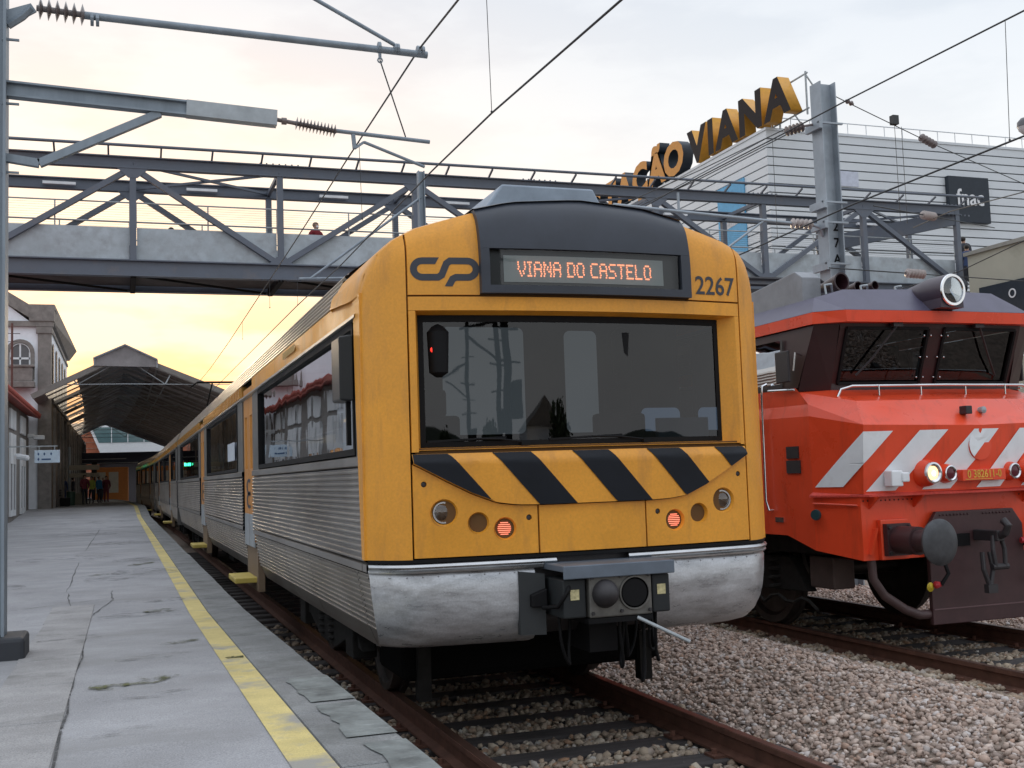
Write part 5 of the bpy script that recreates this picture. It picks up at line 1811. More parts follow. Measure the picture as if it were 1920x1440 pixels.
for s in (-1, 1):
    sc_.tube([(XL + s * 0.05, 8.56, 1.03), (XL + s * 0.075, 8.54, 0.9), (XL + s * 0.06, 8.53, 0.74)], 0.022, 8)
    sc_.tube([(XL + s * 0.045 - 0.13, 8.58, 0.88), (XL + s * 0.06 - 0.13, 8.56, 0.72), (XL - 0.13, 8.55, 0.55)], 0.024, 8)
sc_.cyl((XL - 0.10, 8.54, 0.74), (XL + 0.10, 8.54, 0.74), 0.03, n=10)
sc_.box(XL - 0.18, XL - 0.06, 8.52, 8.58, 0.50, 0.58)
sc_.build('screw_coupling', loco_blk, loco)
for s in (-1, 1):
    MB().tube([(XL + s * 0.58, 8.78, 0.92), (XL + s * 0.60, 8.68, 0.88), (XL + s * 0.58, 8.62, 0.70), (XL + s * 0.66, 8.64, 0.60)], 0.02, 8).build('brake_hose', black, loco, smooth=50)
    MB().lathe((XL + s * 0.58, 8.78, 0.95), (s, -0.3, 0), [(-0.03, 0.03), (0.05, 0.035), (0.08, 0.02)], 10).build('hose_cock', mat('cock_red', (0.5, 0.03, 0.04), 0.4), loco)
    MB().lathe((XL + s * 0.68, 8.66, 0.60), (s, -0.3, 0), [(-0.03, 0.025), (0.04, 0.035), (0.06, 0.01)], 10).build('hose_coupling', mat('cock_red', (0.5, 0.03, 0.04), 0.4), loco)
    MB().lathe((XL + s * 0.76, 8.70, 0.58), (0, -1, 0), [(0, 0.03), (0.02, 0.045), (0.04, 0.01)], 10).build('hose_cap', mat('cap_yellow', (0.55, 0.42, 0.02), 0.5), loco)
    MB().tube([(XL + s * 1.24, 8.95, 0.84), (XL + s * 1.23, 8.95, 0.66), (XL + s * 1.12, 8.93, 0.50), (XL + s * 0.90, 8.90, 0.36), (XL + s * 0.74, 8.88, 0.30), (XL + s * 0.60, 8.88, 0.30)], 0.045, 10).build('guard_pipe', mat('pipe_brown', (0.075, 0.045, 0.045), 0.5, var=0.2), loco, smooth=50)
    MB().lathe((XL + s * 1.585, 9.35, 1.27), (s, -0.5, 0), [(-0.02, 0.055), (0.01, 0.05), (0.012, 0)], 14).build('lamp_iron', mat('teal_dark', (0.02, 0.06, 0.07), 0.4), loco)
# running gear
for yc in (12.6, 24.2):
    for s in (-1, 1):
        x = XL + s * 1.12
        fr = MB().prism([(x, yc - 2.6, 0.45), (x, yc - 2.3, 0.80), (x, yc + 2.3, 0.80), (x, yc + 2.6, 0.45), (x, yc + 1.6, 0.42), (x, yc + 1.0, 0.28), (x, yc - 1.0, 0.28), (x, yc - 1.6, 0.42)], (s * 0.14, 0, 0))
        f_ = fr.build('bogie_frame', under, loco, bevel=0.015)
        for q_ in (-2.0, -1.0, 1.0, 2.0):
            pts = [(x + s * 0.07 + math.cos(t * 0.7) * 0.12, yc + q_ + math.sin(t * 0.7) * 0.12, 0.42 + t * 0.0105) for t in range(54)]
            MB().tube(pts, 0.022, 6).build('coil_spring', under, f_)
    for q_ in (-1.5, 1.5):
        w = MB()
        for s in (-1, 1):
            w.lathe((XL + s * 0.913, yc + q_, 0.56), (s, 0, 0), [(-0.05, 0.59), (0, 0.59), (0, 0.56), (0.09, 0.555), (0.09, 0.48), (0.05, 0.44), (0.06, 0.16), (0.13, 0.13), (0.13, 0)], 32)
        w.cyl((XL - 0.84, yc + q_, 0.56), (XL + 0.84, yc + q_, 0.56), 0.09)
        w.build('wheelset', MATS['wheel_steel'], loco, smooth=35)
ub = MB().box(XL - 1.35, XL + 1.35, 9.5, YB - 0.2, 0.86, 1.04).box(XL - 1.3, XL + 1.3, 16, 21, 0.30, 0.86)
ub.build('underframe', under, loco)
for s in (-1, 1):
    pts = [(XL + s * 1.36, 9.7 + 0.14 * t, 0.30 + 0.10 * abs(math.sin(t * 0.9))) for t in range(12)]
    MB().tube(pts, 0.018, 6).build('sand_pipe', under, loco)
    tp = MB().box(*sorted((XL + s * 1.05, XL + s * 1.33)), 9.45, 9.85, 0.52, 0.84)
    tp.build('equipment_box', mat('box_brown', (0.06, 0.04, 0.035), 0.7, var=0.3), loco, bevel=0.02)
rv_ = MB()
for i in range(13):
    for s in (-1, 1):
        rv_.sphere((XL + s * (0.68 + 0.055 * i), 8.897, 1.40), 0.008, 6, 4)
        rv_.sphere((XL + s * (0.10 + 0.045 * i), 8.818, 1.235 - 0.0 * i), 0.011, 6, 4) if i < 9 else None
rv_.build('rivet_row', loco_marn, loco)
for s in (-1, 1):
    for y_ in (10.75, 11.62):
        MB().box(*sorted((XL + s * 1.552, XL + s * 1.556)), y_, y_ + 0.012, 1.1, 2.5).build('door_seam', loco_blk, loco)
    MB().box(*sorted((XL + s * 1.552, XL + s * 1.562)), 9.95, 10.10, 1.18, 1.23).build('step_handle', chrome, loco)
    MB().tube([(XL + s * 1.39, 8.92, 1.36), (XL + s * 1.47, 9.12, 1.37), (XL + s * 1.57, 9.40, 1.38)], 0.010, 6).build('grab_rail', loco_red, loco)
loco.scale = (0.92, 1, 1)

# ------------------------------------------------------------------ footbridge
BY0, BY1 = 32.0, 34.6
BZL, BZH = 7.56, 10.57
fb = empty('footbridge', (12, 33.3, 7), 'blue grey steel truss footbridge crossing above both trains', 'footbridge')
NODES = [-11.74 + 4.025 * k for k in range(11)]      # -11.7 ... 28.5
X0b, X1b = NODES[0], NODES[-1]
for yb in (BY0, BY1):
    MB().ibeam((X0b, yb, 10.74), (X1b + 0.15, yb, 10.74), 0.22, 0.34, 0.03).build('top_chord', bridge_m, fb)
    MB().ibeam((X0b, yb, 7.78), (X1b + 0.15, yb, 7.78), 0.26, 0.46, 0.035).build('bottom_chord', bridge_m, fb)
    for i, x in enumerate(NODES):
        MB().bar((x, yb, 8.0), (x, yb, 10.57), 0.17, 0.17, (1, 0, 0)).build('post', bridge_m, fb)
        gp = MB()
        if i % 2 == 1:
            gp.prism([(x - 0.42, yb - 0.095, 10.57), (x + 0.42, yb - 0.095, 10.57), (x + 0.12, yb - 0.095, 10.30), (x - 0.12, yb - 0.095, 10.30)], (0, 0.02, 0))
        else:
            gp.prism([(x - 0.35, yb - 0.095, 8.01), (x + 0.35, yb - 0.095, 8.01), (x + 0.12, yb - 0.095, 8.22), (x - 0.12, yb - 0.095, 8.22)], (0, 0.02, 0))
        gp.build('gusset_plate', bridge_m, fb)
    for i in range(len(NODES) - 1):
        xa, xb = NODES[i], NODES[i + 1]
        if i % 2 == 0:
            a, c = (xa + 0.12, yb, 8.05), (xb - 0.14, yb, 10.52)
        else:
            a, c = (xa + 0.14, yb, 10.52), (xb - 0.12, yb, 8.05)
        MB().bar(a, c, 0.16, 0.15).build('diagonal', bridge_m, fb)
# top rail on short struts along the near chord, and along the end
tr = MB().tube([(X0b, BY0 - 0.42, 11.10), (X1b + 0.9, BY0 - 0.42, 11.16), (X1b + 0.9, BY0 - 0.2, 11.16)], 0.045, 8)
tr.build('top_rail', bridge_m, fb, smooth=50)
x = X0b + 0.4
while x < X1b + 0.3:
    MB().bar((x, BY0, 10.92), (x, BY0 - 0.42, 11.08), 0.05, 0.05).build('rail_strut', bridge_m, fb)
    x += 1.38
# bracing between the trusses
for i in range(0, len(NODES) - 1):
    xa, xb = NODES[i], NODES[i + 1]
    MB().bar((xa, BY0, 10.70), (xa, BY1, 10.70), 0.10, 0.12).build('cross_tie', bridge_m, fb)
    if i % 3 == 0:
        MB().bar((xa, BY0, 10.72), (xb, BY1, 10.72), 0.07, 0.07).bar((xa, BY1, 10.66), (xb, BY0, 10.66), 0.07, 0.07).build('wind_brace', bridge_m, fb)
    MB().bar((xa, BY0, 7.62), (xa, BY1, 7.62), 0.14, 0.22).build('floor_beam', under, fb)
    MB().bar((xa, BY0, 7.58), (xb, BY1, 7.58), 0.06, 0.06).build('floor_brace', under, fb)
dk = MB().box(X0b, X1b + 0.2, BY0 + 0.14, BY1 - 0.14, 7.72, 7.80)
dk.build('deck', mat('deck_brown', (0.075, 0.06, 0.055), 0.8, var=0.3), fb)
for i in range(len(NODES) - 1):
    xa, xb = NODES[i], NODES[i + 1]
    for yb in (BY0 + 0.10, BY1 - 0.10):
        MB().box(xa + 0.10, xb - 0.10, yb - 0.012, yb + 0.012, 8.02, 8.94).build('parapet_sheet', galv_panel, fb)
        h = MB().tube([(xa + 0.09, yb, 9.10), (xb - 0.09, yb, 9.10)], 0.022, 6).tube([(xa + 0.09, yb, 9.64), (xb - 0.09, yb, 9.64)], 0.022, 6)
        for t in (0.02, 0.5, 0.98):
            h.cyl((xa + (xb - xa) * t, yb, 8.94), (xa + (xb - xa) * t, yb, 9.64), 0.02, n=6)
        h.build('handrail', galv, fb)
        w = MB()
        for k in range(7):
            z = 9.16 + k * 0.067
            w.bar((xa + 0.09, yb, z), (xb - 0.09, yb, z), 0.005, 0.005)
        w.build('mesh_infill', wire_m, fb)
    lm = MB().box((xa + xb) / 2 - 0.45, (xa + xb) / 2 + 0.45, BY1 - 0.24, BY1 - 0.12, 10.66, 10.74)
    lm.build('tube_lamp', sign_wh, fb)
bt = MB()
for i, x in enumerate(NODES):
    for k in range(7):
        for zz_ in (10.57 - 0.005, 10.92):
            if i % 2 == 0:
                bt.box(x - 0.55 + 0.18 * k - 0.02, x - 0.55 + 0.18 * k + 0.02, BY0 - 0.08, BY0 - 0.04, zz_ - 0.03, zz_ + 0.03)
                bt.box(x - 0.55 + 0.18 * k - 0.02, x - 0.55 + 0.18 * k + 0.02, BY0 - 0.08, BY0 - 0.04, 7.52, 7.56)
bt.build('bolt_row', bridge_m, fb)
# stair landing at the right end with a sloping beam
MB().bar((X1b - 4.2, BY1, 9.8), (X1b, BY0, 10.5), 0.12, 0.55).build('end_portal_beam', bridge_m, fb)
MB().box(X1b + 0.2, X1b + 3.0, BY0 + 0.1, BY1 + 3.5, 7.72, 7.82).build('landing', MATS['deck_brown'], fb)
for (x, y) in ((X1b + 0.4, BY0 + 0.2), (X1b + 2.7, BY1 + 3.2), (10.4, BY0 + 0.3), (10.4, BY1 - 0.3), (-10.5, BY0 + 0.3), (-10.5, BY1 - 0.3), (X1b - 0.6, BY1)):
    MB().bar((x, y, -0.4), (x, y, 7.55), 0.3, 0.3, (1, 0, 0)).build('pier', bridge_m, fb)

# ------------------------------------------------------------------ masts and wires


def hmast(x, y, z0, z1, w, d, m, name, label, group='overhead line masts'):
    r = empty(name, (x, y, z0), label, 'mast', group)
    b_ = MB()
    t = 0.02
    b_.box(x - w / 2, x - w / 2 + t, y - d / 2, y + d / 2, z0, z1).box(x + w / 2 - t, x + w / 2, y - d / 2, y + d / 2, z0, z1).box(x - w / 2 + t, x + w / 2 - t, y - t / 2, y + t / 2, z0, z1)
    b_.build('column', m, r)
    return r


ml = hmast(-0.93, 9.02, 0.5, 7.6, 0.25, 0.25, mast_m, 'catenary_mast', 'blue grey steel mast at the left edge, standing on the platform on a dark foot')
MB().box(-1.2, -0.66, 8.78, 9.26, 0.40, 0.72).build('foot', mat('mast_foot', (0.03, 0.033, 0.04), 0.7), ml, bevel=0.03)
# cantilever of the left mast
ca = MB().tube([(-0.80, 9, 5.30), (-0.70, 9, 5.38), (-0.64, 9, 5.45)], 0.03, 6)
ca.prism([(-0.81, 9.01, 5.28), (-0.81, 9.01, 5.42), (-0.64, 9.01, 5.49), (-0.60, 9.01, 5.43)], (0, -0.02, 0))
ca.build('bracket', mast_m, ml)
q = MB()
insulator(q, (-0.60, 9, 5.46), (-0.24, 9, 5.44), 0.085, 6, 0.28, 16)
q.build('insulator', insul, ml, smooth=50)
MB().tube([(-0.26, 9, 5.44), (2.50, 9, 5.385)], 0.030, 10).build('upper_tube', mast_m, ml, smooth=50)
cl_ = MB()
for xx in (-0.2, -0.16, 2.08, 2.22, 2.24, 2.42, 2.46):
    cl_.lathe((xx, 9, 5.41), (1, 0, 0), [(-0.012, 0.048), (0.012, 0.048)], 10)
cl_.tube([(2.085, 9, 5.36), (2.085, 9, 5.31)], 0.014, 6)
cl_.tube([(2.085 + 0.02 * math.cos(a * math.pi / 4), 9, 5.30 + 0.02 * math.sin(a * math.pi / 4)) for a in range(9)], 0.007, 6)
cl_.build('clamps', mast_m, ml)
MB().tube([(-0.8, 9, 6.92), (2.21, 9, 5.45)], 0.018, 8).build('tie_rod', mast_m, ml, smooth=50)
MB().ibeam((-0.82, 9, 4.80), (0.56, 9, 4.75), 0.09, 0.12, 0.015).build('lower_beam', mast_m, ml)
MB().bar((0.50, 9, 4.752), (1.21, 9, 4.722), 0.10, 0.125).build('beam_extension', galv, ml)
MB().bar((0.30, 9, 4.70), (-0.58, 9, 4.24), 0.06, 0.06).bar((-0.58, 9, 4.24), (-0.82, 9, 4.27), 0.06, 0.06).build('strut', mast_m, ml)
q = MB().tube([(1.20, 9, 4.72), (1.36, 9, 4.70)], 0.018, 8)
q.lathe((1.27, 9, 4.71), (1, 0, 0), [(-0.02, 0.03), (0.02, 0.03)], 8)
insulator(q, (1.36, 9, 4.70), (1.70, 9, 4.655), 0.055, 12, 0.35, 14)
q.build('insulator', insul, ml, smooth=50)
q = MB().tube([(1.70, 9, 4.66), (2.50, 9, 4.62)], 0.018, 8)
q.bar((1.84, 9, 4.64), (1.85, 9, 4.52), 0.03, 0.03).bar((1.85, 9, 4.52), (1.93, 9, 4.58), 0.02, 0.02)
q.build('lower_tube', mast_m, ml, smooth=50)
MB().tube([(1.93, 9, 4.58), (2.42, 9, 4.41), (3.05, 9.0, 4.86)][:2] + [(2.45, 9, 4.40)], 0.014, 8).build('registration_arm', mast_m, ml, smooth=50)
MB().tube([(2.085, 9, 5.30), (2.29, 9, 4.65)], 0.006, 6).build('hanger', wire_m, ml)
for z in (5.30, 4.80, 4.27):
    MB().box(-0.84, -0.72, 8.98, 9.0, z - 0.12, z - 0.105).build('bolt', mast_m, ml)

# right mast
mr = hmast(10.84, 15.0, -0.3, 7.95, 0.30, 0.28, mat('mast_galv', (0.33, 0.37, 0.41), 0.5, 0.35, var=0.2, scale=2.5), 'catenary_mast', 'tall galvanised H section mast with painted number behind the red locomotive')
MM = MATS['mast_galv']
for z in (7.25, 5.95, 5.62, 4.95):
    MB().box(10.60, 11.06, 14.82, 14.858, z - 0.015, z + 0.015).box(10.60, 10.66, 14.80, 15.2, z - 0.10, z + 0.02).build('bracket', MM, mr)
for ch, z in (('2', 5.52), ('7', 5.25), ('A', 4.98)):
    text_part('mast_number', ch, 0.22, 0.001, black, mr, lambda a, b_, c, z=z: (10.93 + a, 14.985 - c, z + b_), offset=0.004)
q = MB()
insulator(q, (10.10, 15, 5.61), (10.50, 15, 5.605), 0.085, 5, 0.4, 14)
q.build('insulator', insul_l, mr, smooth=50)
MB().tube([(10.50, 15, 5.605), (10.62, 14.95, 5.55), (10.69, 15, 5.42)], 0.03, 8).tube([(10.12, 15, 5.61), (8.2, 15, 5.70), (7.0, 15, 5.76)], 0.026, 8).build('cantilever_tube', MM, mr, smooth=50)
q = MB()
insulator(q, (10.12, 15.05, 7.12), (10.44, 15, 7.22), 0.085, 5, 0.4, 14)
q.tube([(10.44, 15, 7.22), (10.70, 15, 7.28)], 0.02, 6)
q.build('insulator', insul, mr, smooth=50)
MB().bar((8.1, 15, 5.69), (8.1, 15, 6.0), 0.03, 0.03).tube([(9.6, 15, 5.63), (8.6, 15, 4.95), (8.05, 15, 4.85)], 0.018, 8).build('registration_arm', MM, mr)

mm_ = hmast(5.63, 21.0, -0.25, 7.82, 0.13, 0.14, mast_m, 'catenary_mast', 'slim grey mast rising behind the yellow train roof, between the tracks')
MB().tube([(5.63, 21, 7.3), (3.4, 21, 5.6)], 0.025, 8).tube([(5.63, 21, 5.7), (3.2, 21, 5.6)], 0.025, 8).build('cantilever', mast_m, mm_)
# masts behind the viewer, mirrored in the windscreen
for k, (x, y, lab) in enumerate(((5.5, -9, 'dark mast nearest behind the viewer, mirrored in the windscreen'), (6.4, -17, 'second dark mast behind the viewer, mirrored in the windscreen'), (5.4, -30, 'farthest dark mast behind the viewer, mirrored in the windscreen'))):
    mb_ = hmast(x, y, -0.3, 7.2 + 0.8 * k, 0.32, 0.3, under, 'catenary_mast', lab)
    q = MB().tube([(x, y, 6.1), (x - 2.6, y, 5.9)], 0.05, 6).tube([(x, y, 5.0), (x - 2.2, y, 5.7)], 0.05, 6)
    for zq in (4.2, 4.9, 5.6, 6.4):
        q.tube([(x - 0.6, y, zq), (x + 0.7, y, zq)], 0.03, 6)
    insulator(q, (x - 0.8, y, 6.02), (x - 1.5, y, 5.98), 0.12, 5)
    q.box(x + 0.2, x + 0.7, y - 0.25, y + 0.25, 3.0, 3.7)
    q.build('cross_arms', under, mb_)


def wire(name, pts, r, label, drops=(), group='overhead wires'):
    o = MB().tube(pts, r, 6).build(name, wire_m, None, label=label, cat='wire', group=group)
    for d in drops:
        MB().tube(d, 0.0035, 5).sphere(d[1], 0.012, 6, 4).build('dropper', wire_m, o)
    return o


wire('carrier_wire', [(2.30, 4, 5.10), (2.36, 7.6, 5.264), (2.43, 9, 5.432), (2.434, 12.3, 5.392), (2.475, 16.5, 5.363), (2.57, 28.5, 5.336), (2.66, 36, 5.427), (2.75, 52, 5.7), (2.5, 80, 5.7)], 0.009,
     'dark overhead wire clamped to the end of the left mast tube',
     [((2.434, 11.6, 5.39), (2.45, 11.6, 4.55)), ((2.49, 19.8, 5.36), (2.49, 19.8, 4.85)), ((2.54, 25, 5.34), (2.54, 25, 4.95))])
wire('contact_wire', [(3.05, 3, 4.70), (3.057, 6.3, 4.789), (3.07, 9, 4.918), (3.074, 11, 4.95), (3.09, 16.2, 4.95), (3.085, 20.7, 5.018), (3.087, 32.7, 5.091), (3.0, 52, 5.1), (2.3, 80, 5.1)], 0.009,
     'dark contact wire running down to the yellow train roof', [((3.02, 8.9, 6.1), (3.07, 9, 4.93)), ((3.085, 20.5, 5.55), (3.085, 20.5, 5.02))])
wire('carrier_wire', [(8, 3, 5.85), (8, 7.9, 5.932), (8, 10.6, 5.979), (8, 11.8, 5.985), (8, 15, 6.02), (8, 25, 5.9), (8, 60, 6.1)], 0.009, 'upper wire above the red locomotive, crossing the tall mast', [((8, 8.15, 5.93), (8, 8.2, 4.78))])
wire('contact_wire', [(8, 3, 4.75), (8, 8.0, 4.764), (8, 10.6, 4.745), (8, 13.2, 4.655), (8, 20, 4.75), (8, 60, 4.9)], 0.010, 'lower wire above the red locomotive, sloping down to the left', [((8, 12.2, 6.0), (8, 12.2, 4.70))])
wire('carrier_wire', [(13, 6, 5.2), (13, 13.2, 5.05), (13, 14.6, 4.84), (13, 20, 4.7), (13, 31, 4.8)], 0.008, 'wire low at the right edge above the locomotive roof')
wire('carrier_wire', [(10.0, 8.0, 4.95), (10.9, 11, 5.143), (12.2, 13.8, 5.62), (13.3, 16, 5.9)], 0.008, 'thin pale wire crossing below the end of the footbridge at right')
for dz, lab in ((0.05, 'upper of the twin wires anchored to the tall mast at left'), (-0.05, 'lower of the twin wires anchored to the tall mast at left')):
    wire('feeder_wire', [(10.13, 15.05, 7.12 + dz), (10.2, 18, 7.22 + dz * 1.6), (10.3, 21.3, 7.42 + dz * 2), (10.42, 31.8, 7.9 + dz * 2)], 0.009, lab)
gw = empty('guy_wire', (11, 15, 7.8), 'guy wire with insulators slanting down right from the tall mast', 'wire', 'overhead wires')
MB().tube([(10.99, 15, 7.80), (11.6, 15.3, 7.809 - 0.03), (13.8, 16, 7.472), (16.9, 17, 7.15 - 0.02), (20, 18, 6.8)][:2] + [(13.8, 16, 7.472), (16.87, 17, 7.149), (20, 18, 6.7)], 0.008, 6).build('strand', wire_m, gw)
q = MB()
insulator(q, (11.45, 15.22, 7.80), (11.65, 15.31, 7.785), 0.045, 2, 0.5, 10)
q.build('insulator', insul, gw, smooth=50)
q = MB()
insulator(q, (13.5, 15.9, 7.53), (13.95, 16.05, 7.45), 0.075, 5, 0.4, 12)
q.build('insulator', insul, gw, smooth=50)
q = MB()
for (x, y, z) in ((12.75, 15.65, 7.66), (12.95, 15.72, 7.62)):
    q.tube([(x, y, z), (x, y, 5.9)], 0.005, 5)
q.box(12.69, 12.81, 15.6, 15.7, 7.62, 7.78)
q.build('hanging_cords', wire_m, gw)
for (p_, q_, lab) in (((12.6, 14.9, 5.84), (13.0, 15.1, 5.87), 'string of pale insulators in front of the footbridge end'), ((11.45, 14, 4.66), (11.8, 14, 4.65), 'string of pale insulators just left of the roof headlamp')):
    q = MB()
    insulator(q, p_, q_, 0.075, 6, 0.5, 14)
    o = q.build('insulator_string', insul_l, None, smooth=50, label=lab, cat='insulator', group='loose insulator strings')
    d = Vector(q_) - Vector(p_)
    MB().tube([Vector(p_) - d * 4, p_], 0.01, 6).tube([q_, Vector(q_) + d * 6], 0.008, 6).build('link_wire', wire_m, o)
# street lamp at the right edge
sl_ = empty('street_lamp', (22.4, 22, 0), 'street lamp head at the upper right edge', 'street lamp')
MB().tube([(23.2, 22, -0.4), (23.2, 22, 9.6), (23.0, 22, 10.15), (22.4, 22, 10.42)], 0.07, 8).build('pole', galv, sl_, smooth=50)
MB().lathe((22.0, 22, 10.15), (0, 0, 1), [(0.10, 0.20), (0.22, 0.19), (0.32, 0.10), (0.34, 0.0)], 20).build('cover', mat('lamp_cover', (0.10, 0.10, 0.11), 0.4), sl_, smooth=50)
MB().lathe((22.0, 22, 10.25), (0, 0, -1), [(0.0, 0.19), (0.10, 0.16), (0.2, 0.06), (0.21, 0.0)], 20).build('bowl', mat('lamp_bowl', (0.6, 0.6, 0.62), 0.25), sl_, smooth=50)
MB().tube([(22.05, 22, 10.42), (22.5, 22, 10.42)], 0.05, 8).build('arm', galv, sl_)

# ------------------------------------------------------------------ shopping centre on the right
mall = empty('shopping_centre', (48, 75, -0.4), 'white ribbed shopping centre with dark sign, behind the footbridge at right', 'building')
MX, MY, MZ = 38.9, 60.0, 23.2
MB().box(MX + 0.15, 110, MY + 0.15, 150, -0.4, MZ - 0.2).build('wall_core', clad_dk, mall)
z = MZ - 0.56
k = 0
ph_ = None
while z > 6:
    b_ = MB()
    b_.box(MX + 0.0, 100, MY + 0.0, MY + 0.14, z, z + 0.50)
    b_.build('cladding_plank', white_clad, mall, bevel=0)
    MB().box(MX, MX + 0.14, MY + 0.142, 140, z, z + 0.50).build('cladding_plank', white_clad, mall)
    z -= 0.58
MB().box(MX - 0.06, 100, MY - 0.06, MY + 0.2, MZ - 0.05, MZ + 0.12).box(MX - 0.06, MX + 0.2, MY + 0.2, 140, MZ - 0.05, MZ + 0.12).build('parapet_cap', white_clad, mall)
rl = MB().tube([(MX + 0.1, MY + 0.1, MZ + 0.85), (100, MY + 0.1, MZ + 0.85)], 0.035, 6)
for i in range(40):
    rl.cyl((MX + 0.5 + i * 1.45, MY + 0.1, MZ + 0.1), (MX + 0.5 + i * 1.45, MY + 0.1, MZ + 0.85), 0.03, n=6)
rl.build('roof_railing', white_clad, mall)
# dark square shop sign
sg = MB().box(52.7, 56.1, MY - 0.35, MY - 0.02, 17.75, 20.9).build('shop_sign', sign_dk, mall, bevel=0.02)
text_part('sign_lettering', 'fnac', 1.55, 0.03, sign_wh, sg, lambda a, b_, c: (54.45 + a * 0.92, MY - 0.36 - c, 18.95 + b_), offset=0.02)
MB().box(44.3, 45.7, MY - 0.06, MY - 0.01, 19.8, 20.8).build('white_notice', mat('notice_lilac', (0.55, 0.58, 0.68), 0.6), mall)
# blue banner on the long side
bn = MB().box(MX - 0.08, MX - 0.01, 62.8, 66.3, 15.4, 20.8).build('blue_banner', banner_b, mall)
MB().prism([(MX - 0.085, 62.9, 18.0), (MX - 0.085, 65.4, 17.8), (MX - 0.085, 64.9, 18.8), (MX - 0.085, 62.9, 18.9)], (-0.01, 0, 0)).build('banner_print', mat('banner_pale', (0.5, 0.5, 0.52), 0.6, var=0.4, scale=3), bn)
# rooftop letters
sgn = empty('rooftop_sign', (MX, 70, MZ), 'large dark and orange letters along the white roof edge', 'sign')
fr = MB()
for z in (MZ + 0.25, MZ + 2.45):
    fr.bar((MX + 0.75, 56.3, z), (MX + 0.75, 100, z), 0.08, 0.08)
for y in [56.5 + 3 * i for i in range(15)]:
    fr.bar((MX + 0.75, y, MZ - 0.1), (MX + 0.75, y, MZ + 2.6), 0.09, 0.09, (1, 0, 0))
    fr.bar((MX + 0.75, y, MZ + 2.4), (MX + 2.6, y, MZ), 0.07, 0.07)
fr.build('sign_frame', galv, sgn)
SZ = 3.25
lets = [('V', 68.6, 1), ('I', 66.65, 1), ('A', 64.6, 1), ('N', 61.5, 1), ('A', 58.4, 1),
        ('O', 72.2, 0), ('Ã', 75.0, 0), ('Ç', 77.9, 0), ('A', 80.8, 0), ('T', 83.6, 0), ('S', 86.4, 0), ('E', 89.1, 0)]
for ch, yc, w2 in lets:
    me = text_mesh(ch, SZ, 0.42, 0.15)
    me.materials.clear()
    me.materials.append(letter_d if w2 else letter_o)
    me.materials.append(letter_y if w2 else sign_dk)
    for p_ in me.polygons:
        p_.material_index = 0 if abs(p_.normal.z) > 0.9 else 1
    og = ORG[sgn.name]
    for v in me.vertices:
        a, b_, c = v.co
        v.co = Vector((MX + 0.25 - c, yc - a * 1.16, MZ + 0.40 + b_)) - og
    me.flip_normals() if False else None
    o = bpy.data.objects.new('letter', me)
    COL.objects.link(o)
    o.parent = sgn
    ORG[o.name] = og
    # thin pale edge line on the letter face
# beige wall building by the stairs
bw = empty('beige_building', (35, 24, -0.4), 'low beige rendered building at the right edge above the locomotive', 'building')
MB().box(28.0, 42, 10, 31.0, -0.4, 8.85).build('wall', beige, bw)
MB().box(27.9, 42.1, 9.9, 31.1, 8.85, 8.98).build('coping', mat('coping_grey', (0.30, 0.29, 0.26), 0.9), bw)
sb = MB().box(27.86, 27.99, 24.0, 30.4, 6.3, 7.62).build('dark_sign_board', sign_dk, bw)
MB().lathe((27.85, 28.9, 7.2), (-1, 0, 0), [(0, 0.16), (0.01, 0.16), (0.01, 0.11), (0, 0.11)], 20, caps=False).build('sign_ring', sign_wh, sb)

# ------------------------------------------------------------------ station building on the left
stn = empty('station_building', (-8, 68, 0.5), 'white two storey station building with granite corners and arched window', 'building')
SX, SY, SE = -3.3, 60.0, 78.5
MB().box(-14, SX - 0.06, SY + 0.05, SE, 0.4, 10.2).build('wall', stucco, stn)
MB().box(SX - 0.62, SX, SY - 0.06, SY + 0.5, 0.4, 9.95).build('corner_pilaster', granite, stn)
cap_ = MB().box(SX - 0.70, SX + 0.06, SY - 0.12, SY + 0.55, 9.6, 9.95)
cap_.build('capital', granite, stn, bevel=0.03)
cn = MB().box(-14, SX + 0.10, SY - 0.14, SY + 0.3, 9.95, 10.22)
cn.prism([(SX + 0.10, SY - 0.14, 10.22), (SX + 0.10, SE, 10.22), (SX + 0.55, SE, 10.85), (SX + 0.18, SY - 0.2, 11.05)], (-0.6, 0, 0))
cn.build('cornice', granite, stn)
MB().box(SX - 1.02, SX + 0.15, SY - 0.2, SY + 0.4, 10.22, 11.06).build('parapet_block', granite, stn)
MB().prism([(SX - 1.02, SY - 0.18, 11.06), (-7.2, SY - 0.18, 12.9), (-7.2, SY - 0.18, 12.3), (SX - 0.9, SY - 0.18, 10.32)], (0, 0.5, 0)).build('pediment_rake', granite, stn)
MB().prism([(SX - 1.0, SY - 0.02, 10.22), (-11, SY - 0.02, 10.22), (-11, SY - 0.02, 12.2), (-7.2, SY - 0.02, 12.5)], (0, 0.3, 0)).build('tympanum', stucco, stn)
MB().prism([(-14, SY, 10.8), (SX + 0.2, SY, 10.8), (-8, SY, 11.6)], (0, SE - SY, 0)).build('roof', granite, stn)
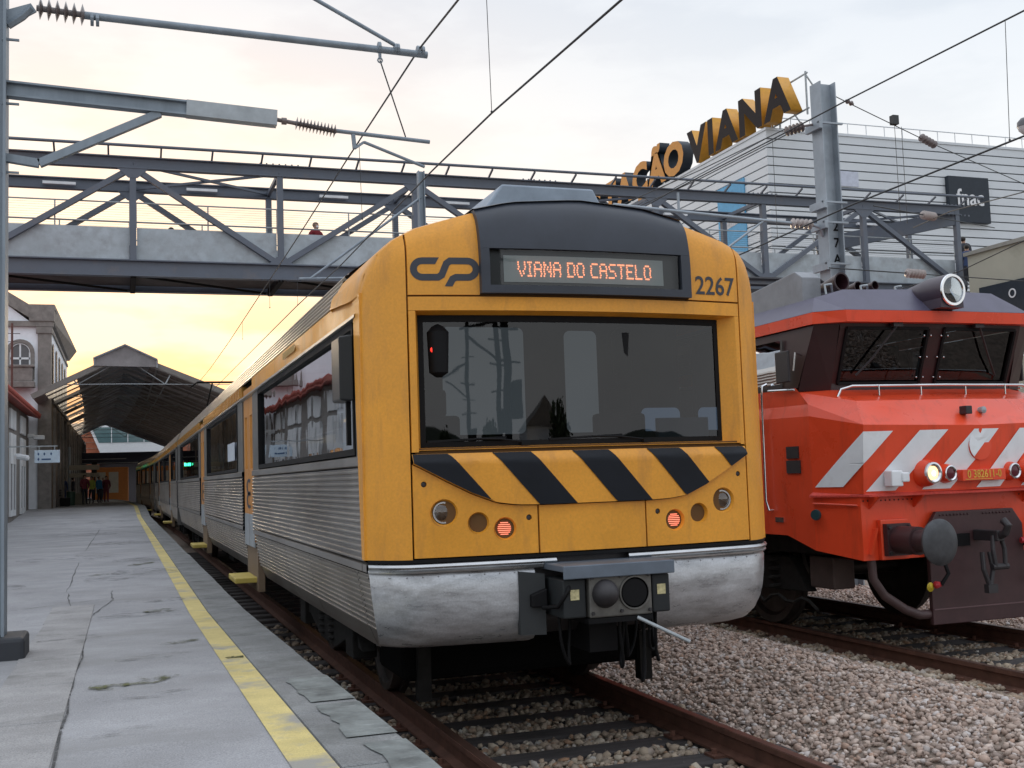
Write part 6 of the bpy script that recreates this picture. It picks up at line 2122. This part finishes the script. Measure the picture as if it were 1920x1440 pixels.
# arched window
wx, wz = -4.73, 8.2
am = MB()
for k in range(12):
    a0, a1 = math.pi * k / 12, math.pi * (k + 1) / 12
    am.prism([(wx + math.cos(a0) * 0.48, SY - 0.08, wz + 0.45 + math.sin(a0) * 0.48), (wx + math.cos(a1) * 0.48, SY - 0.08, wz + 0.45 + math.sin(a1) * 0.48),
              (wx + math.cos(a1) * 0.66, SY - 0.08, wz + 0.45 + math.sin(a1) * 0.66), (wx + math.cos(a0) * 0.66, SY - 0.08, wz + 0.45 + math.sin(a0) * 0.66)], (0, 0.15, 0))
am.box(wx - 0.66, wx - 0.48, SY - 0.08, SY + 0.07, wz - 0.9, wz + 0.45).box(wx + 0.48, wx + 0.66, SY - 0.08, SY + 0.07, wz - 0.9, wz + 0.45)
wd = am.build('arched_window', granite, stn)
gm = MB().add([(wx - 0.48, SY + 0.03, wz - 0.9), (wx + 0.48, SY + 0.03, wz - 0.9)] + [(wx + math.cos(math.pi * k / 12) * 0.48, SY + 0.03, wz + 0.45 + math.sin(math.pi * k / 12) * 0.48) for k in range(13)], [tuple(range(15))])
gm.build('pane', mat('pane_dark', (0.10, 0.10, 0.11), 0.1), wd)
sm = MB().box(wx - 0.04, wx + 0.04, SY - 0.02, SY + 0.02, wz - 0.9, wz + 0.9).box(wx - 0.45, wx + 0.45, SY - 0.02, SY + 0.02, wz + 0.10, wz + 0.2)
for s in (-1, 1):
    sm.box(wx + s * 0.44 - 0.04, wx + s * 0.44 + 0.04, SY - 0.02, SY + 0.02, wz - 0.9, wz + 0.45)
for k in range(10):
    a0, a1 = math.pi * k / 10, math.pi * (k + 1) / 10
    sm.bar((wx + math.cos(a0) * 0.44, SY, wz + 0.45 + math.sin(a0) * 0.44), (wx + math.cos(a1) * 0.44, SY, wz + 0.45 + math.sin(a1) * 0.44), 0.04, 0.08, (0, 1, 0))
sm.build('sash', white_p, wd)
bl = MB().box(-5.9, SX - 0.72, SY - 0.75, SY - 0.1, 6.85, 7.15).box(-5.8, SX - 0.82, SY - 0.68, SY - 0.12, 7.15, 7.85).box(-5.9, SX - 0.74, SY - 0.76, SY - 0.1, 7.85, 7.97)
bl.build('balcony', granite, stn, bevel=0.03)
for i in range(5):
    MB().box(SX - 0.02, SX + 0.0, SY + 1.6 + 3.2 * i, SY + 2.5 + 3.2 * i, 6.6, 9.3).build('side_window', mat('pane_dark2', (0.03, 0.03, 0.035), 0.6, spec=0.2), stn)
for zz_, xx in ((9.95, 0.0), (6.35, 0.05)):
    MB().box(SX - 0.1, SX + 0.02 + xx, SY + 0.5, SE, zz_ - 0.15, zz_).build('string_course', granite, stn)
# ground floor facade under the canopy: piers and openings
fc = MB().box(SX - 0.3, SX - 0.02, SY + 0.5, 118, 0.5, 6.3)
fc.build('ground_floor_facade', facade_b, stn)
for i in range(14):
    y = 62 + i * 4.0
    MB().box(SX - 0.06, SX + 0.10, y, y + 0.7, 0.5, 6.0).build('facade_pier', granite, stn)
    dm = MB().box(SX - 0.05, SX + 0.03, y + 1.3, y + 2.9, 0.86, 3.9)
    for k in range(8):
        a0, a1 = math.pi * k / 8, math.pi * (k + 1) / 8
        dm.prism([(SX - 0.05, y + 2.1, 3.9), (SX - 0.05, y + 2.1 + math.cos(a0) * 0.8, 3.9 + math.sin(a0) * 0.8), (SX - 0.05, y + 2.1 + math.cos(a1) * 0.8, 3.9 + math.sin(a1) * 0.8)], (0.08, 0, 0))
    dm.build('facade_door', mat('door_brown', (0.055, 0.035, 0.025), 0.5, var=0.3), stn)

# annex with red tiles and white glazed doors
anx = empty('station_annex', (-6, 40, 0.5), 'low granite annex with red tiled eaves and tall white doors', 'building')
AX = -4.25
MB().box(-10, AX - 0.05, 12, 59.5, 0.4, 5.4).build('wall', granite, anx)
MB().box(-10, AX - 0.048, 12, 40.5, 0.4, 5.0).build('white_wall', stucco, anx)
er = MB()
ntile = 0
MB().prism([(-10, 11.8, 7.4), (AX + 0.45, 11.8, 5.45), (AX + 0.45, 11.8, 5.30), (-10, 11.8, 7.2)], (0, 48.0, 0)).build('roof', tile_r, anx)
tl_ = MB()
y = 40.0
while y < 59.6:
    tl_.cyl((AX + 0.50, y + 0.11, 5.44), (AX - 0.6, y + 0.11, 5.83), 0.085, n=8)
    y += 0.30
tl_.build('eave_tile_row', tile_r, anx)
for i in range(9):
    y = 13.5 + i * 5.1
    d = MB()
    for q_ in (0.0, 1.35):
        d.box(AX - 0.04, AX + 0.03, y + q_, y + q_ + 0.14, 0.75, 4.15).box(AX - 0.04, AX + 0.03, y + q_ + 1.06, y + q_ + 1.20, 0.75, 4.15)
        d.box(AX - 0.04, AX + 0.03, y + q_ + 0.14, y + q_ + 1.06, 0.75, 1.0).box(AX - 0.04, AX + 0.03, y + q_ + 0.14, y + q_ + 1.06, 2.9, 3.1).box(AX - 0.04, AX + 0.03, y + q_ + 0.14, y + q_ + 1.06, 4.0, 4.15)
        d.box(AX - 0.04, AX + 0.03, y + q_ + 0.1, y + q_ + 1.1, 3.1, 4.0)
        d.box(AX - 0.04, AX + 0.03, y + q_, y + q_ + 1.20, 4.35, 5.15)
    dd = d.build('glazed_door', white_p, anx)
    g_ = MB()
    for q_ in (0.0, 1.35):
        g_.box(AX - 0.03, AX + 0.0, y + q_ + 0.14, y + q_ + 1.06, 1.0, 2.9)
    g_.build('pane', mat('pane_dark', (0.10, 0.10, 0.11), 0.1), dd)
# wall lamp, camera and hanging platform sign
wl = MB().box(AX + 0.0, AX + 0.30, 58.0, 58.4, 4.30, 4.50).box(AX + 0.25, AX + 0.75, 57.9, 58.5, 4.22, 4.42)
wl.build('floodlight', white_p, None, bevel=0.03, label='small white floodlight on the annex corner', cat='floodlight')
wl = MB().box(AX + 0.0, AX + 0.25, 51.0, 51.2, 3.25, 3.35).lathe((AX + 0.15, 51.1, 3.22), (1, -0.6, -0.2), [(0, 0.12), (0.45, 0.12), (0.5, 0.08)], 10)
wl.build('security_camera', white_p, None, label='white security camera above the annex doors', cat='camera')
sg = empty('platform_sign', (-2.45, 42, 2.7), 'white hanging platform sign with small blue symbols by the annex', 'sign')
MB().box(-2.85, -2.03, 41.97, 42.03, 2.72, 3.16).build('board', mat('sign_pale_blue', (0.55, 0.66, 0.76), 0.4), sg, bevel=0.01)
MB().bar((-4.2, 42, 3.3), (-2.1, 42, 3.3), 0.04, 0.04).bar((-2.7, 42, 3.16), (-2.7, 42, 3.3), 0.03, 0.03, (1, 0, 0)).bar((-2.2, 42, 3.16), (-2.2, 42, 3.3), 0.03, 0.03, (1, 0, 0)).build('bracket', galv, sg)
sy_ = MB()
for (a, z) in ((-2.72, 3.03), (-2.53, 3.03), (-2.31, 3.03), (-2.72, 2.85)):
    sy_.prism([(a - 0.035, 41.965, z), (a, 41.965, z - 0.06), (a + 0.035, 41.965, z), (a, 41.965, z + 0.06)], (0, -0.003, 0))
sy_.box(-2.62, -2.32, 41.962, 41.965, 2.82, 2.87)
sy_.build('symbols', mat('sign_blue', (0.03, 0.09, 0.22), 0.5), sg)
pl_ = empty('antenna_pole', (-4.35, 56, 5.5), 'thin rusty pole in front of the arched window', 'pole')
MB().tube([(-4.42, 52, 5.4), (-4.42, 52, 9.0)], 0.05, 6).build('shaft', mat('rusty_pole', (0.12, 0.05, 0.04), 0.7), pl_)
MB().tube([(-4.75, 52, 8.55), (-4.1, 52, 8.55)], 0.015, 5).tube([(-4.65, 52, 8.2), (-4.2, 52, 8.2)], 0.012, 5).build('cross_bar', wire_m, pl_)

# ------------------------------------------------------------------ station canopy
cnp = empty('station_canopy', (0, 85, 0.86), 'long dark gabled canopy roof over the platform with skylight strips', 'canopy')
CY0, CY1 = 55.0, 116.0
RX, RZ = 0.2, 8.05
LX, LZ, QX, QZ = -3.55, 6.2, 7.2, 5.18


def cxx(y):
    return cx(y) * 0.55


def ltop(x):
    return LZ + (RZ - LZ) * (x - LX) / (RX - LX)


def rtop(x):
    return QZ + (RZ - QZ) * (x - QX) / (RX - QX)


def csheet(name, xa, xb, fn, y0, y1, m, th=0.05):
    ys_ = [y0 + (y1 - y0) * i / 6 for i in range(7)]
    b_ = MB().sweep([(xa, fn(xa)), (xb, fn(xb)), (xb, fn(xb) + th), (xa, fn(xa) + th)], ys_, cxx, closed=True)
    return b_.build(name, m, cnp)


csheet('roof_sheet', -1.95, -0.95, ltop, CY0, CY1, roof_dk)
tlm = bpy.data.materials.new('translucent_roof')
tlm.use_nodes = True
tn = tlm.node_tree
bs_ = tn.nodes['Principled BSDF']
bs_.inputs['Base Color'].default_value = (0.6, 0.61, 0.63, 1)
tq = tn.nodes.new('ShaderNodeBsdfTranslucent')
tq.inputs[0].default_value = (0.42, 0.43, 0.45, 1)
aq = tn.nodes.new('ShaderNodeMixShader')
aq.inputs[0].default_value = 0.6
tn.links.new(bs_.outputs[0], aq.inputs[1])
tn.links.new(tq.outputs[0], aq.inputs[2])
tn.links.new(aq.outputs[0], tn.nodes['Material Output'].inputs[0])
roof_lt = tlm
csheet('translucent_sheet', -0.948, RX, ltop, CY0, CY1, roof_lt)
csheet('translucent_sheet', RX + 0.002, 1.35, rtop, CY0, CY1, roof_lt)
csheet('roof_sheet', 1.352, QX, rtop, CY0, CY1, roof_dk)
bn_ = None
csheet('eave_sheet', LX - 0.3, -3.35, ltop, CY0, CY1, roof_dk)
skm = bpy.data.materials.new('skylight_film')
skm.use_nodes = True
t_ = skm.node_tree
t_.nodes.clear()
o_ = t_.nodes.new('ShaderNodeOutputMaterial')
mx_ = t_.nodes.new('ShaderNodeMixShader')
mx_.inputs[0].default_value = 0.35
tr_ = t_.nodes.new('ShaderNodeBsdfTransparent')
tr_.inputs[0].default_value = (1, 0.93, 0.82, 1)
tl2 = t_.nodes.new('ShaderNodeBsdfTranslucent')
tl2.inputs[0].default_value = (0.9, 0.8, 0.66, 1)
t_.links.new(tr_.outputs[0], mx_.inputs[1])
t_.links.new(tl2.outputs[0], mx_.inputs[2])
t_.links.new(mx_.outputs[0], o_.inputs[0])
y = CY0 + 1.0
k = 0
while y < CY1 - 2:
    L_ = 1.75
    if k % 4 == 3:
        csheet('roof_sheet', -3.348, -1.952, ltop, y, y + 2.1, roof_dk)
        y += 2.1
    else:
        csheet('skylight_pane', -3.348, -1.952, ltop, y, y + L_, skm, 0.01)
        csheet('roof_sheet', -3.348, -1.952, ltop, y + L_, y + 2.5, roof_dk, 0.012)
        y += 2.5
    k += 1
csheet('roof_sheet', -3.348, -1.952, ltop, CY0, CY0 + 1.0, roof_dk)
# raised ridge lantern
ln_ = MB()
for (xa, za, xb, zb_) in ((-1.2, 7.78, 0.2, 8.42), (0.2, 8.42, 1.65, 7.72)):
    ln_.sweep([(xa, za), (xb, zb_), (xb, zb_ + 0.05), (xa, za + 0.05)], [CY0 - 0.3, 75, 95, CY1], cxx, closed=True)
ln_.box(-1.2, -1.12, CY0 - 0.2, CY0 + 20, 7.45, 7.78).box(1.56, 1.65, CY0 - 0.2, CY0 + 20, 7.35, 7.72)
ln_.build('ridge_lantern', roof_lt, cnp)
MB().prism([(-1.12, CY0 - 0.15, 7.45), (1.56, CY0 - 0.15, 7.40), (1.56, CY0 - 0.15, 7.72), (0.2, CY0 - 0.15, 8.40), (-1.12, CY0 - 0.15, 7.78)], (0, 0.04, 0)).build('lantern_gable', mat('lantern_grey', (0.24, 0.225, 0.23), 0.6, var=0.25, scale=2), cnp)
for i in range(9):
    y = CY0 + 0.1 + i * 7.2
    dx = cxx(y)
    t = MB().bar((LX + dx, y, LZ - 0.08), (RX + dx, y, RZ - 0.10), 0.10, 0.14).bar((QX + dx, y, QZ - 0.08), (RX + dx, y, RZ - 0.10), 0.10, 0.14)
    t.build('truss_rafter', mat('truss_grey', (0.34, 0.33, 0.33), 0.6), cnp)
    t = MB().tube([(LX + 1.0 + dx, y, 6.6), (RX + dx, y, 6.62), (QX - 1.0 + dx, y, 6.55)], 0.022, 6)
    t.tube([(-1.9 + dx, y, 6.6), (RX + dx, y, RZ - 0.2)], 0.022, 6).tube([(2.0 + dx, y, 6.6), (RX + dx, y, RZ - 0.2)], 0.022, 6)
    t.bar((-1.9 + dx, y, 6.6), (-2.1 + dx, y, ltop(-2.1)), 0.06, 0.06).bar((2.0 + dx, y, 6.6), (2.3 + dx, y, rtop(2.3)), 0.06, 0.06)
    t.build('tie_rod', galv, cnp)
    MB().bar((QX + 0.25 + dx, y, -0.3), (QX + 0.25 + dx, y, QZ), 0.18, 0.18, (1, 0, 0)).build('column', galv, cnp)
pu = MB()
y = CY0 + 0.6
while y < CY1:
    for (xa, xb, fn) in ((-1.95, RX, ltop), (RX, QX, rtop)):
        pu.bar((xa + cxx(y), y, fn(xa) - 0.05), (xb + cxx(y), y, fn(xb) - 0.05), 0.06, 0.05)
    y += 2.4
pu.build('batten', MATS['truss_grey'], cnp)
MB().bar((LX - 0.3, CY0 - 0.06, LZ - 0.16), (RX, CY0 - 0.06, RZ), 0.06, 0.25).bar((RX, CY0 - 0.06, RZ), (QX, CY0 - 0.06, QZ - 0.03), 0.06, 0.25).build('gable_fascia', mat('fascia_board', (0.20, 0.185, 0.17), 0.6), cnp)

# ------------------------------------------------------------------ things at the far end
br = empty('brick_building', (-5, 128, 0), 'orange brick building with a glazed band at the end of the line', 'building')
MB().box(-14, -2.2, 124, 140, -0.4, 8.6).build('wall', brick_o, br)
for i in range(12):
    MB().box(-9, -2.15, 123.93, 123.99, 1.0 + i * 0.62, 1.05 + i * 0.62).build('brick_course_line', mat('brick_pale', (0.42, 0.25, 0.18), 0.9), br)
MB().box(-2.19, 9, 125.0, 126, -0.4, 5.0).build('lower_wall', mat('far_dark_wall', (0.06, 0.055, 0.06), 0.8), br)
MB().prism([(-3.3, 123.0, 8.4), (-1.9, 123.0, 5.0), (5.2, 123.0, 5.0), (5.2, 123.0, 8.4)], (0, 4, 0)).build('white_hall', white_p, br)
MB().prism([(-2.9, 122.94, 8.1), (-2.2, 122.94, 6.5), (5.0, 122.94, 6.5), (5.0, 122.94, 8.1)], (0, 0.05, 0)).build('glass_band', mat('teal_glass', (0.10, 0.17, 0.18), 0.15), br)
for xx in (-1.0, 0.6, 2.2):
    MB().box(xx, xx + 0.08, 122.88, 122.95, 6.4, 8.2).build('mullion', white_p, br)
dc = MB().box(-4.5, 4.5, 104, 118, 4.5, 4.9).box(-3.5, 3.5, 103.8, 104.2, 3.9, 4.5)
o = dc.build('dark_footway_canopy', dk_blue, None, label='dark blue flat canopy far down the platform', cat='canopy')
MB().box(-4.0, 0.4, 103.7, 103.79, 4.3, 4.36).box(-4.0, 1.4, 103.7, 103.79, 3.95, 4.0).build('pale_rail', galv, o)
for xx in (-4.2, 4.0):
    MB().box(xx, xx + 0.2, 106, 106.2, -0.3, 4.5).build('column', dk_blue, o)
ft = empty('distant_train', (-0.4, 104, 0), 'orange train end with pale doors far down the line', 'train')
FX = 3.0 + cx(100) - 2.0
MB().box(FX - 1.45, FX + 1.45, 98, 112, 0.5, 3.5).build('body', mat('far_orange', (0.50, 0.17, 0.03), 0.5), ft, bevel=0.1)
for xx in (-1.1, -0.1):
    MB().box(FX + xx, FX + xx + 0.75, 97.96, 97.999, 1.4, 3.1).build('window', mat('far_window', (0.45, 0.42, 0.34), 0.3), ft)
sgl = empty('signal', (-2.3, 95, 0.8), 'green signal light shining under the dark canopy', 'signal')
MB().box(-2.25, -1.85, 95.1, 95.3, 3.0, 3.9).cyl((-2.05, 95.2, 0.8), (-2.05, 95.2, 3.0), 0.06, n=8).build('head', under, sgl)
MB().lathe((-2.05, 95.1, 3.5), (0, -1, 0), [(0, 0.14), (0.02, 0.0)], 14).build('green_lens', emis('green_lamp', (0.05, 1.0, 0.45), 4.0), sgl)
# sign post with boards on the platform
spp = empty('sign_post', (-3.0, 74, 0.86), 'grey post carrying cream direction boards among the waiting people', 'sign')
MB().cyl((-3.05, 74, 0.86), (-3.05, 74, 4.4), 0.09, n=8).build('post', galv, spp)
MB().box(-3.05, -1.3, 73.9, 73.97, 2.95, 3.25).box(-3.05, -1.3, 73.9, 73.97, 2.5, 2.75).build('board', mat('board_cream', (0.42, 0.37, 0.28), 0.6), spp)
MB().box(-2.75, -2.1, 72.4, 73.0, 0.86, 1.55).build('planter_box', mat('planter', (0.30, 0.28, 0.22), 0.8), None, bevel=0.03, label='pale stone box beside the sign post on the platform', cat='planter')
bc = empty('bench', (-2.9, 66.5, 0.86), 'dark slatted bench against the brown facade under the canopy', 'bench')
for k in range(4):
    MB().box(-3.15 + 0.11 * k, -3.06 + 0.11 * k, 65.6, 67.4, 1.30, 1.33).build('slat', sleeper_m, bc)
for k in range(3):
    MB().box(-3.20, -3.17, 65.6, 67.4, 1.42 + 0.13 * k, 1.52 + 0.13 * k).build('back_slat', sleeper_m, bc)
for y in (65.75, 67.2):
    MB().box(-3.18, -2.72, y, y + 0.06, 0.86, 1.30).build('leg', under, bc)
lb = MB().lathe((-2.75, 69.2, 0.86), (0, 0, 1), [(0, 0.20), (0.75, 0.24), (0.78, 0.24), (0.80, 0.18), (0.80, 0.0)], 16)
lb.build('litter_bin', mat('bin_green', (0.05, 0.10, 0.07), 0.5), None, smooth=40, label='dark green litter bin beside the bench under the canopy', cat='bin')
# ------------------------------------------------------------------ people


def person(loc, h, ang, top, legs, skin, hair, label, group, arm=0.0, walk=0.0):
    """one continuous skinned body, materials by region; hair is a child"""
    s = h
    J = {'pel': (0, 0, 0.53), 'spine': (0, 0.005, 0.63), 'chest': (0, 0.0, 0.74), 'neck0': (0, 0.0, 0.825), 'neck': (0, -0.005, 0.86), 'head': (0, -0.015, 0.925), 'crown': (0, -0.005, 0.975),
         'nose': (0, -0.055, 0.918)}
    E_ = [('pel', 'spine'), ('spine', 'chest'), ('chest', 'neck0'), ('neck0', 'neck'), ('neck', 'head'), ('head', 'crown')]
    Rr = {'pel': 0.092, 'spine': 0.085, 'chest': 0.098, 'neck0': 0.06, 'neck': 0.032, 'head': 0.052, 'crown': 0.036}
    del J['nose']
    for sd_, n in ((-1, 'l'), (1, 'r')):
        w = walk * sd_
        J.update({'hip' + n: (sd_ * 0.052, 0, 0.49), 'kne' + n: (sd_ * 0.058, -0.03 - w * 0.5, 0.27), 'ank' + n: (sd_ * 0.060, 0.01 - w, 0.045), 'toe' + n: (sd_ * 0.066, -0.075 - w, 0.02),
                  'sho' + n: (sd_ * 0.108, 0, 0.80), 'elb' + n: (sd_ * 0.14, 0.015 - arm * 0.05, 0.63), 'wri' + n: (sd_ * (0.13 - arm * 0.07), -0.03 - arm * 0.13, 0.50 + arm * 0.12), 'han' + n: (sd_ * (0.125 - arm * 0.08), -0.04 - arm * 0.16, 0.455 + arm * 0.14)})
        E_ += [('pel', 'hip' + n), ('hip' + n, 'kne' + n), ('kne' + n, 'ank' + n), ('ank' + n, 'toe' + n), ('neck0', 'sho' + n), ('sho' + n, 'elb' + n), ('elb' + n, 'wri' + n), ('wri' + n, 'han' + n)]
        Rr.update({'hip' + n: 0.062, 'kne' + n: 0.040, 'ank' + n: 0.026, 'toe' + n: 0.022, 'sho' + n: 0.048, 'elb' + n: 0.034, 'wri' + n: 0.022, 'han' + n: 0.021})
    keys = list(J)
    me = bpy.data.meshes.new('person')
    me.from_pydata([tuple(c * s for c in J[k_]) for k_ in keys], [(keys.index(a), keys.index(b_)) for a, b_ in E_], [])
    ob = bpy.data.objects.new('person', me)
    COL.objects.link(ob)
    md = ob.modifiers.new('skin', 'SKIN')
    for i, k_ in enumerate(keys):
        r = Rr[k_] * s
        me.skin_vertices[0].data[i].radius = (r, r * (0.72 if k_ in ('chest', 'spine', 'pel') else 1.0))
    me.skin_vertices[0].data[0].use_root = True
    sb_ = ob.modifiers.new('sub', 'SUBSURF')
    sb_.levels = sb_.render_levels = 1
    dg = bpy.context.evaluated_depsgraph_get()
    m2 = bpy.data.meshes.new_from_object(ob.evaluated_get(dg))
    bpy.data.objects.remove(ob)
    for q_ in (legs, top, skin, loco_blk):
        m2.materials.append(q_)
    for p_ in m2.polygons:
        z = p_.center.z / s
        ax_ = abs(p_.center.x) / s
        i = 0
        if z > 0.855:
            i = 2
        elif z > 0.53 or ax_ > 0.105:
            i = 1
            if ax_ > 0.10 and z < 0.49 + arm * 0.12:
                i = 2
        elif z < 0.045:
            i = 3
        p_.material_index = i
        p_.use_smooth = True
    o = bpy.data.objects.new('person', m2)
    COL.objects.link(o)
    o.location = loc
    o.rotation_euler = (0, 0, ang)
    ORG[o.name] = Vector((0, 0, 0))
    tag(o, label, 'person', group)
    hm_ = MB().sphere((0, 0.008 * s, 0.952 * s), 0.058 * s, 12, 8, (0.95, 1.0, 0.92))
    hm_.v = [(a, b_ if b_ > -0.02 * s or c > 0.955 * s else -0.02 * s, c) for a, b_, c in hm_.v]
    hm_.build('hair', hair, o, smooth=60)
    return o


sk = mat('skin', (0.42, 0.25, 0.18), 0.6, var=0.05)
hr_d = mat('hair_dark', (0.02, 0.014, 0.011), 0.6)
hr_g = mat('hair_light', (0.30, 0.22, 0.16), 0.6)
cl_red = mat('cloth_red', (0.19, 0.012, 0.02), 0.85)
cl_dk = mat('cloth_dark', (0.045, 0.048, 0.06), 0.9)
cl_nv = mat('cloth_navy', (0.05, 0.08, 0.18), 0.9)
cl_mr = mat('cloth_maroon', (0.22, 0.05, 0.07), 0.9)
cl_bl = mat('cloth_blue', (0.06, 0.30, 0.58), 0.9)
cl_gr = mat('cloth_green', (0.45, 0.52, 0.10), 0.9)
DKZ = 7.81
person((5.55, 33.0, DKZ), 1.72, 0.5, cl_red, cl_dk, sk, hr_g, 'person in a dark red jacket and face mask behind the footbridge parapet', 'people on the footbridge')
mk = MB().sphere((5.55 + 0.03, 33.0 - 0.075, DKZ + 1.565), 0.05, 10, 8, (0.9, 0.7, 0.8)).build('face_mask', sign_wh, None, smooth=60, label='white face mask worn by the red jacketed person', cat='mask')
person((1.42, 33.6, DKZ), 1.52, 1.5, cl_dk, cl_dk, sk, hr_d, 'person whose dark haired head just clears the parapet at left', 'people on the footbridge')
person((29.75, 33.1, DKZ + 0.5), 1.75, 2.2, cl_dk, cl_dk, sk, hr_d, 'upper of two dark dressed people at the right end of the footbridge', 'people on the footbridge')
person((29.35, 32.5, DKZ + 0.1), 1.72, 2.4, cl_nv, cl_dk, sk, hr_d, 'lower of two people at the right end of the footbridge, in navy check', 'people on the footbridge')
GP = 'people waiting on the platform'
for (x, y, h, a, tp, lg_, hr_, lab, ar) in ((-3.35, 73.2, 1.7, 0.2, cl_nv, cl_nv, hr_d, 'person in navy leaning by the grey sign post', 0.0),
                                            (-2.05, 70.5, 1.75, 0.3, cl_mr, cl_dk, hr_d, 'person in maroon top standing at the front of the waiting group', 0.6),
                                            (-1.75, 73.5, 1.68, -0.4, cl_gr, cl_dk, hr_d, 'person in a yellow green vest in the waiting group', 0.4),
                                            (-1.35, 75.5, 1.7, 0.9, cl_bl, cl_dk, hr_d, 'person in blue behind the waiting group', 0.2),
                                            (-0.95, 78.0, 1.72, 0.1, cl_mr, cl_mr, hr_d, 'person in maroon nearest the platform edge', 0.3),
                                            (-1.2, 82.0, 1.66, 0.6, cl_dk, cl_dk, hr_g, 'light haired person in dark clothes at the back of the group', 0.0),
                                            (-3.0, 79.0, 1.7, 1.4, cl_dk, cl_dk, hr_d, 'dark dressed person by the facade behind the sign post', 0.0)):
    person((x, y, 0.86), h, a, tp, lg_, sk, hr_, lab, GP, ar)

# ------------------------------------------------------------------ what stands behind the viewer (seen mirrored in the glass)
hill = MB()
n = 40
for i in range(n + 1):
    a = math.pi * (0.95 + 1.1 * i / n)
    r = 420
    hz = 15 + 7 * math.sin(i * 0.55) * math.sin(i * 0.21 + 1) + 2.5 * math.sin(i * 1.7)
    hill.v += [(math.cos(a) * r, math.sin(a) * r, -1), (math.cos(a) * (r + 60), math.sin(a) * (r + 60), max(6, hz))]
for i in range(n):
    hill.f.append((2 * i, 2 * i + 2, 2 * i + 3, 2 * i + 1))
hill.build('hills', mat('hill_green', (0.035, 0.045, 0.03), 0.95, var=0.4, scale=0.03), kind='structure')
for (x, y, w, h, lab) in ((26, -75, 9, 5.5, 'white house behind the viewer to the right, mirrored in the windscreen'), (-24, -90, 10, 7, 'grey house behind the viewer to the left, mirrored in the windscreen')):
    hs = empty('house', (x, y, -0.5), lab, 'house')
    MB().box(x - w / 2, x + w / 2, y - 4, y + 4, -0.6, h).build('wall', stucco, hs)
    MB().prism([(x - w / 2 - 0.4, y - 4.4, h), (x + w / 2 + 0.4, y - 4.4, h), (x, y - 4.4, h + 2.4)], (0, 8.8, 0)).build('roof', granite, hs)
    for q_ in (-2.4, 0, 2.4):
        MB().box(x + q_ - 0.5, x + q_ + 0.5, y + 4.0, y + 4.03, 1.2, 2.6).build('window', MATS['pane_dark'], hs)
for (x, y, h, lab) in ((12, -62, 5.5, 'nearest leafy tree behind the viewer, mirrored in the windscreen'), (26, -60, 6.5, 'tree beside the white house behind the viewer'), (4, -90, 6, 'farthest leafy tree behind the viewer')):
    tr_e = empty('tree', (x, y, -0.5), lab, 'tree', 'trees behind the viewer')
    MB().tube([(x, y, -0.6), (x + 0.2, y, h * 0.4), (x - 0.1, y + 0.2, h * 0.75)], [0.25, 0.18, 0.06], 8).build('trunk', mat('bark', (0.06, 0.045, 0.035), 0.9), tr_e)
    lf = MB()
    rr_ = random.Random(int(x * 7 + 99))
    for i in range(900):
        u, v, w_ = rr_.gauss(0, 1), rr_.gauss(0, 1), rr_.gauss(0, 1)
        L_ = math.sqrt(u * u + v * v + w_ * w_) or 1
        rad = rr_.random() ** 0.4 * (1 + 0.25 * math.sin(u * 3) * math.cos(w_ * 4))
        c = Vector((x + u / L_ * rad * h * 0.33, y + v / L_ * rad * h * 0.33, h * 0.64 + w_ / L_ * rad * h * 0.36))
        a = Vector((rr_.uniform(-1, 1), rr_.uniform(-1, 1), rr_.uniform(-1, 1))).normalized() * 0.22
        b2 = a.orthogonal().normalized() * 0.16
        lf.add([c - a - b2, c + a - b2, c + a + b2, c - a + b2], [(0, 1, 2, 3)])
    lf.build('crown', mat('leaf', (0.05, 0.075, 0.03), 0.8, var=0.4, scale=1), tr_e, raw=True)
